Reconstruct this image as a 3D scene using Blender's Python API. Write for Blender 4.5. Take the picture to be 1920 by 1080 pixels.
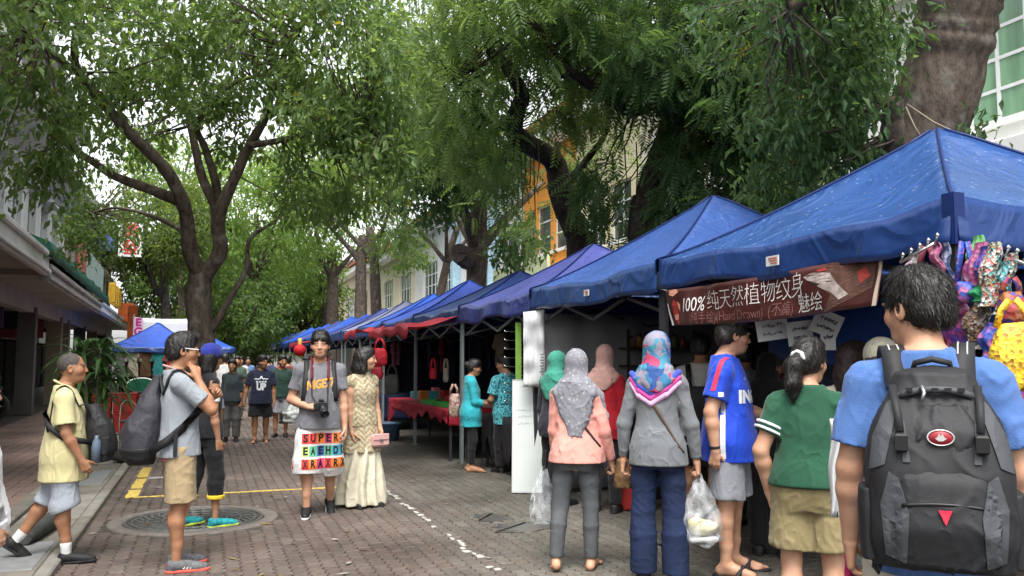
import bpy, bmesh, math, random
import numpy as np
from mathutils import Vector, Matrix, Euler
from mathutils.bvhtree import BVHTree
R = math.radians
random.seed(7); np.random.seed(7)
scene = bpy.context.scene
C = scene.collection
for o in list(bpy.data.objects): bpy.data.objects.remove(o)

# ---------------------------------------------------------------- camera
CAM_H, CAM_YAW, CAM_PITCH = 1.5, R(19.7026), R(4.8229)
cam_d = bpy.data.cameras.new('camera'); cam = bpy.data.objects.new('camera', cam_d); C.objects.link(cam)
cam.location = (0, 0, CAM_H); cam.rotation_euler = (R(90) + CAM_PITCH, 0, -CAM_YAW)
cam_d.sensor_width = 36; cam_d.lens = 30; cam_d.clip_start = .05; cam_d.clip_end = 3000
scene.camera = cam
# ---------------------------------------------------------------- sky, sun, exposure (bright overcast day)
SUN_EL, SUN_AZ = R(62), R(200)      # azimuth clockwise from +Y
w = bpy.data.worlds.new('World'); scene.world = w; w.use_nodes = True
wn = w.node_tree.nodes; wl = w.node_tree.links
bg = wn['Background']; bg.inputs['Strength'].default_value = 0.13
sky = wn.new('ShaderNodeTexSky'); sky.sky_type = 'NISHITA'; sky.sun_disc = False
sky.sun_elevation = SUN_EL; sky.sun_rotation = SUN_AZ; sky.air_density = 1.0; sky.dust_density = 3.0; sky.ozone_density = 1.0
hs = wn.new('ShaderNodeHueSaturation'); hs.inputs['Saturation'].default_value = 0.16; hs.inputs['Value'].default_value = 1.15
wl.new(sky.outputs[0], hs.inputs['Color']); wl.new(hs.outputs[0], bg.inputs['Color'])
sun_d = bpy.data.lights.new('sun', 'SUN'); sun = bpy.data.objects.new('sun', sun_d); C.objects.link(sun)
sun_d.energy = 1.5; sun_d.angle = R(30); sun_d.color = (1, .97, .92)
sdir = Vector((math.sin(SUN_AZ) * math.cos(SUN_EL), math.cos(SUN_AZ) * math.cos(SUN_EL), math.sin(SUN_EL)))
sun.rotation_euler = sdir.to_track_quat('Z', 'Y').to_euler(); sun.location = (0, 0, 30)
vs = scene.view_settings; vs.view_transform = 'Standard'; vs.look = 'None'; vs.exposure = 1.5; vs.gamma = 1
scene.render.engine = 'CYCLES'
cy = scene.cycles; cy.max_bounces = 6; cy.transparent_max_bounces = 12; cy.diffuse_bounces = 4; cy.glossy_bounces = 2
cy.transmission_bounces = 4; cy.caustics_reflective = False; cy.caustics_refractive = False; cy.use_denoising = True
# ---------------------------------------------------------------- helpers
_fw = Vector((math.sin(CAM_YAW) * math.cos(CAM_PITCH), math.cos(CAM_YAW) * math.cos(CAM_PITCH), math.sin(CAM_PITCH)))
_rt = Vector((math.cos(CAM_YAW), -math.sin(CAM_YAW), 0)); _up = _rt.cross(_fw)
def at(px, py, depth):
    """world point seen at photo pixel (1920 wide) at a distance along the view axis"""
    return Vector((0, 0, CAM_H)) + (_fw + _rt * ((px - 960) / 1600) - _up * ((py - 540) / 1600)) * depth
def atx(px, py, X):
    r = _fw + _rt * ((px - 960) / 1600) - _up * ((py - 540) / 1600)
    return Vector((0, 0, CAM_H)) + r * (X / r.x)
def pix(p):
    v = Vector(p) - Vector((0, 0, CAM_H)); d = v.dot(_fw)
    return 960 + 1600 * v.dot(_rt) / d, 540 - 1600 * v.dot(_up) / d, d

MATS = {}
def mat(name, col, rough=.7, var=.12, scale=8, bump=0, bscale=60, spec=.3, metal=0, trans=0, sheen=0, rnd=0, pos=False, stretch=None, detail=4):
    """procedural material: base colour with noise variation, optional bump / translucency / per-object variation"""
    if name in MATS: return MATS[name]
    m = bpy.data.materials.new(name); m.use_nodes = True; N = m.node_tree.nodes; L = m.node_tree.links
    b = N['Principled BSDF']; b.inputs['Roughness'].default_value = rough; b.inputs['Metallic'].default_value = metal
    b.inputs['Specular IOR Level'].default_value = spec
    if sheen: b.inputs['Sheen Weight'].default_value = sheen
    if pos:
        g = N.new('ShaderNodeNewGeometry'); vec = g.outputs['Position']
    else:
        tc = N.new('ShaderNodeTexCoord'); vec = tc.outputs['Object']
    if stretch:
        mp = N.new('ShaderNodeMapping'); mp.inputs['Scale'].default_value = stretch; L.new(vec, mp.inputs[0]); vec = mp.outputs[0]
    nz = N.new('ShaderNodeTexNoise'); nz.inputs['Scale'].default_value = scale; nz.inputs['Detail'].default_value = detail; L.new(vec, nz.inputs['Vector'])
    rp = N.new('ShaderNodeValToRGB'); L.new(nz.outputs['Fac'], rp.inputs[0])
    c = np.array(col[:3])
    rp.color_ramp.elements[0].position = .3; rp.color_ramp.elements[1].position = .7
    rp.color_ramp.elements[0].color = (*np.clip(c * (1 - var), 0, 1), 1); rp.color_ramp.elements[1].color = (*np.clip(c * (1 + var), 0, 1), 1)
    out = rp.outputs[0]
    if rnd:
        oi = N.new('ShaderNodeObjectInfo'); h = N.new('ShaderNodeHueSaturation'); mr = N.new('ShaderNodeMapRange')
        mr.inputs['To Min'].default_value = 1 - rnd; mr.inputs['To Max'].default_value = 1 + rnd
        L.new(oi.outputs['Random'], mr.inputs['Value']); L.new(mr.outputs[0], h.inputs['Value']); L.new(out, h.inputs['Color']); out = h.outputs[0]
    L.new(out, b.inputs['Base Color'])
    if bump:
        n2 = N.new('ShaderNodeTexNoise'); n2.inputs['Scale'].default_value = bscale; n2.inputs['Detail'].default_value = 3; L.new(vec, n2.inputs['Vector'])
        bp = N.new('ShaderNodeBump'); bp.inputs['Strength'].default_value = bump; bp.inputs['Distance'].default_value = .01
        L.new(n2.outputs['Fac'], bp.inputs['Height']); L.new(bp.outputs[0], b.inputs['Normal'])
    if trans:
        t = N.new('ShaderNodeBsdfTranslucent'); L.new(out, t.inputs['Color']); mx = N.new('ShaderNodeMixShader'); mx.inputs[0].default_value = trans
        L.new(b.outputs[0], mx.inputs[1]); L.new(t.outputs[0], mx.inputs[2]); L.new(mx.outputs[0], N['Material Output'].inputs['Surface'])
    MATS[name] = m
    return m
def attr_mat(name, rough=.6, attr='Col', trans=0, spec=.3, bump=0, bscale=60, sss=0, stretch=None):
    """material coloured by a colour attribute (used for things whose own colours vary: skin, leaves, prints)"""
    if name in MATS: return MATS[name]
    m = bpy.data.materials.new(name); m.use_nodes = True; N = m.node_tree.nodes; L = m.node_tree.links
    b = N['Principled BSDF']; b.inputs['Roughness'].default_value = rough; b.inputs['Specular IOR Level'].default_value = spec
    a = N.new('ShaderNodeAttribute'); a.attribute_name = attr; L.new(a.outputs['Color'], b.inputs['Base Color'])
    if sss:
        b.inputs['Subsurface Weight'].default_value = sss; b.inputs['Subsurface Radius'].default_value = (.012, .005, .003); b.inputs['Subsurface Scale'].default_value = 1
    if bump:
        tc = N.new('ShaderNodeTexCoord'); vec = tc.outputs['Object']
        if stretch:
            mp = N.new('ShaderNodeMapping'); mp.inputs['Scale'].default_value = stretch; L.new(vec, mp.inputs[0]); vec = mp.outputs[0]
        n2 = N.new('ShaderNodeTexNoise'); n2.inputs['Scale'].default_value = bscale; L.new(vec, n2.inputs['Vector'])
        bp = N.new('ShaderNodeBump'); bp.inputs['Strength'].default_value = bump; bp.inputs['Distance'].default_value = .01
        L.new(n2.outputs['Fac'], bp.inputs['Height']); L.new(bp.outputs[0], b.inputs['Normal'])
    if trans:
        t = N.new('ShaderNodeBsdfTranslucent'); L.new(a.outputs['Color'], t.inputs['Color']); mx = N.new('ShaderNodeMixShader'); mx.inputs[0].default_value = trans
        L.new(b.outputs[0], mx.inputs[1]); L.new(t.outputs[0], mx.inputs[2]); L.new(mx.outputs[0], N['Material Output'].inputs['Surface'])
    MATS[name] = m
    return m

def tag(o, label=None, cat=None, group=None, kind=None):
    if label: o['label'] = label
    if cat: o['category'] = cat
    if group: o['group'] = group
    if kind: o['kind'] = kind
    return o
def thing(name, label, cat, loc=(0, 0, 0), rz=0, group=None):
    o = bpy.data.objects.new(name, None); C.objects.link(o); o.location = loc; o.rotation_euler = (0, 0, rz); o.empty_display_size = .1
    return tag(o, label, cat, group)
def np_mesh(name, V, quads=None, tris=None, smooth=True):
    """mesh from numpy arrays (fast)"""
    me = bpy.data.meshes.new(name); V = np.asarray(V, np.float32); me.vertices.add(len(V)); me.vertices.foreach_set('co', V.ravel())
    nq = 0 if quads is None else len(quads); nt = 0 if tris is None else len(tris)
    idx = []; start = []; tot = 0
    if nq: idx.append(np.asarray(quads, np.int32).ravel()); start.append(np.arange(nq, dtype=np.int32) * 4); tot = nq * 4
    if nt: idx.append(np.asarray(tris, np.int32).ravel()); start.append(tot + np.arange(nt, dtype=np.int32) * 3); tot += nt * 3
    me.loops.add(tot); me.loops.foreach_set('vertex_index', np.concatenate(idx)); me.polygons.add(nq + nt)
    me.polygons.foreach_set('loop_start', np.concatenate(start))
    me.polygons.foreach_set('use_smooth', np.full(nq + nt, smooth)); me.update(calc_edges=True)
    return me
def set_col(me, cols):
    a = me.color_attributes.new('Col', 'FLOAT_COLOR', 'POINT'); c = np.ones((len(me.vertices), 4), np.float32); c[:, :3] = cols; a.data.foreach_set('color', c.ravel())
def obj(name, me, m=None, parent=None, loc=None):
    o = bpy.data.objects.new(name, me); C.objects.link(o)
    if m is not None and not me.materials: me.materials.append(m)
    if parent is not None: o.parent = parent
    if loc is not None: o.location = loc
    return o
def copy_tree(o, parent=None):
    c = o.copy(); C.objects.link(c)
    if parent is not None: c.parent = parent
    for ch in list(o.children): copy_tree(ch, c)
    return c

class MB:
    """collects boxes, bars, tubes, prisms and grids; build() links them as ONE mesh object"""
    def __init__(s): s.v = []; s.f = []; s.mi = []; s.cur = 0; s.sm = []
    def _add(s, v, f, smooth=False):
        n = len(s.v); s.v += [tuple(p) for p in v]; s.f += [tuple(i + n for i in q) for q in f]; s.mi += [s.cur] * len(f); s.sm += [smooth] * len(f); return s
    def mat(s, i): s.cur = i; return s
    def box(s, lo, hi, bev=0, M=None):
        x0, y0, z0 = lo; x1, y1, z1 = hi
        if bev <= 0:
            v = [Vector((x, y, z)) for z in (z0, z1) for y in (y0, y1) for x in (x0, x1)]
            f = [(0, 2, 3, 1), (4, 5, 7, 6), (0, 1, 5, 4), (2, 6, 7, 3), (0, 4, 6, 2), (1, 3, 7, 5)]
        else:
            b = min(bev, (x1 - x0) * .45, (y1 - y0) * .45, (z1 - z0) * .45)
            def ring(z, i): return [(x0 + i, y0 + i, z), (x1 - i, y0 + i, z), (x1 - i, y1 - i, z), (x0 + i, y1 - i, z)]
            v = [Vector(p) for p in ring(z0, b) + ring(z0 + b, 0) + ring(z1 - b, 0) + ring(z1, b)]
            f = [(3, 2, 1, 0), (12, 13, 14, 15)]
            for k in range(3):
                for i in range(4): f.append((k * 4 + i, k * 4 + (i + 1) % 4, k * 4 + 4 + (i + 1) % 4, k * 4 + 4 + i))
        if M is not None: v = [M @ p for p in v]
        return s._add(v, f)
    def bar(s, a, b, w, h=None, up=(0, 0, 1)):
        a = Vector(a); b = Vector(b); h = h or w; d = (b - a); L = d.length; d.normalize(); u = Vector(up)
        if abs(d.dot(u)) > .98: u = Vector((0, 1, 0))
        x = d.cross(u).normalized(); y = x.cross(d)
        v = [a + d * t + x * sx * w / 2 + y * sy * h / 2 for t in (0, L) for sx, sy in ((-1, -1), (1, -1), (1, 1), (-1, 1))]
        return s._add(v, [(3, 2, 1, 0), (4, 5, 6, 7)] + [(i, (i + 1) % 4, 4 + (i + 1) % 4, 4 + i) for i in range(4)])
    def tube(s, pts, rad, n=8, cap=True, smooth=True):
        pts = [Vector(p) for p in pts]; m = len(pts)
        if not hasattr(rad, '__len__'): rad = [rad] * m
        V = []; F = []; ref = None
        for i, p in enumerate(pts):
            d = (pts[min(i + 1, m - 1)] - pts[max(i - 1, 0)]).normalized()
            if ref is None: ref = d.orthogonal().normalized()
            x = (ref - d * ref.dot(d)); x = x.normalized() if x.length > 1e-6 else d.orthogonal().normalized(); ref = x; y = d.cross(x)
            V += [p + (x * math.cos(2 * math.pi * k / n) + y * math.sin(2 * math.pi * k / n)) * rad[i] for k in range(n)]
        for i in range(m - 1):
            for k in range(n): F.append((i * n + k, i * n + (k + 1) % n, (i + 1) * n + (k + 1) % n, (i + 1) * n + k))
        s._add(V, F, smooth)
        if cap: 
            k0 = len(s.v) - len(V); s.f += [tuple(k0 + k for k in reversed(range(n))), tuple(k0 + (m - 1) * n + k for k in range(n))]; s.mi += [s.cur] * 2; s.sm += [False] * 2
        return s
    def lathe(s, prof, n=20, c=(0, 0, 0), sx=1, sy=1):
        V = [(c[0] + r * sx * math.cos(2 * math.pi * k / n), c[1] + r * sy * math.sin(2 * math.pi * k / n), c[2] + z) for r, z in prof for k in range(n)]
        F = [(i * n + k, i * n + (k + 1) % n, (i + 1) * n + (k + 1) % n, (i + 1) * n + k) for i in range(len(prof) - 1) for k in range(n)]
        return s._add(V, F, True)
    def grid(s, fn, nu, nv, smooth=True):
        V = [fn(i / nu, j / nv) for j in range(nv + 1) for i in range(nu + 1)]
        F = [(j * (nu + 1) + i, j * (nu + 1) + i + 1, (j + 1) * (nu + 1) + i + 1, (j + 1) * (nu + 1) + i) for j in range(nv) for i in range(nu)]
        return s._add(V, F, smooth)
    def quad(s, a, b, c, d): return s._add([a, b, c, d], [(0, 1, 2, 3)])
    def poly(s, pts): return s._add(pts, [tuple(range(len(pts)))])
    def prism(s, pts, off):
        n = len(pts); off = Vector(off); a = [Vector(p) for p in pts]; b = [p + off for p in a]
        return s._add(a + b, [tuple(reversed(range(n))), tuple(range(n, 2 * n))] + [(i, (i + 1) % n, n + (i + 1) % n, n + i) for i in range(n)])
    def mesh(s, name):
        me = bpy.data.meshes.new(name); me.from_pydata([tuple(p) for p in s.v], [], s.f)
        me.polygons.foreach_set('material_index', s.mi); me.polygons.foreach_set('use_smooth', s.sm); me.update(); return me
    def build(s, name, m, parent=None, loc=None, solid=0):
        me = s.mesh(name)
        for x in (m if isinstance(m, (list, tuple)) else [m]): me.materials.append(x)
        o = obj(name, me, None, parent, loc)
        if solid:
            md = o.modifiers.new('thickness', 'SOLIDIFY'); md.thickness = solid; md.offset = 0
        return o
def single(mb, name, m, label, cat, loc=None, group=None, solid=0): return tag(mb.build(name, m, None, loc, solid), label, cat, group)

def text_geo(s, size=1., bold=0.0, subdiv=0.03, italic=0):
    """flat lettering as (verts Nx2, faces): centred"""
    cu = bpy.data.curves.new('t', 'FONT'); cu.body = s; cu.size = size; cu.align_x = 'CENTER'; cu.align_y = 'CENTER'; cu.resolution_u = 3; cu.offset = bold; cu.shear = italic
    o = bpy.data.objects.new('t', cu); me = bpy.data.meshes.new_from_object(o)
    bm = bmesh.new(); bm.from_mesh(me); bmesh.ops.triangulate(bm, faces=bm.faces)
    for _ in range(4):
        es = [e for e in bm.edges if e.calc_length() > subdiv]
        if not es: break
        bmesh.ops.subdivide_edges(bm, edges=es, cuts=1); bmesh.ops.triangulate(bm, faces=bm.faces)
    bm.verts.index_update(); V = np.array([v.co[:2] for v in bm.verts]).reshape(-1, 2); F = [tuple(v.index for v in f.verts) for f in bm.faces]
    bm.free(); bpy.data.objects.remove(o); bpy.data.curves.remove(cu); bpy.data.meshes.remove(me)
    return V, F
def lettering(s, size, fn, name, m, parent, bold=0, subdiv=.03, italic=0, width=None):
    """text mapped by fn(x, y) -> 3D point"""
    V, F = text_geo(s, size, bold, subdiv, italic)
    if len(V) == 0: return None
    if width: V[:, 0] *= width / (V[:, 0].max() - V[:, 0].min())
    me = bpy.data.meshes.new(name); me.from_pydata([tuple(fn(x, y)) for x, y in V], [], F); me.update()
    return obj(name, me, m, parent)
def scribble(fn, w_, h_, seed, name, m, parent, r=.0025):
    """a line of writing too faint to read: a thin wavering stroke"""
    rg = random.Random(seed); n = 26; mb = MB(); run = []
    for i in range(n + 1):
        if i and rg.random() < .14 and len(run) > 2: mb.tube(run, r, 4); run = []
        run.append(Vector(fn(-w_ / 2 + w_ * i / n, h_ * rg.uniform(-.5, .5))))
    if len(run) > 1: mb.tube(run, r, 4)
    return mb.build(name, m, parent)
def plane_fn(o, u, v):
    o = Vector(o); u = Vector(u); v = Vector(v); return lambda x, y: o + u * x + v * y
def hashf(*a): return (math.sin(sum(x * k for x, k in zip(a, (12.9898, 78.233, 37.719, 4.581)))) * 43758.5453) % 1
class Noise:
    """cheap smooth noise: a sum of sines in random directions"""
    def __init__(s, seed, wl, n=7):
        r = np.random.RandomState(seed); d = r.normal(size=(n, 3)); d /= np.linalg.norm(d, axis=1)[:, None]
        s.k = d * (2 * np.pi / (wl * r.uniform(.7, 1.5, n)))[:, None]; s.p = r.uniform(0, 6.28, n); s.n = n
    def __call__(s, x, y, z):
        t = 0
        for k, p in zip(s.k, s.p): t = t + np.sin(x * k[0] + y * k[1] + z * k[2] + p)
        return t / math.sqrt(s.n / 2)
# ---------------------------------------------------------------- the setting: ground, street paving, kerb strip, side walk
def sheet(name, x0, y0, x1, y1, z, m, parent=None):
    return MB().quad((x0, y0, z), (x1, y0, z), (x1, y1, z), (x0, y1, z)).build(name, m, parent)
def paver_material(name, objinfo, c1, c2, c3):
    m = bpy.data.materials.new(name); m.use_nodes = True; N = m.node_tree.nodes; L = m.node_tree.links; b = N['Principled BSDF']
    if objinfo: src = N.new('ShaderNodeObjectInfo').outputs['Random']
    else:
        a = N.new('ShaderNodeAttribute'); a.attribute_name = 'tone'; src = a.outputs['Fac']
    rp = N.new('ShaderNodeValToRGB'); L.new(src, rp.inputs[0]); e = rp.color_ramp.elements
    e[0].color = (*c1, 1); e[1].color = (*c3, 1); e2 = e.new(.5); e2.color = (*c2, 1)
    g = N.new('ShaderNodeNewGeometry')
    n1 = N.new('ShaderNodeTexNoise'); n1.inputs['Scale'].default_value = .55; n1.inputs['Detail'].default_value = 5; L.new(g.outputs['Position'], n1.inputs['Vector'])
    r1 = N.new('ShaderNodeValToRGB'); r1.color_ramp.elements[0].position = .34; r1.color_ramp.elements[1].position = .66
    r1.color_ramp.elements[0].color = (.50, .48, .46, 1); r1.color_ramp.elements[1].color = (1.12, 1.1, 1.1, 1); L.new(n1.outputs['Fac'], r1.inputs[0])
    mx = N.new('ShaderNodeMix'); mx.data_type = 'RGBA'; mx.blend_type = 'MULTIPLY'; mx.inputs[0].default_value = 1; L.new(rp.outputs[0], mx.inputs[6]); L.new(r1.outputs[0], mx.inputs[7])
    # wear and dirt on every stone
    n2 = N.new('ShaderNodeTexNoise'); n2.inputs['Scale'].default_value = 22; n2.inputs['Detail'].default_value = 6; L.new(g.outputs['Position'], n2.inputs['Vector'])
    r2 = N.new('ShaderNodeValToRGB'); r2.color_ramp.elements[0].position = .3; r2.color_ramp.elements[1].position = .75
    r2.color_ramp.elements[0].color = (.7, .7, .7, 1); r2.color_ramp.elements[1].color = (1.25, 1.24, 1.2, 1); L.new(n2.outputs['Fac'], r2.inputs[0])
    m2 = N.new('ShaderNodeMix'); m2.data_type = 'RGBA'; m2.blend_type = 'MULTIPLY'; m2.inputs[0].default_value = 1; L.new(mx.outputs[2], m2.inputs[6]); L.new(r2.outputs[0], m2.inputs[7])
    # grey, mossier stone towards the stalls
    sp = N.new('ShaderNodeSeparateXYZ'); L.new(g.outputs['Position'], sp.inputs[0])
    ad = N.new('ShaderNodeMath'); ad.operation = 'MULTIPLY_ADD'; ad.inputs[1].default_value = 1.6; L.new(n1.outputs['Fac'], ad.inputs[0]); L.new(sp.outputs['X'], ad.inputs[2])
    mr = N.new('ShaderNodeMapRange'); mr.inputs['From Min'].default_value = 2.2; mr.inputs['From Max'].default_value = 3.6; L.new(ad.outputs[0], mr.inputs['Value'])
    m3 = N.new('ShaderNodeMix'); m3.data_type = 'RGBA'; L.new(mr.outputs[0], m3.inputs[0]); L.new(m2.outputs[2], m3.inputs[6])
    m4 = N.new('ShaderNodeMix'); m4.data_type = 'RGBA'; m4.blend_type = 'MULTIPLY'; m4.inputs[0].default_value = 1; L.new(m2.outputs[2], m4.inputs[6]); m4.inputs[7].default_value = (.84, 1.0, .98, 1)
    L.new(m4.outputs[2], m3.inputs[7]); L.new(m3.outputs[2], b.inputs['Base Color'])
    rr = N.new('ShaderNodeMapRange'); rr.inputs['To Min'].default_value = .55; rr.inputs['To Max'].default_value = .9; L.new(n1.outputs['Fac'], rr.inputs['Value']); L.new(rr.outputs[0], b.inputs['Roughness'])
    bp = N.new('ShaderNodeBump'); bp.inputs['Strength'].default_value = .35; bp.inputs['Distance'].default_value = .006; L.new(n2.outputs['Fac'], bp.inputs['Height']); L.new(bp.outputs[0], b.inputs['Normal'])
    b.inputs['Specular IOR Level'].default_value = .35
    return m
PC = [(.152, .113, .096), (.124, .102, .091), (.174, .141, .122)]
pav_obj = paver_material('paver_stone', True, *PC); pav_stuff = paver_material('paver_stone_field', False, *PC)
SC = [(.27, .185, .155), (.31, .22, .185), (.24, .17, .15)]
side_obj = paver_material('sidewalk_brick', True, *SC); side_stuff = paver_material('sidewalk_brick_field', False, *SC)
joint_m = mat('joint_dirt', (.055, .048, .042), .95, .3, 30, .4, 80, pos=True)
far_pav = mat('far_paving', (.15, .125, .115), .85, .25, 3, .3, 20, pos=True)
ground = sheet('ground', -400, -60, 400, 900, -.03, mat('earth', (.12, .11, .1), .95, .3, .4)); ground['kind'] = 'structure'
street = sheet('street_paving', -.95, -6, 9.5, 160, -.008, joint_m); street['kind'] = 'structure'
sidewalk = sheet('sidewalk', -4.6, -6, -1.75, 160, .03, joint_m); sidewalk['kind'] = 'structure'
sheet('far_surface', -.95, 32, 9.5, 160, 0., far_pav, street); sheet('far_surface', -4.6, 32, -1.75, 160, .042, far_pav, sidewalk)

# interlocking stones: a zigzag outline, long side along the street
PL, PW, GAP = .225, .1125, .006
def paver_outline(l, w):
    a = .0125; l2, w2 = l / 2 - GAP / 2, w / 2 - GAP / 2
    return [(-w2 + a, -l2), (w2 + a, -l2), (w2 - a, -l2 * .5), (w2 + a, 0), (w2 - a, l2 * .5), (w2 + a, l2), (-w2 + a, l2), (-w2 - a, l2 * .5), (-w2 + a, 0), (-w2 - a, -l2 * .5)]
def brick_outline(l, w):
    l2, w2 = l / 2 - GAP / 2, w / 2 - GAP / 2; return [(-w2, -l2), (w2, -l2), (w2, l2), (-w2, l2)]
def stone_geo(out, z):
    n = len(out); c = np.array(out); top = c * .93; V = np.zeros((2 * n, 3)); V[:n, :2] = c; V[:n, 2] = z - .012; V[n:, :2] = top; V[n:, 2] = z
    return V, [tuple(range(n, 2 * n))] + [(i, (i + 1) % n, n + (i + 1) % n, n + i) for i in range(n)]
def lay_stones(parent, x0, x1, y0, y1, l, w, outline, z, mo, ms, nmax, rng, along='y', skip=lambda x, y: False, bond=.5):
    cells = []
    nx = int((x1 - x0) / w); ny = int((y1 - y0) / l)
    for i in range(nx):
        for j in range(ny):
            x = x0 + (i + .5) * w; y = y0 + (j + .5 + (bond if i % 2 else 0)) * l
            if skip(x, y): continue
            px, py, d = pix((x, y, z))
            if d < .5 or px < -120 or px > 2040 or py > 1200: continue
            cells.append((x, y, px, py, d))
    vis = sorted([c for c in cells if 0 < c[2] < 1560 and c[3] < 1090], key=lambda c: c[4])[:nmax]; chosen = set((c[0], c[1]) for c in vis)
    V, F = stone_geo(outline(l, w), 0.)
    me = bpy.data.meshes.new('stone'); me.from_pydata([tuple(v) for v in V], [], F); me.materials.append(mo)
    for x, y, *_ in vis:
        o = bpy.data.objects.new('paver' if parent is street else 'brick', me); C.objects.link(o); o.parent = parent
        o.location = (x, y, z + rng.uniform(-.003, .003)); o.rotation_euler = (rng.uniform(-.012, .012), rng.uniform(-.018, .018), rng.uniform(-.02, .02))
    rest = [c for c in cells if (c[0], c[1]) not in chosen]
    n = len(V); allV = np.tile(V, (len(rest), 1)).reshape(len(rest), n, 3)
    P = np.array([(c[0], c[1], z) for c in rest]); P[:, 2] += np.random.uniform(-.003, .003, len(rest)); allV += P[:, None, :]
    tilt = np.random.uniform(-.02, .02, (len(rest), 1)); allV[:, :, 2] += (allV[:, :, 0] - P[:, None, 0]) * tilt
    me2 = bpy.data.meshes.new('stones'); fs = []
    for k in range(len(rest)): fs += [tuple(i + k * n for i in f) for f in F]
    me2.from_pydata([tuple(v) for v in allV.reshape(-1, 3)], [], fs); me2.materials.append(ms)
    a = me2.attributes.new('tone', 'FLOAT', 'POINT'); a.data.foreach_set('value', np.repeat(np.random.uniform(0, 1, len(rest)), n).astype(np.float32))
    tag(obj('paver_field' if parent is street else 'brick_field', me2, None, parent), kind='stuff')
def in_manhole(x, y): return ((x + .05) / .78) ** 2 + ((y - 8.75) / .82) ** 2 < 1
lay_stones(street, -.95, 4.9, 4.2, 32, PL, PW, paver_outline, 0., pav_obj, pav_stuff, 300, random, skip=in_manhole)
lay_stones(sidewalk, -4.6, -1.75, 5, 32, .30, .15, brick_outline, .045, side_obj, side_stuff, 200, random)

# concrete kerb strip with its slabs and drain covers
conc = mat('kerb_concrete', (.19, .175, .145), .9, .22, 3, .5, 40, pos=True); conc2 = mat('kerb_concrete_pale', (.25, .235, .205), .9, .2, 4, .4, 40, pos=True)
cover_m = mat('drain_cover_grey', (.22, .225, .225), .8, .15, 12, .3, 60, pos=True)
kerb = sheet('kerb_strip', -1.75, -6, -.95, 160, .0, mat('kerb_joint', (.12, .11, .1), .95, .2, 20, pos=True)); kerb['kind'] = 'structure'
y = 4.5; k = 0
while y < 46:
    l = 1.5
    MB().box((-1.58, y + .006, -.05), (-1.07, y + l - .006, .035), .008).build('slab', conc if k % 3 else conc2, kerb)
    MB().box((-1.06, y + .004, -.05), (-.955, y + l - .004, .05), .012).build('kerb_stone', conc2 if k % 2 else conc, kerb)
    MB().box((-1.745, y + .005, -.05), (-1.59, y + l - .005, .07), .012).build('kerb_stone', conc if k % 2 else conc2, kerb)
    y += l; k += 1
MB().box((-1.46, 11.3, .0), (-1.12, 12.6, .043), .006).build('drain_cover', cover_m, kerb)
MB().box((-1.5, 6.9, .0), (-1.1, 7.9, .043), .006).build('drain_cover', cover_m, kerb)

# painted lines
yel = mat('yellow_road_paint', (.58, .42, .10), .8, .3, 25, pos=True); white_paint = mat('white_road_paint', (.40, .385, .355), .85, .3, 25, pos=True)
def painted(name, x0, y0, x1, y1, m, label):
    o = MB(); n = max(1, int(max(abs(x1 - x0), abs(y1 - y0)) / .12)); rng = random.Random(3)
    long_y = abs(y1 - y0) > abs(x1 - x0)
    for i in range(n):
        if rng.random() < .06: continue
        e = [rng.uniform(-.008, .008) for _ in range(4)]
        if long_y:
            a, b = y0 + (y1 - y0) * i / n, y0 + (y1 - y0) * (i + 1) / n - .006; o.box((x0 + e[0], a, .0), (x1 + e[1], b, .006))
        else:
            a, b = x0 + (x1 - x0) * i / n, x0 + (x1 - x0) * (i + 1) / n - .006; o.box((a, y0 + e[0], .0), (b, y1 + e[1], .006))
    return tag(o.build(name, m, street), kind=None)
painted('painted_line', -.78, 10.3, -.66, 13.1, yel, '')
painted('painted_line', -.66, 10.3, 1.5, 10.36, yel, '')
painted('painted_line', -.78, 11.9, -.2, 12.0, white_paint, '')
rng = random.Random(5); yy = 5.6; mb_i = 0
while yy < 10.4:
    l = rng.uniform(.06, .12)
    if rng.random() < .72:
        x = 2.0 + rng.uniform(-.025, .025); wd = rng.uniform(.018, .042)
        pts = [(x - wd * rng.uniform(.6, 1), yy, 0.0), (x + wd * rng.uniform(.5, 1), yy + rng.uniform(0, .03), 0.0), (x + wd * rng.uniform(.6, 1), yy + l * .6, 0.0), (x + wd * .3, yy + l, 0.0), (x - wd * rng.uniform(.6, 1), yy + l * .9, 0.0)]
        MB().prism(pts, (0, 0, .006)).build('paint_fleck', white_paint, street)
    yy += l * rng.uniform(1.05, 1.5)

# round planter-style manhole grate set into the paving
mh = thing('manhole_grate', 'round cast manhole grate with concrete collar set in the brick street', 'manhole', (-.05, 8.75, 0))
iron = mat('grate_iron', (.10, .10, .095), .55, .3, 30, .3, 60, metal=.3); collar_m = mat('manhole_collar', (.14, .122, .107), .9, .2, 14, .4, 60)
MB().lathe([(.76, -.02), (.76, .004), (.74, .008), (.64, .008), (.63, -.01)], 48).build('collar', collar_m, mh)
MB().lathe([(.63, -.015), (.0, -.015)], 40).build('pit', mat('pit_dark', (.02, .02, .02), .9), mh)
for ring, (r, n, wd) in enumerate([(.62, 1, 0), (.56, 34, .05), (.43, 26, .05), (.30, 18, .05), (.17, 10, .05)]):
    g = MB(); g.lathe([(r, -.012), (r, .008), (r - .022, .008), (r - .022, -.012)], 48)
    for i in range(n if ring else 0):
        a = 2 * math.pi * i / n
        g.bar((math.cos(a) * (r - .02), math.sin(a) * (r - .02), 0), (math.cos(a + .22) * (r - .12), math.sin(a + .22) * (r - .12), 0), .026, .014)
    g.build('grate_ring', iron, mh)
MB().lathe([(.10, -.012), (.10, .01), (0, .01)], 24).build('hub', iron, mh)
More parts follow.
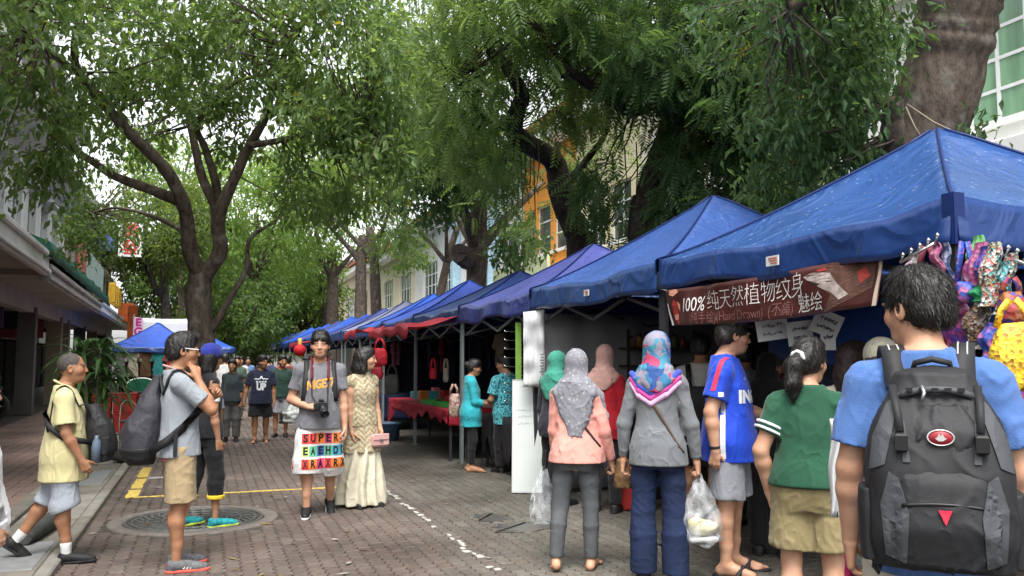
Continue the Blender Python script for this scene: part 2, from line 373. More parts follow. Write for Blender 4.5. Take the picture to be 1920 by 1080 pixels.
# wet patches near the whiteboard
wet = mat('wet_film', (.075, .068, .062), .38, .4, 14, spec=.4)
for (cx_, cy_, rx, ry) in ((2.72, 7.35, .26, .26), (2.62, 7.9, .16, .26)):
    pts = [(cx_ + rx * math.cos(a) * (1 + .25 * math.sin(3 * a + cx_) + .16 * math.sin(7 * a) + .10 * math.sin(13 * a + 2)), cy_ + ry * math.sin(a) * (1 + .2 * math.cos(2 * a) + .14 * math.sin(9 * a + 1)), .0035) for a in np.linspace(0, 2 * math.pi, 70)[:-1]]
    tag(MB().poly(pts).build('water_patch', wet, street))
# fallen leaves and scraps
rs_ = np.random.RandomState(8); nl = 170; lp = np.stack([rs_.uniform(-1.6, 3.4, nl), rs_.uniform(5.5, 18, nl), np.full(nl, .012)], 1); la = rs_.uniform(0, 6.28, nl); ll_ = rs_.uniform(.025, .06, nl); du = np.stack([np.cos(la), np.sin(la), rs_.uniform(-.1, .2, nl)], 1) * ll_[:, None]; dv = np.stack([-np.sin(la), np.cos(la), rs_.uniform(-.1, .25, nl)], 1) * (ll_ * .38)[:, None]
lv = np.stack([lp - du, lp + dv, lp + du, lp - dv], 1).reshape(-1, 3); lme = np_mesh('leaf_litter', lv, quads=np.arange(nl * 4).reshape(-1, 4), smooth=False); lc = np.array([(.16, .10, .04), (.10, .06, .03), (.22, .17, .06), (.3, .28, .25)])[rs_.randint(0, 4, nl)]; set_col(lme, np.repeat(lc, 4, 0)); tag(obj('leaf_litter', lme, attr_mat('litter', .8)), 'dry leaves and scraps scattered on the street', 'litter', kind='stuff')
# rubber wheel stop lying on the kerb strip
o = MB().tube([(-1.30, 7.75, .10), (-1.29, 7.9, .11), (-1.22, 8.5, .11), (-1.21, 8.62, .10)], [.05, .075, .075, .05], 12).build('wheel_stop', mat('black_rubber', (.06, .062, .058), .8, .3, 14, .3, 40), None)
tag(o, 'dark grey rubber wheel stop lying on the concrete kerb strip', 'wheel stop')
# ---------------------------------------------------------------- buildings along both sides
glass_dark = mat('window_glass', (.05, .065, .07), .12, .3, 2, spec=.5)
glass_green = mat('green_tinted_glass', (.20, .35, .22), .2, .35, 1.2, spec=.5, stretch=(1, 3, .4))
alu = mat('white_window_frame', (.72, .73, .72), .5, .06, 6)
def wallc(n, c, var=.1): return mat(n, c, .85, var, 1.3, .25, 30, detail=8)
white_w = wallc('white_render', (.70, .70, .68)); cream_w = wallc('cream_render', (.66, .60, .46)); orange_w = wallc('orange_render', (.74, .30, .05)); grey_w = wallc('grey_render', (.36, .35, .33), .2)
ltgreen_w = wallc('pale_green_render', (.50, .58, .40)); tan_w = wallc('tan_render', (.48, .40, .31)); pink_w = wallc('pinkish_render', (.62, .42, .32)); trim_w = wallc('white_trim', (.75, .75, .73))
soffit_m = wallc('soffit_paint', (.34, .32, .30), .15)
class House:
    """walls in a plane x = xw of a local frame; s = +1 faces +x, -1 faces -x; coordinates (depth out of wall, y, z)"""
    def __init__(s, name, label, loc, rz, side): s.r = thing(name, label, 'building', loc, rz); s.s = side
    def bx(s, mb, x0, x1, y0, y1, z0, z1, bev=0):
        a, b = sorted((s.s * x0, s.s * x1)); mb.box((a, y0, z0), (b, y1, z1), bev); return mb
    def part(s, name, m, x0, x1, y0, y1, z0, z1, parent=None, bev=0): return s.bx(MB(), x0, x1, y0, y1, z0, z1, bev).build(name, m, parent or s.r)
    def wall(s, m, y0, y1, z0, z1, holes, t=.25):
        ys = sorted({y0, y1, *[h[0] for h in holes], *[h[1] for h in holes]}); zs = sorted({z0, z1, *[h[2] for h in holes], *[h[3] for h in holes]}); mb = MB()
        for a, b in zip(ys, ys[1:]):
            run = None
            for c, d in zip(zs, zs[1:]):
                hole = any(h[0] <= a and b <= h[1] and h[2] <= c and d <= h[3] for h in holes)
                if hole:
                    if run: s.bx(mb, -t, 0, a, b, *run); run = None
                else: run = (run[0], d) if run else (c, d)
            if run: s.bx(mb, -t, 0, a, b, *run)
        return mb.build('wall', m, s.r)
    def window(s, y0, y1, z0, z1, nx, nz, fm, gm, sill=True, back=None):
        f = MB(); w_ = .05
        for i in range(nx + 1):
            yy = y0 + (y1 - y0 - w_) * i / nx; s.bx(f, -.16, -.09, yy, yy + w_, z0, z1)
        for j in range(nz + 1):
            zz = z0 + (z1 - z0 - w_) * j / nz; s.bx(f, -.155, -.095, y0 + .002, y1 - .002, zz, zz + w_)
        fo = f.build('window', fm, s.r)
        for i in range(nx):
            for j in range(nz):
                a = y0 + (y1 - y0 - w_) * i / nx + w_; b = y0 + (y1 - y0 - w_) * (i + 1) / nx; c = z0 + (z1 - z0 - w_) * j / nz + w_; d = z0 + (z1 - z0 - w_) * (j + 1) / nz
                s.part('pane', gm, -.135, -.12, a + .001, b - .001, c + .001, d - .001, fo)
        if sill: s.part('sill', trim_w, -.1, .09, y0 - .06, y1 + .06, z0 - .1, z0 - .003, fo)
        return fo

# --- right side: white block with green glass (near), set back behind the stalls
h = House('white_building', 'white rendered block with large green glass windows behind the thick trunk', (11, 0, 0), 0, -1)
wins = [(-1.5, 2.6, 5.05, 7.0), (3.2, 6.2, 5.05, 7.0), (6.8, 9.85, 5.05, 7.0), (-1.5, 2.6, 8.8, 10.8), (3.2, 6.2, 8.8, 10.8), (6.8, 9.85, 8.8, 10.8)]
h.wall(white_w, -4, 12.6, 0, 12.5, wins)
for w4 in wins: h.window(*w4, 6, 4, alu, glass_green)
h.part('ledge', trim_w, 0.003, 1.1, -4, 12.6, 4.05, 4.45, bev=.02); h.part('ledge', trim_w, 0.003, .45, -4, 12.6, 7.6, 7.95, bev=.02)
h.part('floor_slab', white_w, -8, -.26, -4, 12.6, 3.9, 4.1); h.part('backing', grey_w, -3.2, -3, -4, 12.6, 4.2, 12.5); h.part('side_wall', white_w, -9, -.252, 12.35, 12.6, 0, 12.5); h.part('roof', grey_w, -9, .5, -4.1, 12.8, 12.503, 12.8)
h.part('pilaster', trim_w, .003, .14, 10.3, 10.6, 4.46, 12.4)
# --- cream house with louvred windows
def row_house(name, label, y0, y1, wm, wins, gm=glass_dark, top=9.2, signs=(), X=11, nx=2, nz=2, ledge=4.25, fin=None):
    h = House(name, label, (X, 0, 0), 0, -1); h.wall(wm, y0, y1, 0, top, wins + [(y0 + .5, y1 - .5, .1, 3.2)])
    for w4 in wins: h.window(*w4, nx, nz, alu, gm)
    h.part('ledge', trim_w, .003, .8, y0, y1 - .004, ledge - .35, ledge); h.part('cornice', trim_w, .003, .7, y0, y1 - .004, top - .45, top - .05, bev=.03)
    h.part('side_wall', wm, -7, -.252, y0, y0 + .2, 0, top - .01); h.part('side_wall', wm, -7, -.252, y1 - .204, y1 - .004, 0, top - .01)
    h.part('roof', mat('roof_tile', (.28, .10, .06), .9, .2, 4), -8, .85, y0 - .02, y1 - .03, top, top + .25); h.part('shopfront', mat('shopfront_dark', (.05, .045, .04), .7, .4, 2), -1.4, -1.3, y0, y1, 0, 3.4)
    return h
h = row_house('cream_building', 'cream rendered shophouse with louvred windows behind the dark trunks', 12.62, 20.4, cream_w, [(13.4, 15.0, 4.9, 6.5), (15.6, 17.2, 4.9, 6.5), (17.8, 19.4, 4.9, 6.5), (13.4, 15.0, 7.4, 8.5), (15.6, 17.2, 7.4, 8.5), (17.8, 19.4, 7.4, 8.5)], nx=3, nz=5)
for k, (a, b, c, d) in enumerate(((14.6, 15.5, 6.55, 7.35), (17.2, 18.6, 6.6, 7.3), (16.8, 17.2, 4.4, 5.3))): h.part('red_sign', mat('red_sign_board', (.5, .06, .04), .6, .1, 3), .01, .1, a, b, c, d)
h = row_house('pale_building', 'pale yellow shophouse half hidden by hanging leaves right of the orange one', 20.4, 24.6, mat('pale_yellow_render', (.62, .56, .36), .85, .1, 1.3), [(20.9, 22.2, 4.9, 6.6), (22.6, 23.9, 4.9, 6.6)], nx=2, nz=3)
h = row_house('orange_building', 'bright orange shophouse front with dark windows behind the tents', 24.6, 29.4, orange_w, [(25.2, 26.5, 5.2, 6.9), (26.8, 28.1, 5.2, 6.9), (28.3, 29.1, 5.2, 6.9)], nx=1, nz=3)
h.part('signboard', mat('pale_green_sign', (.55, .60, .36), .7, .08, 2), .81, .9, 24.9, 30.3, 3.95, 4.85)
lettering('福 興', .75, plane_fn((10.08, 26.6, 4.42), (0, -1, 0), (0, 0, 1)), 'sign_letters', mat('faded_red_letters', (.45, .12, .06), .7), h.r)
h = row_house('white_shophouse', 'white shophouse row with pale blue piers left of the orange one', 29.4, 37.5, white_w, [(30.0, 32.2, 4.8, 6.6), (32.9, 35.1, 4.8, 6.6), (35.6, 37.0, 4.8, 6.6)], nx=3, nz=3)
h.part('pier', mat('pale_blue_paint', (.38, .55, .66), .8), .003, .45, 32.3, 32.8, 3.0, 8.6); h.part('air_conditioner', mat('aircon_white', (.62, .64, .64), .6), .004, .42, 33.3, 34.2, 4.28, 4.7, bev=.02)
h = row_house('white_shophouse', 'farther white shophouse between the leaning trunk and the tree stub', 37.5, 47, white_w, [(38.2, 41, 4.8, 6.6), (42, 45, 4.8, 6.6)], nx=4, nz=3, top=8.6)
h.part('pier', mat('pale_blue_paint', (.38, .55, .66), .8), .003, .4, 37.7, 38.1, 3.0, 8.0)
h = row_house('cream_shophouse', 'distant cream shophouse behind the far tents', 47, 60, cream_w, [(48, 51, 4.8, 6.6), (53, 56, 4.8, 6.6)], nx=4, nz=2, top=8.2)
h = row_house('tan_shophouse', 'farthest tan shophouse at the end of the tent row', 60, 92, tan_w, [(62, 66, 4.8, 6.6), (68, 72, 4.8, 6.6)], nx=4, nz=2, top=8.6)

# --- left side: shophouse row, turned 1.8 degrees away from the street
LX, LR = -2.45, R(1.82)
def left_house(name, label, y0, y1, wm, top, fascia, fz=(3.25, 3.7), canopy_m=None):
    h = House(name, label, (LX, 0, 0), LR, 1)
    h.part('canopy_slab', canopy_m or soffit_m, -4.4, -.02, y0, y1 - .004, fz[0] + .12, fz[0] + .3); 
    h.part('fascia', fascia, -.14, 0, y0, y1 - .004, fz[0], fz[1], bev=.03)
    h.part('fascia_moulding', fascia, .003, .07, y0, y1 - .004, fz[1] - .16, fz[1] - .03, bev=.03); h.part('gutter', fascia, .003, .05, y0, y1 - .004, fz[0] + .04, fz[0] + .13, bev=.02)
    h.part('beam', soffit_m, -1.35, -1.05, y0, y1 - .004, fz[0] - .35, fz[0] + .117)
    return h
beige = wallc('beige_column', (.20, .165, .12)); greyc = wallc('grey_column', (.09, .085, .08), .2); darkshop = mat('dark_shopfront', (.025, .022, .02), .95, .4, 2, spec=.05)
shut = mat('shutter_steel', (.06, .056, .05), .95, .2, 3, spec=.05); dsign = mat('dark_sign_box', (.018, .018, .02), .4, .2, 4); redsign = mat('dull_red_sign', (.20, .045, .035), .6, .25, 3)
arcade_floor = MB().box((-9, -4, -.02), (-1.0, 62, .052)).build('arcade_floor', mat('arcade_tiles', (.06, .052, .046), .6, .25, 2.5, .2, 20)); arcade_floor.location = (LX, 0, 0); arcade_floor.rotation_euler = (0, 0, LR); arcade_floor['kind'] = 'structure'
hA = left_house('left_shophouse', 'near left shophouse with white moulded canopy and finned upper wall', 3, 19.6, white_w, 9, white_w, (3.22, 3.72))
hB = left_house('green_awning_shophouse', 'left shophouse with a long dark green awning over its canopy', 19.6, 33, grey_w, 9, grey_w, (3.1, 3.5))
hC = left_house('far_left_shophouse', 'far left shophouse with pale grey canopy edge and golden letters', 33, 56, tan_w, 8, trim_w, (3.15, 3.6))
for h, y0, y1, wm, top in ((hA, 3, 19.6, white_w, 9.5), (hB, 19.6, 33, white_w, 9.0), (hC, 33, 56, tan_w, 7.4)):
    # upper wall stands back from the canopy edge
    ww = []; y = y0 + .7
    while y + 1.5 < y1: ww.append((y, y + 1.3, 4.5, 5.9)); y += 2.3
    sub = MB()
    f = House.__new__(House); f.r = thing_r = h.r; f.s = 1
    root = bpy.data.objects.new('upper_floor', None)  # holder not linked: wall offset is applied directly
    ys = sorted({y0, y1, *[a[0] for a in ww], *[a[1] for a in ww]})
    mb = MB()
    for a, b in zip(ys, ys[1:]):
        isw = any(k[0] <= a and b <= k[1] for k in ww)
        if isw: h.bx(mb, -1.45, -1.2, a, b, 3.42, 4.5); h.bx(mb, -1.45, -1.2, a, b, 5.9, top)
        else: h.bx(mb, -1.45, -1.2, a, b, 3.42, top)
    mb.build('wall', wm, h.r)
    for (a, b, c, d) in ww:
        fr = MB()
        for i in range(4): h.bx(fr, -1.38, -1.33, a + (b - a - .05) * i / 3, a + (b - a - .05) * i / 3 + .05, c, d)
        h.bx(fr, -1.375, -1.335, a + .002, b - .002, c, c + .05); h.bx(fr, -1.375, -1.335, a + .002, b - .002, d - .05, d)
        fo = fr.build('window', alu, h.r)
        for i in range(3): h.part('pane', glass_dark, -1.362, -1.35, a + (b - a - .05) * i / 3 + .052, a + (b - a - .05) * (i + 1) / 3 - .002, c + .052, d - .052, fo)
        h.part('hood', trim_w, -1.198, -.9, a - .15, b + .15, d + .08, d + .16, fo)
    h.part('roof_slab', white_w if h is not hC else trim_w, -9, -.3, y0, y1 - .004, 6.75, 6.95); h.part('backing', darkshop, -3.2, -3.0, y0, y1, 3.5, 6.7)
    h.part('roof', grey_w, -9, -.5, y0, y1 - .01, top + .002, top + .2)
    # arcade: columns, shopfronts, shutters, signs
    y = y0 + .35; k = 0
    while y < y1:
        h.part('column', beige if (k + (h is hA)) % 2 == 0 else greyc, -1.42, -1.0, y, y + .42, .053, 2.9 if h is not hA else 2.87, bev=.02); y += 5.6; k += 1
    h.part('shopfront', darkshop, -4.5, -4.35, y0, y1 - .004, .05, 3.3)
    y = y0 + .6; k = 0
    while y + 2.4 < y1:
        sh = h.part('shutter', shut, -4.33, -4.26, y, y + 2.2, .06, 2.3)
        for j in range(11): h.part('slat', shut, -4.255, -4.235, y + .02, y + 2.18, .12 + j * .19, .12 + j * .19 + .13, sh)
        sg = h.part('signboard', dsign if k % 2 == 0 else redsign, -4.3, -4.1, y - .1, y + 2.35, 2.38, 3.0, bev=.02)
        y += 2.75; k += 1
# vertical fins on the near house
for k in range(14): hA.part('fin', cream_w, -1.198, -.98, 12.2 + k * .5, 12.26 + k * .5, 3.9, 6.7)
# signs hanging in the arcade, facing down the street
for k, (y, z0, z1, m, x0, x1) in enumerate(((20.2, 2.35, 2.95, dsign, -3.9, -1.5), (20.6, 1.9, 2.25, redsign, -3.7, -2.1), (24, 2.3, 2.8, mat('purple_sign', (.09, .06, .14), .6, .2, 4), -2.0, -1.5), (27, 2.35, 2.85, dsign, -3.9, -1.5), (31, 2.2, 2.8, redsign, -3.6, -1.5))):
    o = hB.part('hanging_sign', m, x0, x1, y, y + .08, z0, z1)
# green awning over the canopy of the middle house
aw = MB(); gaw = mat('dark_green_canvas', (.012, .085, .055), .7, .25, 4, .3, 30); gaw2 = mat('green_canvas', (.02, .17, .12), .6, .15, 4)
aw.grid(lambda u, v: (-1.18 + 1.25 * v, 19.0 + 16.5 * u, 4.35 - .5 * v - .05 * math.sin(u * 40) * v), 40, 4); aw.grid(lambda u, v: (.07 + .02 * math.sin(u * 60), 19.0 + 16.5 * u, 3.85 - .3 * v), 40, 2)
aw.poly([(-1.18, 19.0, 4.35), (.07, 19.0, 3.85), (.07, 19.0, 3.55), (-1.18, 19.0, 3.55)])
o = aw.build('awning', gaw, hB.r, solid=.015)
for k in range(9): MB().bar((-1.15, 19.2 + k * 2, 4.3), (.04, 19.2 + k * 2, 3.8), .03).build('awning_rib', gaw2, o)
# shop signs above the canopy of the far house
def chars(s, size, o_, u, v, m, par, name='sign_letters'): return lettering(s, size, plane_fn(o_, u, v), name, m, par)
gold = mat('gold_letters', (.75, .45, .05), .35, .1, 5, metal=.4); redl = mat('red_letters', (.55, .03, .04), .5); whb = mat('white_board', (.66, .65, .62), .6, .06, 3)
p = hC.part('signboard', mat('pale_green_board', (.42, .55, .48), .6, .1, 2), -.1, .0, 27.5, 33.6, 3.9, 4.75)
p = hC.part('signboard', mat('red_white_board', (.5, .14, .12), .6, .3, 2), -.1, .0, 25.6, 27.3, 3.9, 4.75)
for k in range(4): chars('金福美發'[k], .95, (.06, 37.3 + k * 1.35, 4.15 + .22 * (k % 2)), (0, -1, 0), (0, 0, 1), gold, hC.r)
for k in range(4): hC.part('gold_bar', gold, -.05, .2, 37.0 + k * 1.3, 37.35 + k * 1.3, 3.75, 4.55, bev=.03)
hC.part('red_lantern_box', mat('orange_red_panel', (.55, .12, .03), .6, .2, 4), -.2, .5, 46, 47.6, 3.4, 4.3)
bo = hC.part('projecting_sign', whb, .3, 1.15, 36, 36.12, 5.5, 6.85)
for k, ch in enumerate('美發'): lettering(ch, .62, plane_fn((.72, 35.985, 6.5 - k * .66), (1, 0, 0), (0, 0, 1)), 'sign_letters', redl, hC.r, bold=.012)
bo = hC.part('projecting_sign', mat('blue_red_panel', (.08, .14, .35), .6, .5, 3), .1, .55, 30, 30.1, 5.0, 5.5)
# ---------------------------------------------------------------- trees
def smooth_path(pts, n=6):
    P = [Vector(p) for p in pts]; P = [P[0] * 2 - P[1]] + P + [P[-1] * 2 - P[-2]]; out = []
    for i in range(1, len(P) - 2):
        for j in range(n):
            t = j / n; a, b, c, d = P[i - 1], P[i], P[i + 1], P[i + 2]
            out.append(.5 * ((2 * b) + (c - a) * t + (2 * a - 5 * b + 4 * c - d) * t * t + (3 * b - a - 3 * c + d) * t ** 3))
    out.append(P[-2]); return out
def limb(mb, pts, r0, r1, n=10, seed=0, knots=.06):
    P = smooth_path(pts); m = len(P); rng = random.Random(seed); R_ = [(r0 + (r1 - r0) * (i / (m - 1)) ** .85) * (1 + rng.uniform(-knots, knots)) for i in range(m)]
    mb.tube(P, R_, n); return list(zip(P, R_))
def bark(name, c1, c2, lich=(.30, .32, .29)):
    m = bpy.data.materials.new(name); m.use_nodes = True; N = m.node_tree.nodes; L = m.node_tree.links; b = N['Principled BSDF']; b.inputs['Roughness'].default_value = .92; b.inputs['Specular IOR Level'].default_value = .15
    g = N.new('ShaderNodeNewGeometry'); mp = N.new('ShaderNodeMapping'); mp.inputs['Scale'].default_value = (1, 1, .45); L.new(g.outputs['Position'], mp.inputs[0])
    n = N.new('ShaderNodeTexNoise'); n.inputs['Scale'].default_value = 14; n.inputs['Detail'].default_value = 8; n.inputs['Roughness'].default_value = .7; L.new(mp.outputs[0], n.inputs['Vector']); rp = N.new('ShaderNodeValToRGB'); rp.color_ramp.elements[0].color = (*c1, 1); rp.color_ramp.elements[1].color = (*c2, 1); rp.color_ramp.elements[0].position = .35; rp.color_ramp.elements[1].position = .68; L.new(n.outputs['Fac'], rp.inputs[0])
    n2 = N.new('ShaderNodeTexNoise'); n2.inputs['Scale'].default_value = 5; n2.inputs['Detail'].default_value = 6; L.new(g.outputs['Position'], n2.inputs['Vector']); r2 = N.new('ShaderNodeMapRange'); r2.inputs['From Min'].default_value = .56; r2.inputs['From Max'].default_value = .68; r2.inputs['To Max'].default_value = .6; L.new(n2.outputs['Fac'], r2.inputs['Value'])
    mx = N.new('ShaderNodeMix'); mx.data_type = 'RGBA'; L.new(r2.outputs[0], mx.inputs[0]); L.new(rp.outputs[0], mx.inputs[6]); mx.inputs[7].default_value = (*lich, 1); L.new(mx.outputs[2], b.inputs['Base Color'])
    bp = N.new('ShaderNodeBump'); bp.inputs['Strength'].default_value = .9; bp.inputs['Distance'].default_value = .03; L.new(n.outputs['Fac'], bp.inputs['Height']); L.new(bp.outputs[0], b.inputs['Normal']); return m
BK1 = bark('brown_bark', (.045, .035, .028), (.155, .125, .10), (.21, .20, .18)); BK2 = bark('grey_bark', (.055, .042, .034), (.17, .135, .11), (.23, .22, .195)); BK3 = bark('dark_bark', (.018, .014, .011), (.06, .045, .035), (.08, .08, .065))
LEAF = attr_mat('leaf', .45, trans=.55, spec=.3)
_tn = LEAF.node_tree; _tr = [n for n in _tn.nodes if n.type == 'BSDF_TRANSLUCENT'][0]; _ml = _tn.nodes.new('ShaderNodeMix'); _ml.data_type = 'RGBA'; _ml.blend_type = 'MULTIPLY'; _ml.inputs[0].default_value = 1; _ml.inputs[7].default_value = (2.1, 1.9, 1.1, 1)
_tn.links.new(_tr.inputs['Color'].links[0].from_socket, _ml.inputs[6]); _tn.links.new(_ml.outputs[2], _tr.inputs['Color'])
def leaf_mesh(name, P, D, Nn, L, W, cols, kind='broad'):
    """P base points, D directions, Nn normals, L lengths, W widths: one folded leaf each (broad) or a feather of leaflets (pinnate)"""
    n = len(P); S = np.cross(D, Nn); S /= np.maximum(np.linalg.norm(S, axis=1), 1e-6)[:, None]; U = np.cross(S, D)
    if kind == 'broad':     # 5 verts, 4 tris: a pointed, slightly folded, drooping blade
        mid = P + D * (L * .5)[:, None] - U * (W * .10)[:, None]; tip = P + D * L[:, None] - U * (L * .22)[:, None]
        a = P + D * (L * .42)[:, None] + S * (W * .5)[:, None] + U * (W * .12)[:, None]; b = P + D * (L * .42)[:, None] - S * (W * .5)[:, None] + U * (W * .12)[:, None]
        V = np.stack([P, a, tip, b, mid], 1).reshape(-1, 3); base = np.arange(n)[:, None] * 5
        T = np.concatenate([base + np.array(t) for t in ((0, 1, 4), (1, 2, 4), (4, 2, 3), (0, 4, 3))]); me = np_mesh(name, V, tris=T, smooth=False); set_col(me, np.repeat(cols, 5, 0)); return me
    k = 7; Vs = []; Ts = []; Cs = []; off = 0     # pinnate frond: k pairs of leaflets along a drooping rachis
    for j in range(k):
        t = (j + .6) / k; c = P + D * (L * t)[:, None] - U * (L * .28 * t * t)[:, None]; ll = L * (.34 - .16 * abs(t - .45)); 
        for sg in (1, -1):
            d = S * sg * .85 + D * .55 - U * .22; d /= np.linalg.norm(d, axis=1)[:, None]; w_ = D * (ll * .19)[:, None]
            q = np.stack([c, c + d * (ll * .5)[:, None] - w_, c + d * ll[:, None] - U * (ll * .12)[:, None], c + d * (ll * .5)[:, None] + w_], 1).reshape(-1, 3); Vs.append(q); Ts.append(off + np.arange(n)[:, None] * 4 + np.arange(4)); off += n * 4; Cs.append(np.repeat(cols, 4, 0))
    me = np_mesh(name, np.concatenate(Vs), quads=np.concatenate(Ts), smooth=False); set_col(me, np.concatenate(Cs)); return me
PAL = dict(mid=((.078, .140, .048), (.160, .240, .088)), dark=((.042, .090, .038), (.092, .160, .062)), light=((.12, .21, .06), (.21, .31, .10)), olive=((.065, .105, .028), (.13, .175, .05)))
def crown(root, rng, lobes, skeleton, pal, L, kind='broad', per=26, gap=.25, name='crown', droop=.45, spray=.42, seed=0, twigs=True, tw_m=None):
    """lobes: (centre, radii, clusters). Each cluster is a twig with a spray of leaves; noise opens gaps in the crown"""
    r = np.random.RandomState(seed); nz = Noise(seed + 5, 1.25, 6); P = []; D = []; Nn = []; Ls = []; Cc = []; tw = MB(); sk = np.array([tuple(p) for p, _ in skeleton]) if skeleton else None; lo, hi = np.array(PAL[pal][0]), np.array(PAL[pal][1])
    for c, rad, ncl in lobes:
        c = np.array(tuple(c)); rad = np.array(rad); made = 0; tries = 0
        while made < ncl and tries < ncl * 4:
            tries += 1; v = r.normal(size=3); v /= np.linalg.norm(v); v *= r.uniform(.25, 1) ** .45; p = c + v * rad
            if nz(*p) > 1.25 - gap * 2.2: continue
            made += 1; out = v * rad; out /= np.linalg.norm(out) + 1e-6
            axis = out * .6 + r.normal(size=3) * .45; axis[2] -= droop * .6; axis /= np.linalg.norm(axis); tl = spray * r.uniform(.7, 1.3); s0 = p - axis * tl * .5
            if twigs and sk is not None and made % 3 == 0:
                j = np.argmin(((sk - s0) ** 2).sum(1)); q = sk[j]
                if np.linalg.norm(q - s0) < 2.6: m_ = (q + s0) / 2 + r.normal(size=3) * .08 - np.array((0, 0, .05)); tw.tube([q, m_, s0, p + axis * tl * .4], [.018, .012, .007, .003], 4, cap=False)
            t = r.uniform(0, 1, per); jitter = r.normal(size=(per, 3)) * spray * .30; base = s0 + axis * (t * tl)[:, None] + jitter
            d = r.normal(size=(per, 3)) * .75 + axis * .7; d[:, 2] -= droop; d /= np.linalg.norm(d, axis=1)[:, None]; nn = r.normal(size=(per, 3)) * .55; nn[:, 2] += 1
            P.append(base); D.append(d); Nn.append(nn); Ls.append(L * r.uniform(.65, 1.2, per)); tone = np.clip(r.normal(.45, .22), 0, 1); w_ = np.clip(tone + r.normal(0, .22, per), 0, 1)[:, None]; cc = lo * (1 - w_) + hi * w_
            yl = r.uniform(size=per) < .003; cc[yl] = (.25, .24, .03); Cc.append(cc)
    P = np.concatenate(P); Ls = np.concatenate(Ls); me = leaf_mesh(name, P, np.concatenate(D), np.concatenate(Nn), Ls, Ls * (.42 if kind == 'broad' else .3), np.concatenate(Cc), kind)
    o = obj(name, me, LEAF, root); o['kind'] = 'stuff'
    if twigs and tw.v: tw.build('twigs', tw_m or BK3, root)['kind'] = 'stuff'
    return len(P)
def tree(name, label, base): return thing(name, label, 'tree', base)
def rel(root, pts): b = Vector(root.location); return [Vector(p) - b for p in pts]
NLEAF = 0
def make_tree(label, base, limbs, lobes, pal, L, kind, bm, per=26, gap=.25, droop=.45, spray=.42, seed=1, name='street_tree', twn=True, extra=None, sides=10):
    """limbs: list of (points, r0, r1); first one is the trunk"""
    global NLEAF
    rt = tree(name, label, base); sk = []
    for i, (pts, r0, r1) in enumerate(limbs):
        mb = MB(); s_ = limb(mb, rel(rt, pts), r0, r1, sides if i else sides + 4, seed + i); mb.build('trunk' if i == 0 else 'branch', bm, rt)
        if i or len(limbs) == 1: sk += s_
    if lobes: NLEAF += crown(rt, random, [(Vector(c) - Vector(base), rd, n) for c, rd, n in lobes], sk, pal, L, kind, per, gap, droop=droop, spray=spray, seed=seed, twigs=twn, tw_m=bm)
    return rt
# --- 1: the forked tree on the left
dl = 12.6
def pl(pts, d0, d1): n = len(pts); return [at(x, y, d0 + (d1 - d0) * i / max(1, n - 1)) for i, (x, y) in enumerate(pts)]
tb = (-.12, 13.6, 0)
L1 = [([tb, at(368, 760, dl), at(378, 650, dl), at(372, 560, dl), at(378, 505, dl)], .225, .165), (pl([(378, 520), (357, 474), (350, 409), (338, 367), (308, 314), (249, 255), (195, 195), (148, 136), (139, 89), (148, 24), (140, -80)], dl, 10.2), .125, .03), (pl([(341, 379), (284, 356), (219, 332), (172, 302), (118, 261), (95, 178), (20, 120)], dl - .3, 10.5), .085, .02),
      (pl([(380, 520), (412, 474), (409, 427), (415, 391), (438, 338), (468, 273), (498, 219), (510, 172), (540, 90), (600, 0)], dl, 11.5), .125, .03), (pl([(409, 420), (403, 385), (379, 332), (364, 267), (350, 201), (332, 119), (335, 20)], dl, 13.2), .10, .025), (pl([(412, 400), (405, 345), (385, 279), (370, 237), (400, 190), (450, 150), (520, 140)], dl, 12.0), .075, .02),
      (pl([(395, 622), (433, 557), (462, 504), (468, 450), (515, 415), (560, 380)], dl, 13), .055, .015), (pl([(468, 273), (540, 260), (610, 240), (680, 225)], 11.8, 10.8), .05, .015), (pl([(148, 136), (80, 90), (10, 20)], 10.6, 9.2), .05, .015), (pl([(352, 440), (320, 420), (270, 400), (215, 390), (170, 400)], dl, 16), .05, .015)]
lob1 = [(at(130, 80, 10.2), (1.6, 1.8, .85), 230), (at(45, 240, 10.0), (.85, 1.3, .75), 120), (at(20, 60, 9.2), (1.1, 1.5, 1.1), 120), (at(330, 30, 11.8), (1.5, 1.8, .75), 150), (at(520, 70, 11.2), (1.3, 1.6, .85), 200), (at(640, 120, 10.8), (.95, 1.4, 1.15), 240), (at(690, 270, 11.2), (.6, 1.2, .95), 140), (at(250, -130, 11), (2.6, 2.0, .6), 70), (at(600, -130, 11), (2.2, 2.0, .6), 70), (at(250, 235, 12.8), (.9, 1.0, .5), 70), (at(440, 235, 12.6), (.8, 1.0, .45), 60), (at(600, 350, 11.8), (.6, 1.1, .5), 60), (at(340, 170, 12.5), (1.1, 1.0, .45), 90), (at(215, 390, 16), (.95, 1.0, .9), 120), (at(160, 440, 16), (.5, .8, .5), 30)]
lob1 = [(c_, r_, int(n_ * .54)) for c_, r_, n_ in lob1]
make_tree('tall forked street tree with broad drooping leaves on the left', tb, L1, lob1, 'mid', .135, 'broad', BK1, per=26, gap=.52, droop=.55, seed=3, extra=None)
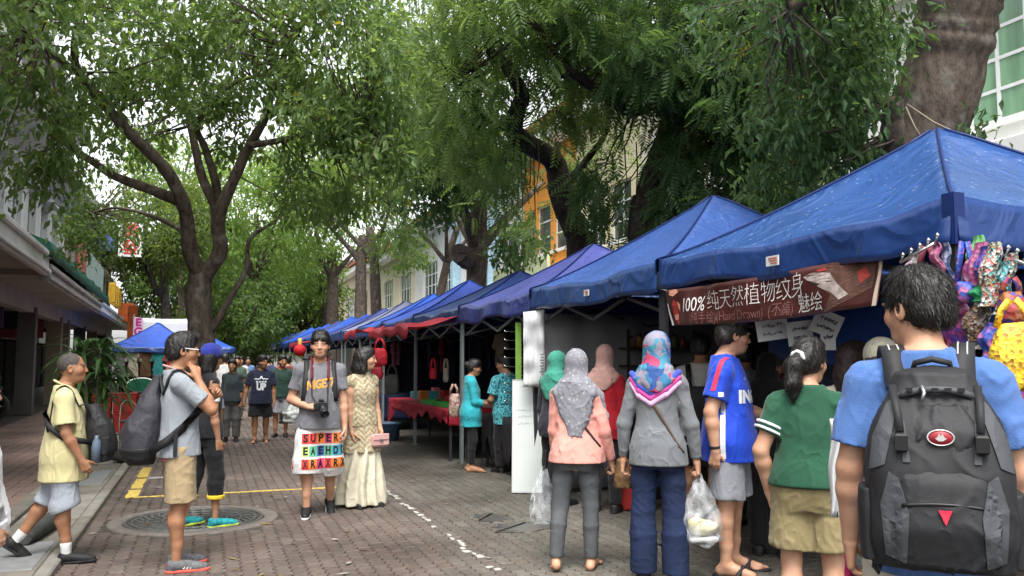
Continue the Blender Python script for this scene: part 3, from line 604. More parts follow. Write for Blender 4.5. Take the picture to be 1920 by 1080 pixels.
# --- 2: the middle and right trees behind the tents (feathery leaves)
def bse(px, X): p = atx(px, 600, X); return (X, p.y, 0)
b = bse(1094, 7.0); d = pix(b)[2]
S = [([b, at(1090, 470, d), at(1086, 440, d), at(1068, 405, d), at(1050, 356, d), at(1038, 302, d), at(985, 267, d - 1), at(964, 243, d - 1.5), at(973, 201, d - 2), at(979, 178, d - 2.3), at(950, 124, d - 3), at(920, 95, d - 3.3), at(905, 20, d - 3.5)], .34, .06), ([at(1050, 356, d), at(1100, 300, d), at(1140, 230, d - .5), at(1120, 100, d - 1)], .10, .03), ([at(964, 243, d - 1.5), at(900, 215, d - 2), at(850, 150, d - 2.5)], .08, .02)]
lobS = [(at(960, 10, d - 3.5), (1.2, 1.6, .9), 130), (at(870, 110, d - 3), (1.0, 1.6, 1.0), 110), (at(1110, 80, d - 2), (1.1, 1.6, .8), 110), (at(1030, 240, d - 1), (.5, .9, .5), 24), (at(880, 260, d - 2), (.8, 1.2, .6), 50), (at(1050, -70, d - 3), (2.2, 2.0, .7), 80), (at(1010, 420, d + 4), (.8, .8, .35), 18), (at(1110, 310, d + 1), (.7, .9, .5), 30), (at(930, 340, d - 1), (.5, .9, .5), 26), (at(1150, 190, d - 1.5), (.6, .9, .45), 34), (at(1040, 100, d - 2.5), (.8, 1.0, .45), 44)]
make_tree('tree with an S shaped trunk behind the violet tent', b, S, [(c_, r_, int(n_ * .42)) for c_, r_, n_ in lobS], 'mid', .42, 'pinnate', BK3, per=9, gap=.36, droop=.55, spray=.6, seed=13)
b = bse(1215, 7.3); d = pix(b)[2]
S = [([b, at(1212, 430, d), at(1218, 379, d), at(1235, 314, d), at(1259, 249, d), at(1268, 200, d)], .36, .20), ([at(1264, 230, d), at(1228, 195, d - .3), at(1181, 207, d - .6), at(1115, 166, d - 1), at(1050, 113, d - 1.6), at(1009, 53, d - 2), at(967, 24, d - 2.2)], .15, .035), ([at(1115, 166, d - 1), at(1074, 145, d - 1.2), at(1027, 145, d - 1.5)], .06, .02), ([at(1266, 210, d), at(1300, 140, d), at(1360, 60, d - .5), at(1400, -40, d - .6)], .16, .05), ([at(1275, 215, d), at(1342, 231, d - .5), at(1400, 190, d - 1), at(1480, 150, d - 1.3)], .11, .03)]
lobS = [(at(1180, 40, d - 1.5), (1.3, 1.5, .8), 120), (at(1290, 60, d - 1), (1.1, 1.5, .9), 130), (at(1340, 160, d - 1.2), (.9, 1.2, .6), 110), (at(1230, 130, d - 1.5), (.7, 1.0, .45), 60), (at(1160, 330, d), (.6, .9, .5), 26), (at(1180, -80, d - 1), (2.2, 2.0, .6), 70), (at(1165, 390, d + .6), (.5, .7, .3), 26)]
make_tree('dark leaning tree left of the twin stem, above the second tent', b, S, [(c_, r_, int(n_ * .42)) for c_, r_, n_ in lobS], 'dark', .40, 'pinnate', BK3, per=10, gap=.36, droop=.7, spray=.55, seed=23)
b = bse(1281, 7.5); d = pix(b)[2]
S = [([b, at(1281, 430, d), at(1279, 379, d), at(1277, 267, d), at(1272, 215, d), at(1290, 120, d), at(1330, 20, d)], .16, .05), ([at(1278, 300, d), at(1330, 270, d - .3), at(1400, 250, d - .8)], .07, .02)]
lobS = [(at(1430, 230, d - 1.2), (1.2, 1.4, 1.0), 170), (at(1400, 350, d - .6), (1.2, 1.2, .8), 150), (at(1340, 300, d - .3), (.9, 1.1, .8), 90), (at(1500, 120, d - 1.6), (1.1, 1.3, 1.0), 160), (at(1420, 60, d - 1.2), (1.2, 1.4, .9), 130), (at(1480, 360, d - .4), (.9, 1.0, .6), 90), (at(1330, 400, d), (.9, .9, .5), 80)]
make_tree('slender straight dark stem right of the leaning tree', b, S, [(c_, r_, int(n_ * .36)) for c_, r_, n_ in lobS], 'dark', .36, 'pinnate', BK3, per=11, gap=.34, droop=.8, spray=.5, seed=33)
# thick near trunk
b = (7.05, 6.95, 0); d = pix(b)[2]
S = [([b, at(1716, 420, 9.2), at(1718, 330, 9.1), at(1730, 255, 9.0), at(1762, 160, 8.9), at(1785, 70, 8.8), at(1800, 0, 8.7), at(1820, -110, 8.6)], .44, .385), ([at(1715, 330, 9.1), at(1690, 270, 8.95), at(1680, 222, 8.9), at(1672, 190, 8.8)], .26, .10), ([at(1812, 10, 8.7), at(1850, -15, 8.5), at(1900, -90, 8.3)], .24, .16), ([at(1790, -60, 8.7), at(1680, -80, 8.2), at(1560, -40, 8), at(1480, 20, 8)], .16, .05)]
lobS = [(at(1560, 60, 8.3), (.6, .9, .6), 90), (at(1530, 190, 8.6), (.65, .8, .65), 120), (at(1600, 130, 8.8), (.35, .6, .5), 45), (at(1520, 330, 9.2), (.7, .8, .55), 100), (at(1480, 20, 8.3), (.8, 1.0, .5), 90), (at(1560, -60, 8.2), (.9, 1.0, .4), 50), (at(1590, 300, 9), (.35, .5, .3), 35), (at(1680, 60, 8.4), (.12, .2, .3), 10), (at(1838, 232, 8.6), (.16, .2, .12), 8)]
rt = make_tree('thick mottled trunk leaning right behind the nearest tent', b, S, [(c_, r_, int(n_ * .45)) for c_, r_, n_ in lobS], 'dark', .125, 'broad', BK2, per=26, gap=.3, droop=.9, spray=.34, seed=43, sides=18)
# farther trees of the same row
def far_tree(label, px, X, lean, hgt, r0, lobes, pal, kind, L, seed, bm=BK2, per=14, gap=.2, stub=None, d_off=0, droop=.5):
    b = bse(px, X); d = pix(b)[2]; top = Vector(b) + Vector((lean[0], lean[1], hgt)); mid = Vector(b).lerp(top, .5) + Vector((.12 * math.sin(seed), .1, 0)); S = [([b, mid, top, top + Vector((lean[0] * .4, lean[1] * .4, 1.4))], r0, r0 * .55)]
    for j in range(3): a = seed * 1.3 + j * 2.1; S.append(([top, top + Vector((math.cos(a) * .9, math.sin(a) * .9, 1.0)), top + Vector((math.cos(a) * 1.9, math.sin(a) * 1.9, 2.0))], r0 * .5, r0 * .12))
    if stub: S.append((stub, .3, .26))
    return make_tree(label, b, S, [(at(x, y, d + dd), rd, int(n * .7)) for x, y, dd, rd, n in lobes], pal, L, kind, bm, per=per, gap=gap, spray=.6, seed=seed, droop=droop)
d8 = pix(bse(885, 7.0))[2]
far_tree('stout pruned trunk with a stub behind the royal blue tent', 885, 7.0, (.15, 0, 0), 4.6, .42, [(885, 310, -1, (1.3, 1.4, 1.0), 130), (810, 270, -2, (1.2, 1.6, 1.0), 110), (860, 190, -2, (1.4, 1.6, 1.0), 110), (800, 380, -1, (.8, 1.0, .6), 60), (930, 270, 0, (.9, 1.3, .8), 60), (760, 170, -3, (1.2, 1.6, 1.2), 90), (830, 40, -3, (1.8, 1.8, 1.2), 90), (970, 460, -1, (.8, .8, .4), 40)], 'dark', 'broad', .22, 53, per=22, gap=.2, stub=[at(880, 490, d8), at(866, 478, d8 - .2), at(858, 474, d8 - .4)], droop=.7)
far_tree('thin trunk leaning right over the bright blue tent', 786, 7.0, (1.15, .6, 0), 5.0, .20, [(830, 300, 0, (1.3, 1.5, 1.0), 70), (760, 270, 0, (1.4, 1.8, 1.0), 70), (755, 430, 0, (.8, 1.0, .5), 24)], 'mid', 'pinnate', .5, 63, bm=BK2, per=8)
far_tree('pale straight trunk behind the pale lilac tent', 725, 7.0, (-.5, .3, 0), 5.6, .30, [(700, 330, 0, (2.2, 2.2, 1.8), 150), (640, 260, -4, (2.2, 2.4, 2.0), 160), (720, 180, -4, (2.4, 2.4, 2.0), 150), (750, 470, 0, (1.2, 1.4, 1.0), 50)], 'light', 'broad', .26, 73, per=22, gap=.25)
far_tree('dark trunk of the clump left of the pale trunk', 668, 7.2, (.2, 0, 0), 6.5, .40, [(660, 360, 0, (2.6, 2.6, 2.2), 150), (610, 300, 0, (2.6, 2.6, 2.2), 140)], 'mid', 'broad', .28, 83, per=22, bm=BK2)
far_tree('grey trunk of the clump with buttressed foot', 632, 7.4, (-.3, 0, 0), 6.5, .48, [(600, 420, 0, (2.6, 2.6, 2.4), 150), (560, 350, 0, (2.8, 2.6, 2.4), 150), (540, 480, 0, (2.2, 2.4, 1.8), 120)], 'light', 'broad', .3, 93, per=22, bm=BK2)
far_tree('farthest trunk seen at the end of the tent row', 606, 7.2, (.3, 0, 0), 6.5, .42, [(560, 520, 0, (3, 2.6, 2.0), 170), (500, 560, 0, (3, 2.6, 1.8), 170), (480, 470, 0, (3, 3, 2.4), 170)], 'light', 'broad', .34, 103, per=20, bm=BK2)
# trees closing the far end of the street and the left side behind the forked tree
def bush_tree(label, px, py_, d, hgt, rx, rz, pal, n, L, seed, per=20):
    p = at(px, 675, d); b = (p.x, p.y, 0); c = at(px, py_, d)
    S = [([b, Vector((p.x + .2, p.y, c.z * .4)), Vector((c.x, c.y, c.z))], .32, .12)]
    for j in range(4): a = j * 1.7 + seed; S.append(([Vector((c.x, c.y, c.z * .6)), Vector((c.x + math.cos(a) * rx * .4, c.y + math.sin(a), c.z * .9)), Vector((c.x + math.cos(a) * rx * .8, c.y + math.sin(a) * 2, c.z + rz * .3))], .12, .03))
    lob = [(c, (rx, rx, rz), int(n * .45))]
    for j in range(5): a = j * 1.25 + seed; lob.append((c + Vector((math.cos(a) * rx * .6, math.sin(a) * rx * .4, math.sin(a * 1.7) * rz * .6)), (rx * .5, rx * .5, rz * .5), int(n * .13)))
    make_tree(label, b, S, lob, pal, L, 'broad', BK1, per=per, gap=.2, spray=.7, seed=seed, twn=False)
bush_tree('bright green tree far up the street, left of the tent row', 470, 560, 60, 6, 3.6, 4.2, 'light', 420, .34, 111)
bush_tree('round green tree far behind the forked trunk', 410, 520, 52, 6, 3.4, 3.6, 'mid', 380, .34, 121); bush_tree('light green tree closing the end of the street', 530, 580, 75, 6, 4.2, 4.2, 'light', 360, .42, 131); bush_tree('dark green tree behind the left blue tent', 330, 560, 48, 6, 3.0, 3.2, 'mid', 380, .32, 141)
bush_tree('tall pale tree rising behind the fork of the left tree', 480, 400, 44, 9, 3.6, 3.2, 'light', 420, .30, 151); bush_tree('pale tree seen through the fork of the left tree', 330, 330, 46, 9, 2.6, 2.2, 'light', 230, .30, 201); bush_tree('olive tree over the far left shophouse signs', 300, 430, 38, 8, 2.6, 2.4, 'olive', 330, .28, 161); bush_tree('low dense tree between the forked tree and far tents', 450, 600, 42, 5, 2.4, 2.2, 'mid', 300, .28, 181)
bush_tree('green tree filling the gap beyond the last tents', 570, 560, 58, 7, 3.4, 3.6, 'mid', 330, .34, 191)
# hanging vines on the S shaped tree
vm = mat('vine_stem', (.035, .045, .02), .9, .3, 10); rng = random.Random(4); _ord = ['first', 'second', 'third', 'fourth', 'fifth', 'sixth', 'seventh', 'eighth', 'ninth']
for j in range(16):
    px = 945 + 8 * j + rng.uniform(-2, 2) if j < 9 else 1150 + 23 * (j - 9) + rng.uniform(-5, 5); p = at(px, 255 + rng.uniform(-10, 40), 15.5 + rng.uniform(-.6, .6)); l = rng.uniform(.5, 1.3)
    o = MB().tube([p, p + Vector((.03, .02, -l * .5)), p + Vector((rng.uniform(-.05, .05), 0, -l))], [.012, .014, .006], 5).build('hanging_vine', vm); tag(o, f'{_ord[j % 9]} thin vine from the left dangling under ' + ('the S shaped trunk' if j < 9 else 'the dark leaning tree'), 'vine', 'vines hanging from the trees')
# ropes tied round the thick trunk
rp_m = mat('pale_rope', (.30, .25, .18), .9)
for a_, b_, lab in (((1700, 195), (1800, 252), 'upper rope slung from the thick trunk to the near tent'), ((1698, 200), (1730, 262), 'lower rope from the thick trunk behind the near tent')):
    p, q = at(*a_, 8.35), at(*b_, 8.3); tag(MB().tube([p, p.lerp(q, .5) - Vector((0, 0, .03)), q], .009, 5).build('rope', rp_m), lab, 'rope')
print('LEAVES', NLEAF)
# ---------------------------------------------------------------- market tents
def tarp(name, c, rough=.38, specks=0, trans=.12, fade=None):
    m = mat(name, c, rough, .16, 1.6, .35, 5, spec=.5, trans=trans, detail=6)
    N = m.node_tree.nodes; L = m.node_tree.links; b = N['Principled BSDF']
    if 'creases' not in N:      # sharp tension creases in the cloth
        old = b.inputs['Normal'].links[0].from_node; tc = N.new('ShaderNodeTexCoord'); n = N.new('ShaderNodeTexNoise'); n.name = 'creases'; n.inputs['Scale'].default_value = 1.9; n.inputs['Detail'].default_value = 3; n.inputs['Distortion'].default_value = 1.1; L.new(tc.outputs['Object'], n.inputs['Vector']); s1 = N.new('ShaderNodeMath'); s1.operation = 'SUBTRACT'; s1.inputs[1].default_value = .5; L.new(n.outputs['Fac'], s1.inputs[0]); s2 = N.new('ShaderNodeMath'); s2.operation = 'ABSOLUTE'; L.new(s1.outputs[0], s2.inputs[0]); mr = N.new('ShaderNodeMapRange'); mr.inputs['From Max'].default_value = .11; mr.inputs['To Min'].default_value = 1; mr.inputs['To Max'].default_value = 0; L.new(s2.outputs[0], mr.inputs['Value']); b2 = N.new('ShaderNodeBump'); b2.inputs['Strength'].default_value = .3; b2.inputs['Distance'].default_value = .03; L.new(mr.outputs[0], b2.inputs['Height']); L.new(old.outputs[0], b2.inputs['Normal']); L.new(b2.outputs[0], b.inputs['Normal'])
    if specks:
        N = m.node_tree.nodes; L = m.node_tree.links; b = N['Principled BSDF']; src = b.inputs['Base Color'].links[0].from_socket
        tc = N.new('ShaderNodeTexCoord'); v = N.new('ShaderNodeTexVoronoi'); v.inputs['Scale'].default_value = 13; L.new(tc.outputs['Object'], v.inputs['Vector'])
        n = N.new('ShaderNodeTexNoise'); n.inputs['Scale'].default_value = 3; L.new(tc.outputs['Object'], n.inputs['Vector'])
        th = N.new('ShaderNodeMath'); th.operation = 'MULTIPLY_ADD'; th.inputs[1].default_value = .30; th.inputs[2].default_value = -.03; L.new(n.outputs['Fac'], th.inputs[0])
        lt = N.new('ShaderNodeMath'); lt.operation = 'LESS_THAN'; L.new(v.outputs['Distance'], lt.inputs[0]); L.new(th.outputs[0], lt.inputs[1])
        sx = N.new('ShaderNodeMath'); sx.operation = 'MULTIPLY'; sx.inputs[1].default_value = specks; L.new(lt.outputs[0], sx.inputs[0])
        mx = N.new('ShaderNodeMix'); mx.data_type = 'RGBA'; L.new(sx.outputs[0], mx.inputs[0]); L.new(src, mx.inputs[6]); mx.inputs[7].default_value = (.62, .66, .70, 1); L.new(mx.outputs[2], b.inputs['Base Color'])
    return m
T_A = tarp('blue_tarp_specked', (.034, .088, .265), .24, .32); T_B = tarp('blue_tarp_dusty', (.036, .086, .28), .4, .25); T_C = tarp('faded_violet_tarp', (.062, .076, .26), .45)
T_D = tarp('royal_blue_tarp', (.018, .055, .34), .45); T_E = tarp('navy_blue_tarp', (.025, .06, .25), .45); T_F = tarp('bright_blue_tarp', (.02, .08, .42), .5); T_G = tarp('pale_faded_tarp', (.22, .24, .36), .55)
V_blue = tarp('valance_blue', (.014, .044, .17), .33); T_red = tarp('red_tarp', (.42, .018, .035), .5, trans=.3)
post_m = mat('tent_post_grey', (.25, .29, .30), .45, .1, 6, metal=.3); post_dark = mat('tent_post_dark', (.035, .035, .04), .5, .1, 6); seam_m = mat('tent_seam', (.006, .02, .10), .5)
HALF = 1.485
def make_tent(cx_, cy_, m, label, seed, eave=2.33, peak=3.15, val=.25, posts=post_m, vm=None, detail=True, group='blue market tents', power=1.22):
    rng = random.Random(seed); nz = Noise(seed, .9); nz2 = Noise(seed + 50, .35); vm = vm or V_blue
    t = thing('market_tent', label, 'tent', (cx_, cy_, 0), 0, group); n = 36 if detail else 14
    def top(u, v):
        a, b = u * 2 - 1, v * 2 - 1; mm = max(abs(a), abs(b)); q = 1 - mm
        z = eave + (peak - eave) * (q ** power)
        edge = min(abs(a), abs(b)) / max(mm, 1e-6)      # 1 on the hip ridges, 0 mid-face
        z -= .10 * (1 - edge ** 2) * mm * (.45 + q * 1.2)    # faces sag between the hips
        z += (.012 * nz(a, b, 0) + .006 * nz2(a, b, 1)) * mm * (1 - edge ** 6) if mm > .05 else 0
        if mm > .03: z += .018 * math.sin(math.atan2(b, a) * 13 + seed) * math.exp(-(mm / .28) ** 2) * min(1, mm / .1) + (.03 * math.sin((a if abs(b) > abs(a) else b) * 7 + seed * 2.1) * max(0, mm - .6) * (1 - edge ** 4) if detail else 0)
        return (a * HALF, b * HALF, z)
    cg = MB().grid(top, n, n); fs = []
    for q, f in enumerate(cg.f):        # split the quads on the hips along the hip
        i, j = q % n, q // n
        if i == j: fs += [(f[0], f[1], f[2]), (f[0], f[2], f[3])]
        elif i + j == n - 1: fs += [(f[0], f[1], f[3]), (f[1], f[2], f[3])]
        else: fs.append(f)
    cg.f = fs; cg.mi = [0] * len(fs); cg.sm = [True] * len(fs); cg.build('canopy', m, t, solid=.004)
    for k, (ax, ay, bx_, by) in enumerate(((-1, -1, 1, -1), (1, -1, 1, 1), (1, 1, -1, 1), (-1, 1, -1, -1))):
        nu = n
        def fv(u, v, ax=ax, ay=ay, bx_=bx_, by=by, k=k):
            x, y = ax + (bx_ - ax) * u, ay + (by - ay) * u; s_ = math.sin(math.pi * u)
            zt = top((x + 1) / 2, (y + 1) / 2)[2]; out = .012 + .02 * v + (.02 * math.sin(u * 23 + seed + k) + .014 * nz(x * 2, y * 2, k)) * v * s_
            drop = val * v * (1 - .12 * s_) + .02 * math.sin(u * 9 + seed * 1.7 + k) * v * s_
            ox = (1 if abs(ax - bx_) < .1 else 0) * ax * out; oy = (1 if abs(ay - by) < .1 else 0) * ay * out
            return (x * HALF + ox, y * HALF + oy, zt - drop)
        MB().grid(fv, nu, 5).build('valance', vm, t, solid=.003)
    for sx in (-1, 1):
        for sy in (-1, 1):
            MB().bar((sx * (HALF - .03), sy * (HALF - .03), 0), (sx * (HALF - .03), sy * (HALF - .03), eave - .02), .04).box((sx * (HALF - .03) - .05, sy * (HALF - .03) - .05, 0), (sx * (HALF - .03) + .05, sy * (HALF - .03) + .05, .012)).build('post', posts, t)
            if detail:
                q = HALF + .018; c = MB(); c.box((min(sx * q, sx * (q - .07)), sy * q - .004, eave - val), (max(sx * q, sx * (q - .07)), sy * q + .004, eave + .012)); c.box((sx * q - .004, min(sy * q - sy * .006, sy * (q - .07)), eave - val), (sx * q + .004, max(sy * q - sy * .006, sy * (q - .07)), eave + .012)); c.build('corner_strip', seam_m, t)
                pts = [Vector(top((1 + sx * f) / 2, (1 + sy * f) / 2)) + Vector((0, 0, .009)) for f in np.linspace(1, .02, 14)]; MB().tube(pts, .011, 6).build('hip_seam', seam_m, t)
    if detail:
        tr = MB()
        for (a, b) in (((-1, -1), (1, -1)), ((1, -1), (1, 1)), ((1, 1), (-1, 1)), ((-1, 1), (-1, -1))):
            A = Vector((a[0] * 1.4, a[1] * 1.4, 0)); B = Vector((b[0] * 1.4, b[1] * 1.4, 0))
            for i in range(2):
                p, q = A.lerp(B, i / 2), A.lerp(B, (i + 1) / 2)
                tr.bar(p + Vector((0, 0, eave - .08)), q + Vector((0, 0, eave - .42)), .018, .028); tr.bar(p + Vector((0, 0, eave - .42)), q + Vector((0, 0, eave - .08)), .018, .028)
        tr.build('truss', posts, t); MB().bar((0, 0, eave - .3), (0, 0, peak - .02), .035).build('peak_pole', posts, t)
    return t
spec = [(T_A, 'nearest blue tent, glossy and flecked with white spots, above the tattoo banner', 2.33, 3.20), (T_B, 'second nearest blue tent, dusty with pale specks, peak below dark leaves', 2.32, 3.24), (T_C, 'faded violet blue tent whose peak stands beneath the curved trunk', 2.30, 3.10),
        (T_E, 'navy blue tent just left of the faded violet one', 2.29, 3.02), (T_D, 'royal blue tent in front of the thick tree stub', 2.31, 3.12), (T_F, 'bright blue tent directly left of the tree stub tent', 2.30, 3.06),
        (T_G, 'pale washed out lilac tent by the leaning trunk', 2.30, 3.08), (T_C, 'faded violet tent just beyond the pale lilac tent', 2.30, 3.05)]
TY0, TP = 3.255, 2.955
for i, (m, lab, ev, pk) in enumerate(spec):
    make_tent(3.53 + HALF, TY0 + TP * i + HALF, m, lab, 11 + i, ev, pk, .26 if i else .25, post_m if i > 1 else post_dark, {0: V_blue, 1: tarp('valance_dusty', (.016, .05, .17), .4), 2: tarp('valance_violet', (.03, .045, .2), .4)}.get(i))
farlab = ['ninth', 'tenth', 'eleventh', 'twelfth', 'thirteenth', 'fourteenth', 'fifteenth', 'sixteenth', 'seventeenth', 'eighteenth']
for k in range(10):
    i = 8 + k; m = (T_D, T_F, T_C, T_F, T_D, T_F, T_G, T_F, T_D, T_F)[k]
    make_tent(3.53 + HALF - .02 * k, TY0 + TP * i + HALF, m, f'{farlab[k]} tent of the blue row counted from the camera', 30 + k, 2.28 + .04 * hashf(k, 3), 3.0 + .14 * hashf(k, 1), detail=False)
make_tent(-1.72, 34.8, T_F, 'small bright blue tent on the left beside the tree trunk', 60, 2.0, 2.92, .22, detail=True, group='blue tents on the left side')
make_tent(-.35, 38.2, T_F, 'blue tent peeking out behind the left blue tent', 61, 2.0, 2.85, .22, detail=False, group='blue tents on the left side')
# tags sewn on the first two valances
tagm = mat('tent_tag_white', (.6, .6, .58), .5, .1, 20); tagr = mat('tent_tag_red', (.45, .12, .08), .5)
for px, py, X_, ww_, hh_ in ((1449, 489, 3.475, .13, .065), (1100, 549, 3.48, .11, .06)):
    p = atx(px, py, X_); o = MB().box((p.x - .006, p.y - ww_ / 2, p.z - hh_ / 2), (p.x, p.y + ww_ / 2, p.z + hh_ / 2)).build('tent_tag', tagm); tag(o, 'white printed tag on the ' + ('nearest' if px > 1300 else 'second') + ' blue tent valance', 'tag')
    for j in range(3): MB().box((p.x - .009, p.y - ww_ * .4, p.z - hh_ * .3 + j * hh_ * .25), (p.x - .0065, p.y + ww_ * (.1 + .1 * j), p.z - hh_ * .3 + j * hh_ * .25 + hh_ * .12)).build('print', tagr, o)

# dark back tarps added to darken the stall interiors, plus side wall tarps
backm = mat('dark_stall_tarp', (.02, .024, .04), .8, .3, 2, .3, 6); greyt = mat('grey_white_tarp', (.27, .27, .275), .6, .12, 2, .35, 7, trans=.15); bluet = mat('bright_blue_sheet', (.02, .10, .42), .45, .2, 3, .3, 8, trans=.2)
def wall_tarp(name, a, b, z0, z1, m, label, seed):
    a = Vector(a); b = Vector(b); nrm = Vector((-(b - a).y, (b - a).x, 0)).normalized(); nz = Noise(seed, .8)
    return single(MB().grid(lambda u, v: tuple(a.lerp(b, u) + nrm * (.03 * float(nz(u * 3, v * 2, 0)) + .015 * math.sin(u * 40)) + Vector((0, 0, z0 + (z1 - z0) * v))), 40, 8), name, m, label, 'tarp', solid=.004)
nth = ['nearest', 'second', 'third', 'fourth', 'fifth', 'sixth', 'seventh', 'eighth', 'ninth', 'tenth', 'eleventh']
for i in range(10): wall_tarp('darkening_tarp', (6.45, TY0 + TP * i + .03, 0), (6.45, TY0 + TP * (i + 1) - .03, 0), .05, 2.25, backm, f'dark tarp hung as the back wall of the {nth[i]} stall', 100 + i)
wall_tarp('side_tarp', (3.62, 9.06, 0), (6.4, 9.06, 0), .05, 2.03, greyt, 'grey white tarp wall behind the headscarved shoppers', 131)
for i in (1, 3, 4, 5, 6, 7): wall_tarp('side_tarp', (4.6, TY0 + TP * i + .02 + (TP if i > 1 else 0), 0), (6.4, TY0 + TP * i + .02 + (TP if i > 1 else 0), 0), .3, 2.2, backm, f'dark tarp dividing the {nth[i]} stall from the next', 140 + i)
# ---------------------------------------------------------------- figures: smooth signed-distance shapes turned into one continuous surface
def nrm(v): v = np.asarray(v, float); return v / np.linalg.norm(v)
def rotm(rx=0, ry=0, rz=0): return np.array(Euler((R(rx), R(ry), R(rz)), 'XYZ').to_matrix())
class Fld:
    def __init__(s): s.ops = []
    def _o(s, f, lo, hi, k, mode, mt=None): s.ops.append((f, np.asarray(lo, float), np.asarray(hi, float), k, mode)); return s
    def cone(s, a, b, ra, rb, k=.02, mode='+'):
        a = np.asarray(a, float); b = np.asarray(b, float); ab = b - a; L2 = max(ab @ ab, 1e-9); rm = max(ra, rb)
        def f(x, y, z):
            t = np.clip(((x - a[0]) * ab[0] + (y - a[1]) * ab[1] + (z - a[2]) * ab[2]) / L2, 0, 1)
            return np.sqrt((x - a[0] - ab[0] * t) ** 2 + (y - a[1] - ab[1] * t) ** 2 + (z - a[2] - ab[2] * t) ** 2) - (ra + (rb - ra) * t)
        return s._o(f, np.minimum(a, b) - rm, np.maximum(a, b) + rm, k, mode)
    def chain(s, pts, rad, k=.02, mode='+'):
        for i in range(len(pts) - 1): s.cone(pts[i], pts[i + 1], rad[i], rad[i + 1], k, mode)
        return s
    def fcone(s, a, b, ra, rb, k=.02, mode='+', fx=1., fy=1., rip=None):
        """flat-ended cone (sleeve, trouser leg)"""
        a = np.asarray(a, float); b = np.asarray(b, float); ab = b - a; L = np.linalg.norm(ab); d = ab / L; rm = max(ra, rb) * max(fx, fy) + .01
        u = np.cross(d, (0, 1, 0)); u = nrm(u) if np.linalg.norm(u) > 1e-3 else np.array((1., 0, 0)); v = np.cross(d, u)
        def f(x, y, z):
            px, py, pz = x - a[0], y - a[1], z - a[2]; t = px * d[0] + py * d[1] + pz * d[2]
            cu = (px * u[0] + py * u[1] + pz * u[2]) / fx; cv = (px * v[0] + py * v[1] + pz * v[2]) / fy
            r = np.sqrt(cu * cu + cv * cv) - (ra + (rb - ra) * np.clip(t / L, 0, 1))
            if rip: r = r + rip[0] * np.sin(np.arctan2(cv, cu) * rip[1] + rip[2]) * np.clip(t / L, 0, 1)
            return np.maximum(r, np.maximum(-t - .0, t - L))
        return s._o(f, np.minimum(a, b) - rm, np.maximum(a, b) + rm, k, mode)
    def ell(s, c, r, k=.02, mode='+', M=None):
        c = np.asarray(c, float); r = np.asarray(r, float); rm = r.max()
        def f(x, y, z):
            px, py, pz = x - c[0], y - c[1], z - c[2]
            if M is not None: px, py, pz = [M[0, i] * px + M[1, i] * py + M[2, i] * pz for i in range(3)]
            q = np.sqrt((px / r[0]) ** 2 + (py / r[1]) ** 2 + (pz / r[2]) ** 2); g = np.sqrt((px / r[0] ** 2) ** 2 + (py / r[1] ** 2) ** 2 + (pz / r[2] ** 2) ** 2)
            return q * (q - 1) / np.maximum(g, 1e-6)
        e = rm if M is not None else r
        return s._o(f, c - e, c + e, k, mode)
    def loft(s, st, k=.02, mode='+', o=(0, 0, 0), M=None, e=2.3, rip=None):
        """elliptic loft along local z; stations (z, cx, cy, a, b)"""
        st = np.array(sorted(st), float)
        if len(st) > 2:
            zf = np.linspace(st[0, 0], st[-1, 0], 49); fine_ = np.stack([zf] + [np.interp(zf, st[:, 0], st[:, c]) for c in range(1, 5)], 1)
            for _ in range(3): q_ = np.concatenate([fine_[:1, 1:]] * 2 + [fine_[:, 1:]] + [fine_[-1:, 1:]] * 2); fine_[:, 1:] = (q_[:-4] + q_[1:-3] * 2 + q_[2:-2] * 3 + q_[3:-1] * 2 + q_[4:]) / 9
            st = fine_
        o = np.asarray(o, float); M = np.eye(3) if M is None else M; rm = st[:, 3:].max() + np.abs(st[:, 1:3]).max() + .02
        z0, z1 = st[0, 0], st[-1, 0]; pts = np.array([o + M @ np.array((cx_, cy_, z)) for z, cx_, cy_, *_ in st])
        def f(x, y, z):
            px, py, pz = x - o[0], y - o[1], z - o[2]; lx, ly, lz = [M[0, i] * px + M[1, i] * py + M[2, i] * pz for i in range(3)]
            zc = np.clip(lz, z0, z1); a = np.interp(zc, st[:, 0], st[:, 3]); b = np.interp(zc, st[:, 0], st[:, 4]); qx = lx - np.interp(zc, st[:, 0], st[:, 1]); qy = ly - np.interp(zc, st[:, 0], st[:, 2])
            q = ((np.abs(qx) / a) ** e + (np.abs(qy) / b) ** e) ** (1 / e)
            r = (q - 1) * np.minimum(a, b) * .9
            if rip: r = r + rip[0] * np.sin(np.arctan2(qy, qx) * rip[1] + rip[2] + 1.2 * np.sin(lz * 7)) * np.clip((rip[3] - lz) / max(rip[3] - z0, 1e-3), 0, 1)
            return np.maximum(r, np.maximum(z0 - lz, lz - z1))
        return s._o(f, pts.min(0) - rm, pts.max(0) + rm, k, mode)
    def half(s, p, n, k=.0):
        """keep the side the normal points away from"""
        p = np.asarray(p, float); n = nrm(n); return s._o(lambda x, y, z: (x - p[0]) * n[0] + (y - p[1]) * n[1] + (z - p[2]) * n[2], (-9,) * 3, (9,) * 3, k, 'and')
    def noise(s, fn): return s._o(fn, (-9,) * 3, (9,) * 3, 0, 'disp')
    def bounds(s):
        lo = np.array((9.,) * 3); hi = -lo
        for f, a, b, k, m in s.ops:
            if m == '+': lo = np.minimum(lo, a); hi = np.maximum(hi, b)
        return lo, hi
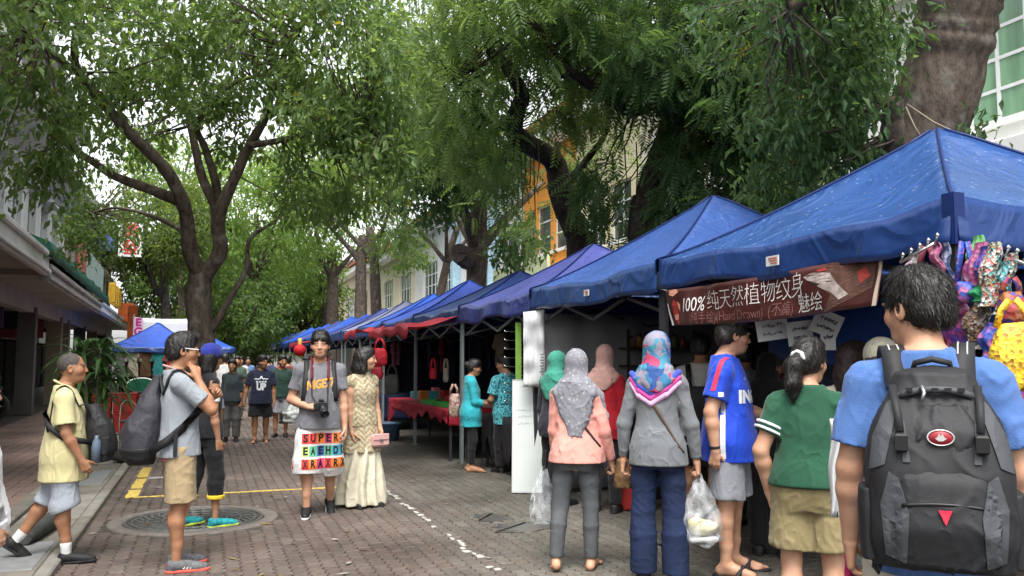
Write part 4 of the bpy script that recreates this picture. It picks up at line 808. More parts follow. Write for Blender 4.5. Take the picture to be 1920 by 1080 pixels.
    def eval(s, lo, vox, n):
        ax = [(lo[i] + vox * np.arange(n[i])).astype(np.float32) for i in range(3)]; D = np.full(n, .2, np.float32)
        for f, a, b, k, mode in s.ops:
            if mode == 'disp':
                i0 = [0] * 3; i1 = list(n)
                msk = np.abs(D) < .04; ii = np.nonzero(msk)
                if len(ii[0]): D[ii] += f(ax[0][ii[0]], ax[1][ii[1]], ax[2][ii[2]])
                continue
            pad = k + vox * 2 + .004
            i0 = [max(0, int((a[i] - pad - lo[i]) / vox)) for i in range(3)]; i1 = [min(n[i], int((b[i] + pad - lo[i]) / vox) + 2) for i in range(3)]
            if any(i1[i] <= i0[i] for i in range(3)): continue
            sl = tuple(slice(i0[i], i1[i]) for i in range(3)); x = ax[0][sl[0], None, None][:, :, :] if False else ax[0][sl[0]][:, None, None]; y = ax[1][sl[1]][None, :, None]; z = ax[2][sl[2]][None, None, :]
            d = f(x, y, z); d = np.broadcast_to(d, [i1[i] - i0[i] for i in range(3)]); cur = D[sl]
            if mode == '+':
                if k > 0: h = np.clip(.5 + .5 * (cur - d) / k, 0, 1); D[sl] = cur * (1 - h) + d * h - k * h * (1 - h)
                else: D[sl] = np.minimum(cur, d)
            elif mode == '-':
                if k > 0: h = np.clip(.5 - .5 * (cur + d) / k, 0, 1); D[sl] = cur * (1 - h) - d * h + k * h * (1 - h)
                else: D[sl] = np.maximum(cur, -d)
            else: D[sl] = np.maximum(cur, d)
        return D
_CE = [(0, 1), (2, 3), (4, 5), (6, 7), (0, 2), (1, 3), (4, 6), (5, 7), (0, 4), (1, 5), (2, 6), (3, 7)]
_CO = np.array([(i & 1, (i >> 1) & 1, (i >> 2) & 1) for i in range(8)])
def nets(D, lo, vox):
    """surface nets: one quad surface from a sampled distance field"""
    S = D < 0; n = D.shape; c = np.zeros([k - 1 for k in n], np.int8)
    for i, j, k in _CO: c += S[i:n[0] - 1 + i, j:n[1] - 1 + j, k:n[2] - 1 + k]
    I = np.nonzero((c > 0) & (c < 8)); N = len(I[0])
    if N == 0: return np.zeros((0, 3)), np.zeros((0, 4), int)
    idx = np.full(c.shape, -1, np.int32); idx[I] = np.arange(N); val = np.stack([D[I[0] + o[0], I[1] + o[1], I[2] + o[2]] for o in _CO], 1)
    P = np.zeros((N, 3)); cnt = np.zeros(N)
    for a, b in _CE:
        va, vb = val[:, a], val[:, b]; m = (va < 0) != (vb < 0); t = np.where(m, va / np.where(m, va - vb, 1), 0)
        P += np.where(m[:, None], _CO[a] + (_CO[b] - _CO[a]) * t[:, None], 0); cnt += m
    P = (P / cnt[:, None] + np.stack(I, 1)) * vox + lo; Q = []
    for ax in range(3):
        b_, c_ = (ax + 1) % 3, (ax + 2) % 3; sl0 = [slice(None)] * 3; sl1 = [slice(None)] * 3; sl0[ax] = slice(0, -1); sl1[ax] = slice(1, None)
        A = S[tuple(sl0)]; B = S[tuple(sl1)]; E = np.nonzero(A != B); e = np.stack(E, 1); ok = (e[:, b_] > 0) & (e[:, c_] > 0) & (e[:, b_] < c.shape[b_]) & (e[:, c_] < c.shape[c_]); e = e[ok]; fl = A[tuple(e.T)]
        q = []
        for db, dc in ((1, 1), (0, 1), (0, 0), (1, 0)):
            g = e.copy(); g[:, b_] -= db; g[:, c_] -= dc; q.append(idx[tuple(g.T)])
        q = np.stack(q, 1); q[~fl] = q[~fl][:, ::-1]; Q.append(q[(q >= 0).all(1)])
    return P, np.concatenate(Q)
def skin_mesh(name, F, vox, boxes=None):
    """boxes: finer cells inside given boxes [(lo, hi, vox)] are meshed separately and joined into the same surface"""
    lo, hi = F.bounds(); lo = lo - vox * 3; hi = hi + vox * 3
    Vs = []; Qs = []; k = 0
    def add(l, h, vx, cut=None):
        nonlocal k
        n = [int(math.ceil((h[i] - l[i]) / vx)) + 1 for i in range(3)]; D = F.eval(l, vx, n); P, Q = nets(D, l, vx)
        if cut is not None and len(Q):
            cen = P[Q].mean(1); keep = np.ones(len(Q), bool)
            for (bl, bh, bv) in cut: keep &= ~((cen > bl + bv) & (cen < bh - bv)).all(1)
            Q = Q[keep]
        Vs.append(P); Qs.append(Q + k); k += len(P)
    add(lo, hi, vox, boxes)
    for (bl, bh, bv) in boxes or []: add(np.asarray(bl, float), np.asarray(bh, float), bv)
    V = np.concatenate(Vs); Q = np.concatenate(Qs); used = np.zeros(len(V), bool); used[Q.ravel()] = True; re = np.cumsum(used) - 1
    return np_mesh(name, V[used], quads=re[Q])

# ---- skeleton: x = the person's right, y = forward, z = up
def skel(H, fem=False, lean=0, side=0, twist=0, head=(0, 0, 0), aR=None, aL=None, lR=None, lL=None, build=1.0, foot=(0, 0), footp=(0, 0), hz=None):
    k = dict(H=H, fem=fem, b=build); T = rotm(-lean, side, twist)      # lean > 0 bends forwards
    legs = {}
    for sgn, nm, l in ((1, 'R', lR), (-1, 'L', lL)):
        up, lo = l or ((.04, .03, -1), (.0, -.06, -1)); up = nrm((up[0] * sgn, up[1], up[2])); lo = nrm((lo[0] * sgn, lo[1], lo[2]))
        hip = np.array((sgn * .052 * H, 0, 0)); kn = hip + up * .242 * H; an = kn + lo * .243 * H; legs[nm] = (hip, kn, an)
    base = -min(legs['R'][2][2], legs['L'][2][2]) + .042 * H; pel = np.array((0, 0, base if hz is None else hz)); k['pel'] = pel; k['T'] = T
    for i, (nm, sgn) in enumerate((('R', 1), ('L', -1))):
        h_, kn, an = legs[nm]; k['hip' + nm], k['kn' + nm], k['an' + nm] = pel + h_, pel + kn, pel + an
        fd = rotm(0, 0, -sgn * 8 + foot[i]) @ np.array((0, math.cos(R(footp[i])), -math.sin(R(footp[i])))); k['fd' + nm] = fd
    tp = lambda x, y, z: pel + T @ np.array((x, y, z)) * H
    k['tp'] = tp; sw = .086 if fem else .104; k['sw'] = sw
    k['neck0'] = tp(0, -.014, .312); k['neck1'] = tp(0, .008, .352)
    HR = T @ rotm(0, 0, head[0]) @ rotm(-head[1], head[2], 0); k['HR'] = HR; k['hc'] = k['neck1'] + HR @ np.array((0, .012, .054)) * H
    for sgn, nm, a in ((1, 'R', aR), (-1, 'L', aL)):
        up, lo = (a or ((.14, -.03, -1), (.02, .14, -1)))[:2]; sh = tp(sgn * sw, -.006, .268); up = nrm((up[0] * sgn, up[1], up[2])); lo = nrm((lo[0] * sgn, lo[1], lo[2]))
        el = sh + up * .172 * H; wr = el + lo * .148 * H; k['sh' + nm], k['el' + nm], k['wr' + nm] = sh, el, wr
        hd = dict(dir=None, palm=(-1, 0, 0), curl=.35); hd.update((a[2] if a and len(a) > 2 else {}))
        dd = nrm((hd['dir'][0] * sgn, hd['dir'][1], hd['dir'][2])) if hd['dir'] is not None else lo; pn = np.array((hd['palm'][0] * sgn, hd['palm'][1], hd['palm'][2]), float); pn = nrm(pn - dd * (pn @ dd))
        k['hand' + nm] = (dd, pn, hd['curl'], sgn); k['palm' + nm] = wr + dd * .055 * H
    return k
def torso_st(k, g=0., cut=-9, hipg=0.):
    H = k['H']; b = k['b']; s = 1.0
    if k['fem']: rows = [(-.075, 0, 0, .082, .062), (-.02, 0, -.004, .100, .072), (.03, 0, -.004, .096, .068), (.10, 0, 0, .074, .055), (.155, 0, .004, .078, .060), (.20, 0, .006, .083, .064), (.245, 0, 0, .078, .054), (.285, 0, -.006, .052, .044), (.325, 0, -.012, .030, .032)]
    else: rows = [(-.075, 0, 0, .078, .062), (-.02, 0, -.002, .094, .070), (.03, 0, 0, .090, .066), (.10, 0, .002, .086, .062), (.155, 0, .002, .091, .066), (.20, 0, .002, .095, .067), (.245, 0, -.002, .088, .058), (.285, 0, -.008, .058, .047), (.325, 0, -.014, .032, .034)]
    return [(z * H, x * H, y * H, a * H * b + g, c * H * b + g) for z, x, y, a, c in rows if z >= cut]
def add_hand(F, k, nm, sc=1.0, voxelfine=True):
    H = k['H'] * sc; d, n, curl, sgn = k['hand' + nm]; w0 = k['wr' + nm]; s_ = np.cross(n, d) * sgn; u = H / 1.7
    # s_ points to the thumb side
    if nm == 'R': s_ = np.cross(d, n)
    else: s_ = np.cross(n, d)
    P = lambda a, b, c: w0 + (d * a + s_ * b + n * c) * u
    F.cone(P(.012, 0, 0), P(.045, .018, 0), .019 * u, .016 * u, .012); F.cone(P(.015, -.012, 0), P(.082, -.028, .0), .017 * u, .0125 * u, .014); F.cone(P(.02, .010, 0), P(.086, .026, 0), .018 * u, .0125 * u, .014); F.cone(P(.03, 0, -.002), P(.088, 0, -.002), .017 * u, .0125 * u, .014)
    for i, (off, L) in enumerate(((.028, .066), (.010, .075), (-.009, .070), (-.027, .054))):
        c = curl * (1 + .12 * i); p = P(.086 - .004 * abs(i - 1), off, 0); dirv = d * 1.0; ang = 0; rr = .0088 * u
        for j, (fr, cc) in enumerate(((.46, .55), (.30, .95), (.24, .7))):
            ang += c * cc * 1.5; dv = d * math.cos(ang) + n * math.sin(ang) + s_ * (off * 1.2 * (1 - curl)); q = p + nrm(dv) * L * fr * u; F.cone(p, q, rr, rr * .92, .003); p = q; rr *= .92
    p = P(.028, .030, .004)
    for j, (L, sp, bd) in enumerate(((.042, .75, .25 + curl * .5), (.030, .45, .5 + curl * .6), (.024, .3, .6 + curl * .7))):
        dv = d * .75 + s_ * sp * (1 - curl * .4) + n * bd * .8; q = p + nrm(dv) * L * u; F.cone(p, q, (.0115 - .001 * j) * u, (.0105 - .001 * j) * u, .005); p = q
def add_head(F, k, fem=False):
    u = k['H'] / 1.7 * (1.09 if not fem else 1.05); c = k['hc']; M = k['HR']; P = lambda x, y, z: c + M @ np.array((x, y, z)) * u
    E = lambda x, y, z, r, kk=.02, mode='+': F.ell(P(x, y, z), np.array(r) * u, kk, mode, M)
    E(0, -.012, .028, (.074, .094, .088)); E(0, .022, -.035, (.058, .066, .072), .04); E(0, .052, -.082, (.034, .032, .024), .035)
    E(.042, .048, -.022, (.024, .03, .026), .025); E(-.042, .048, -.022, (.024, .03, .026), .025)      # cheekbones
    for sx in (1, -1):
        E(sx * .031, .098, .006, (.017, .016, .010), .012, '-'); E(sx * .031, .076, .005, (.012, .012, .009), .004)
        E(sx * .031, .080, .024, (.022, .012, .006), .012); E(sx * .075, -.006, -.006, (.010, .019, .031), .008); E(sx * .079, -.002, -.003, (.006, .010, .018), .006, '-')
    F.cone(P(0, .084, .012), P(0, .101, -.024), .007 * u, .0115 * u, .014); E(.011, .094, -.027, (.008, .010, .007), .006); E(-.011, .094, -.027, (.008, .010, .007), .006)
    E(0, .086, -.052, (.022, .012, .0055), .007); E(0, .084, -.062, (.019, .012, .0065), .006); E(0, .0975, -.0565, (.02, .006, .0016), .002, '-')
def face_tint(k, V, base, fem=False):
    u = k['H'] / 1.7 * (1.05 if k['fem'] else 1.09); c = k['hc']; L = (V - c) @ k['HR'] / u; col = np.tile(np.array(base), (len(V), 1)); h = np.abs(L[:, 2]) < .14; x, y, z = L.T
    front = h & (y > .05)
    lips = front & (((np.abs(x) / .022) ** 2 + ((z + .057) / .011) ** 2) < 1) & (y > .07); col[lips] = np.array(base) * np.array((.88, .66, .66))
    brow = front & (np.abs(z - .031 + .25 * (np.abs(x) - .032) ** 2 / .03) < .0045) & (np.abs(np.abs(x) - .033) < .019); col[brow] = np.array(base) * .28
    eye = front & (((np.abs(np.abs(x) - .031) / .0135) ** 2 + ((z - .005) / .0036) ** 2) < 1); col[eye] = np.array(base) * .55; iris = front & (((np.abs(np.abs(x) - .031) / .0055) ** 2 + ((z - .005) / .0035) ** 2) < 1); col[iris] = (.012, .01, .009)
    cheek = front & (((np.abs(np.abs(x) - .045) / .03) ** 2 + ((z + .03) / .03) ** 2) < 1); col[cheek] = col[cheek] * np.array((1.06, .95, .93))
    return col
SKIN = attr_mat('skin', .5, spec=.35, sss=.06, bump=.06, bscale=120)
_n = SKIN.node_tree.nodes; _l = SKIN.node_tree.links; _b = _n['Principled BSDF']; _s = _b.inputs['Base Color'].links[0].from_socket; _tc = _n.new('ShaderNodeTexCoord'); _nz = _n.new('ShaderNodeTexNoise'); _nz.inputs['Scale'].default_value = 14; _nz.inputs['Detail'].default_value = 7; _l.new(_tc.outputs['Object'], _nz.inputs['Vector']); _rp = _n.new('ShaderNodeValToRGB'); _rp.color_ramp.elements[0].position = .32; _rp.color_ramp.elements[1].position = .68; _rp.color_ramp.elements[0].color = (.86, .74, .68, 1); _rp.color_ramp.elements[1].color = (1.06, 1.08, 1.08, 1); _l.new(_nz.outputs['Fac'], _rp.inputs[0]); _mx = _n.new('ShaderNodeMix'); _mx.data_type = 'RGBA'; _mx.blend_type = 'MULTIPLY'; _mx.inputs[0].default_value = 1; _l.new(_s, _mx.inputs[6]); _l.new(_rp.outputs[0], _mx.inputs[7]); _l.new(_mx.outputs[2], _b.inputs['Base Color'])
def body(root, k, tone, vox=.009, fine=.0045, feet='bare', hands=('R', 'L'), headvox=.005, cover=(.93, 1.0)):
    F = Fld(); H = k['H']; b = k['b'] * (.92 if k['fem'] else 1); T = k['T']
    F.loft([(z, x, y, a * cover[0], c * cover[0]) if z < .24 * k['H'] else (z, x, y, a * .97, c * .97) for z, x, y, a, c in torso_st(k)], .03, o=k['pel'], M=T)
    F.cone(k['neck0'], k['neck1'] + (k['hc'] - k['neck1']) * .35, .036 * H * (.84 if k['fem'] else 1), .031 * H * (.84 if k['fem'] else 1), .03); F.cone(k['shR'], k['neck0'], .022 * H, .025 * H, .03); F.cone(k['shL'], k['neck0'], .022 * H, .025 * H, .03)
    for nm in 'RL':
        sh, el, wr = k['sh' + nm], k['el' + nm], k['wr' + nm]
        F.chain([sh, sh + (el - sh) * .45, el], [.029 * H * b, .0275 * H * b, .0235 * H * b], .03); F.chain([el, el + (wr - el) * .3, wr], [.0235 * H * b, .0245 * H * b, .0155 * H * b], .02)
        if nm in hands: add_hand(F, k, nm)
        hp, kn, an = k['hip' + nm], k['kn' + nm], k['an' + nm]; back = nrm(np.cross(an - kn, (1, 0, 0))); back = back if back[1] < 0 else -back
        lc = cover[1]; F.chain([hp + (0, 0, .02), hp + (kn - hp) * .5, kn], [.048 * H * b * lc, .041 * H * b * lc, .031 * H * b * lc], .02); F.chain([kn, kn + (an - kn) * .32 + back * .012 * H * lc, kn + (an - kn) * .7, an], [.030 * H * b * lc, .0335 * H * b * lc, .023 * H * b * lc, .0195 * H * b * lc], .02)
        if feet == 'bare':
            fd = k['fd' + nm]; side = np.cross(fd, (0, 0, 1)); hl = an + np.array((0, 0, -.022 * H)) - fd * .022 * H
            F.cone(an, hl, .021 * H, .019 * H, .02); F.cone(an + fd * .02 * H + (0, 0, -.008 * H), an + fd * .10 * H + (0, 0, -.028 * H), .022 * H, .014 * H, .025); F.cone(hl, an + fd * .1 * H + (0, 0, -.03 * H), .017 * H, .013 * H, .02)
            for j in range(5):
                t0 = an + fd * (.10 - .006 * j) * H + side * ((j - 2) * .0105 * H) * (1 if nm == 'L' else -1) + (0, 0, -.031 * H); F.cone(t0, t0 + fd * (.03 - .003 * j) * H + (0, 0, -.003 * H), (.0085 if j == 0 else .0065) * H, (.0075 if j == 0 else .0055) * H, .005)
    add_head(F, k, k['fem'])
    bx = []
    if headvox: c = k['hc']; bx.append((c - .15 * H / 1.7, c + .15 * H / 1.7, headvox))
    if fine:
        for nm in hands:
            d = k['hand' + nm][0]; cc = k['wr' + nm] + d * .09 * H / 1.7; bx.append((cc - .115 * H / 1.7, cc + .115 * H / 1.7, fine))
    bx = [(l, h, v) for l, h, v in bx if not any(False for _ in ())]
    # boxes must not overlap
    ok = []
    for l, h, v in bx:
        if all(((l > h2) | (h < l2)).any() for l2, h2, _ in ok): ok.append((l, h, v))
    me = skin_mesh('body', F, vox, ok); V = np.empty(len(me.vertices) * 3, np.float32); me.vertices.foreach_get('co', V); V = V.reshape(-1, 3)
    set_col(me, face_tint(k, V.astype(float), tone, k['fem'])); return obj('body', me, SKIN, root)
# ---- cloth
def folds(seed, amp, wl=.2, stretch=(1, 1, .6)):
    """soft billows plus sparse crease ridges"""
    n0 = Noise(seed, .3, 5); n1 = Noise(seed + 3, wl, 5); n2 = Noise(seed + 9, wl * .6, 5); n3 = Noise(seed + 17, .25, 4); sx, sy, sz = stretch
    def f(x, y, z):
        a = n1(x * sx, y * sy, z * sz); b = n2(x * sx, y * sy, z * sz); msk = np.clip(.5 + .6 * n3(x, y, z), 0, 1)
        return (amp * .45 * n0(x, y, z) - amp * 1.1 * msk * np.exp(-(a / .28) ** 2) - amp * .55 * np.exp(-(b / .22) ** 2) + amp * .5).astype(np.float32)
    return f
def fabric(name, c, rough=.85, var=.07, bump=.25, bs=180, sheen=.12, **kw):
    """woven cloth: fine weave over broader soft creases"""
    new = name not in MATS; m = mat(name, c, rough, var, 9, bump, bs, spec=.2, sheen=sheen, **kw)
    if new:
        N = m.node_tree.nodes; L = m.node_tree.links; b = N['Principled BSDF']; old = b.inputs['Normal'].links[0].from_node; tc = N.new('ShaderNodeTexCoord'); mp = N.new('ShaderNodeMapping'); mp.inputs['Scale'].default_value = (1, 1, .55); mp.inputs['Rotation'].default_value = (.3, .5, .2); L.new(tc.outputs['Object'], mp.inputs[0])
        n = N.new('ShaderNodeTexNoise'); n.inputs['Scale'].default_value = 5.5; n.inputs['Detail'].default_value = 2; n.inputs['Distortion'].default_value = .7; L.new(mp.outputs[0], n.inputs['Vector']); sub_ = N.new('ShaderNodeMath'); sub_.operation = 'SUBTRACT'; sub_.inputs[1].default_value = .5; L.new(n.outputs['Fac'], sub_.inputs[0]); ab = N.new('ShaderNodeMath'); ab.operation = 'ABSOLUTE'; L.new(sub_.outputs[0], ab.inputs[0])
        mr = N.new('ShaderNodeMapRange'); mr.interpolation_type = 'SMOOTHSTEP'; mr.inputs['From Max'].default_value = .09; mr.inputs['To Min'].default_value = 1; mr.inputs['To Max'].default_value = 0; L.new(ab.outputs[0], mr.inputs['Value']); b2 = N.new('ShaderNodeBump'); b2.inputs['Strength'].default_value = .32; b2.inputs['Distance'].default_value = .012; L.new(mr.outputs[0], b2.inputs['Height']); L.new(old.outputs[0], b2.inputs['Normal']); L.new(b2.outputs[0], b.inputs['Normal'])
    return m
def top_(root, k, m, hem, sleeve=.62, ease=.016, flare=.0, seed=1, vox=.0085, name='shirt', neckr=.047, neckf=.01, amp=.005, sl_ease=.016, arms=('R', 'L'), nosleeve=False, hipmul=1.0, collar=None):
    H = k['H']; b = k['b'] * (.92 if k['fem'] else 1); F = Fld(); st = torso_st(k, ease, -.08)
    st = [(z, x, y, a + flare * max(0, min(1, (.22 * H - z) / (.25 * H))), c + flare * max(0, min(1, (.22 * H - z) / (.25 * H)))) for z, x, y, a, c in st]
    z0 = (hem - k['pel'][2])
    st = [s for s in st if s[0] > z0 + .01]
    lo = min(st); st.append((z0 - .03, lo[1], lo[2], lo[3] * hipmul + flare * .15, lo[4] * hipmul + flare * .2)); F.loft(st, .02, o=k['pel'], M=k['T'])
    F.cone(k['shR'], k['neck0'], .027 * H + ease * .5, .031 * H, .04); F.cone(k['shL'], k['neck0'], .027 * H + ease * .5, .031 * H, .04)
    ends = []
    for nm in arms:
        sh, el, wr = k['sh' + nm], k['el' + nm], k['wr' + nm]; r0 = .0295 * H * b + sl_ease * .72; F.cone(sh, sh + (el - sh) * .1, r0, r0, .03)
        if nosleeve: continue
        if sleeve <= 1: F.fcone(sh, sh + (el - sh) * (sleeve + .08), r0, .030 * H * b + sl_ease * 1.35, .025); ends.append((sh + (el - sh) * sleeve, nrm(el - sh), .030 * H * b + sl_ease * 1.35 - .006))
        else:
            f = sleeve - 1; e2 = el + (wr - el) * f; F.cone(sh, sh + (el - sh) * .5, r0, .029 * H * b + sl_ease * .9, .02); F.cone(sh + (el - sh) * .5, el, .029 * H * b + sl_ease * .9, .026 * H * b + sl_ease * .9, .007); F.cone(el, el, .027 * H * b + sl_ease, .027 * H * b + sl_ease, .015); re = (.0245 + (.0165 - .0245) * f) * H * b + sl_ease * .75; F.fcone(el, e2 + (wr - el) * .06, .0255 * H * b + sl_ease * .9, re, .006); ends.append((e2, nrm(wr - el), re - .005))
    F.noise(folds(seed, amp))
    F.ell(k['neck0'] + k['T'] @ np.array((0, neckf * 1.2, .022)) * H, np.array((neckr, neckr * 1.05, .05)) * H * (.9 if k['fem'] else 1), .008, '-')
    pe = k['pel']; T_ = k['T']; zc = np.array((0, 0, 1.)); F.loft([(z0 - .08, lo[1], lo[2], lo[3] + flare + .03, lo[4] + flare + .03), (z0, lo[1], lo[2], lo[3] + flare + .03, lo[4] + flare + .03)], .003, '-', o=pe, M=T_, e=2.6)
    for p, d, r in ends: F.fcone(p, p + d * .07, r + .014, r + .014, .004, '-'); F.fcone(p - d * .02, p + d * .02, r - .014, r - .008, .003, '-')
    me = skin_mesh(name, F, vox); return obj(name, me, m, root)
def legs_(root, k, m, hem, ease=.02, flare=.02, seed=3, vox=.009, name='shorts', waist=None, amp=.006, taper=None, seat=0):
    """hem: fraction along the leg (1 = knee, 2 = ankle)"""
    H = k['H']; b = k['b'] * (.92 if k['fem'] else 1); F = Fld(); st = [s for s in torso_st(k, ease * .55, -.09) if s[0] < (.05 if hem > 1.5 else .0) * H]; top = max(st); F.loft(st + [(top[0] + .03, *top[1:])], .03, o=k['pel'], M=k['T']); ends = []
    if seat: [F.ell(k['pel'] + np.array((sx * .043 * H, -.032 * H, -.035 * H)), np.array((.050, .046, .055)) * H, .03) for sx in (1, -1)]
    for nm in 'RL':
        hp, kn, an = k['hip' + nm], k['kn' + nm], k['an' + nm]; rh = .054 * H * b + ease * .7; rk = .033 * H * b + ease + flare
        if hem <= 1: e = hp + (kn - hp) * hem; re = rh + (rk - rh) * hem; F.fcone(hp, e + (kn - hp) * .07, rh, re, .03, rip=(.004, 5, seed)); ends.append((e, nrm(kn - hp), re - .006))
        else:
            e = kn + (an - kn) * (hem - 1); ra = .021 * H * b + (taper if taper is not None else ease + flare); re = rk + (ra - rk) * (hem - 1); F.chain([hp, hp + (kn - hp) * .5, kn], [rh, (rh + rk) / 2, rk], .03); mid = kn + (e - kn) * .35 + np.array((0, -.006 * H, 0)); F.cone(kn, mid, rk, rk * .55 + re * .45 + .006, .02); F.fcone(mid, e + (e - mid) * .06, rk * .55 + re * .45 + .005, re, .015); ends.append((e, nrm(e - mid), re - .006))
    F.noise(folds(seed, amp * .7, .13, (1, 1, 1.0)))
    for p, d, r in ends: F.fcone(p, p + d * .07, r + .03, r + .03, .004, '-'); F.fcone(p - d * .02, p + d * .02, r - .014, r - .008, .003, '-')
    return obj(name, skin_mesh(name, F, vox), m, root)
def skirt_(root, k, m, z0, w, name='skirt', seed=2, vox=.010, ripple=(.02, 9), ztop=None, flarey=.8, ease=.012, cy_=0.):
    H = k['H']; F = Fld(); pz = k['pel'][2]; zt = ztop if ztop is not None else pz + .09 * H; a0 = .080 * H + ease; hip = .100 * H + ease
    st = [(z0 - pz, 0, cy_, w, w * flarey), ((z0 - pz) * .5, 0, cy_ * .5, (hip + w) / 2, (hip * .75 + w * flarey) / 2), (-.02 * H, 0, 0, hip, hip * .75), (zt - pz, 0, 0, a0, a0 * .8)]
    F.loft(st, .02, o=k['pel'], e=2.0, rip=(*ripple, seed, -.02 * H)); F.noise(folds(seed, .005, .1, (1, 1, .25))); return obj(name, skin_mesh(name, F, vox), m, root)
def shoes_(root, k, upper, sole, vox=.007, sock=None, low=True):
    H = k['H']
    for nm in 'RL':
        an, fd = k['an' + nm], k['fd' + nm]; dn = nrm(np.array((0, 0, -1)) - fd * (np.array((0, 0, -1)) @ fd)); A = lambda f, d: an + fd * f * H + dn * d * H; F = Fld(); G = Fld()
        F.cone(A(-.012, .012), A(-.018, .026), .026 * H, .022 * H, .02); F.cone(A(.0, .012), A(.09, .026), .026 * H, .019 * H, .03); F.cone(A(.06, .024), A(.115, .028), .022 * H, .017 * H, .02); F.half(A(0, .0385), dn); F.ell(A(.0, -.02), np.array((.021, .024, .022)) * H, .004, '-') if low else None
        o = obj('shoe', skin_mesh('shoe', F, vox), upper, root)
        G.cone(A(-.018, .036), A(.05, .036), .024 * H, .023 * H, .02); G.cone(A(.05, .036), A(.118, .036), .026 * H, .019 * H, .02); G.half(A(0, .030), -dn); G.half(A(0, .043), dn); obj('sole', skin_mesh('sole', G, vox * .8), sole, o)
        if sock is not None:
            S = Fld(); kn = k['kn' + nm]; S.cone(an, an + (kn - an) * .2, .0225 * H, .026 * H, .01); obj('sock', skin_mesh('sock', S, vox), sock, root)
def sandals_(root, k, m, vox=.007):
    H = k['H']
    for nm in 'RL':
        an, fd = k['an' + nm], k['fd' + nm]; dn = nrm(np.array((0, 0, -1)) - fd * (np.array((0, 0, -1)) @ fd)); A = lambda f, d: an + fd * f * H + dn * d * H
        G = Fld(); G.cone(A(-.03, .040), A(.05, .040), .026 * H, .025 * H, .02); G.cone(A(.05, .040), A(.125, .040), .028 * H, .022 * H, .02); G.half(A(0, .036), -dn); G.half(A(0, .0425), dn); s2 = np.cross(fd, dn); G.cone(A(.05, .034) + s2 * .03 * H, A(.065, .002), .010 * H, .009 * H, .006); G.cone(A(.05, .034) - s2 * .03 * H, A(.065, .002), .010 * H, .009 * H, .006); obj('sandal', skin_mesh('sandal', G, vox), m, root)
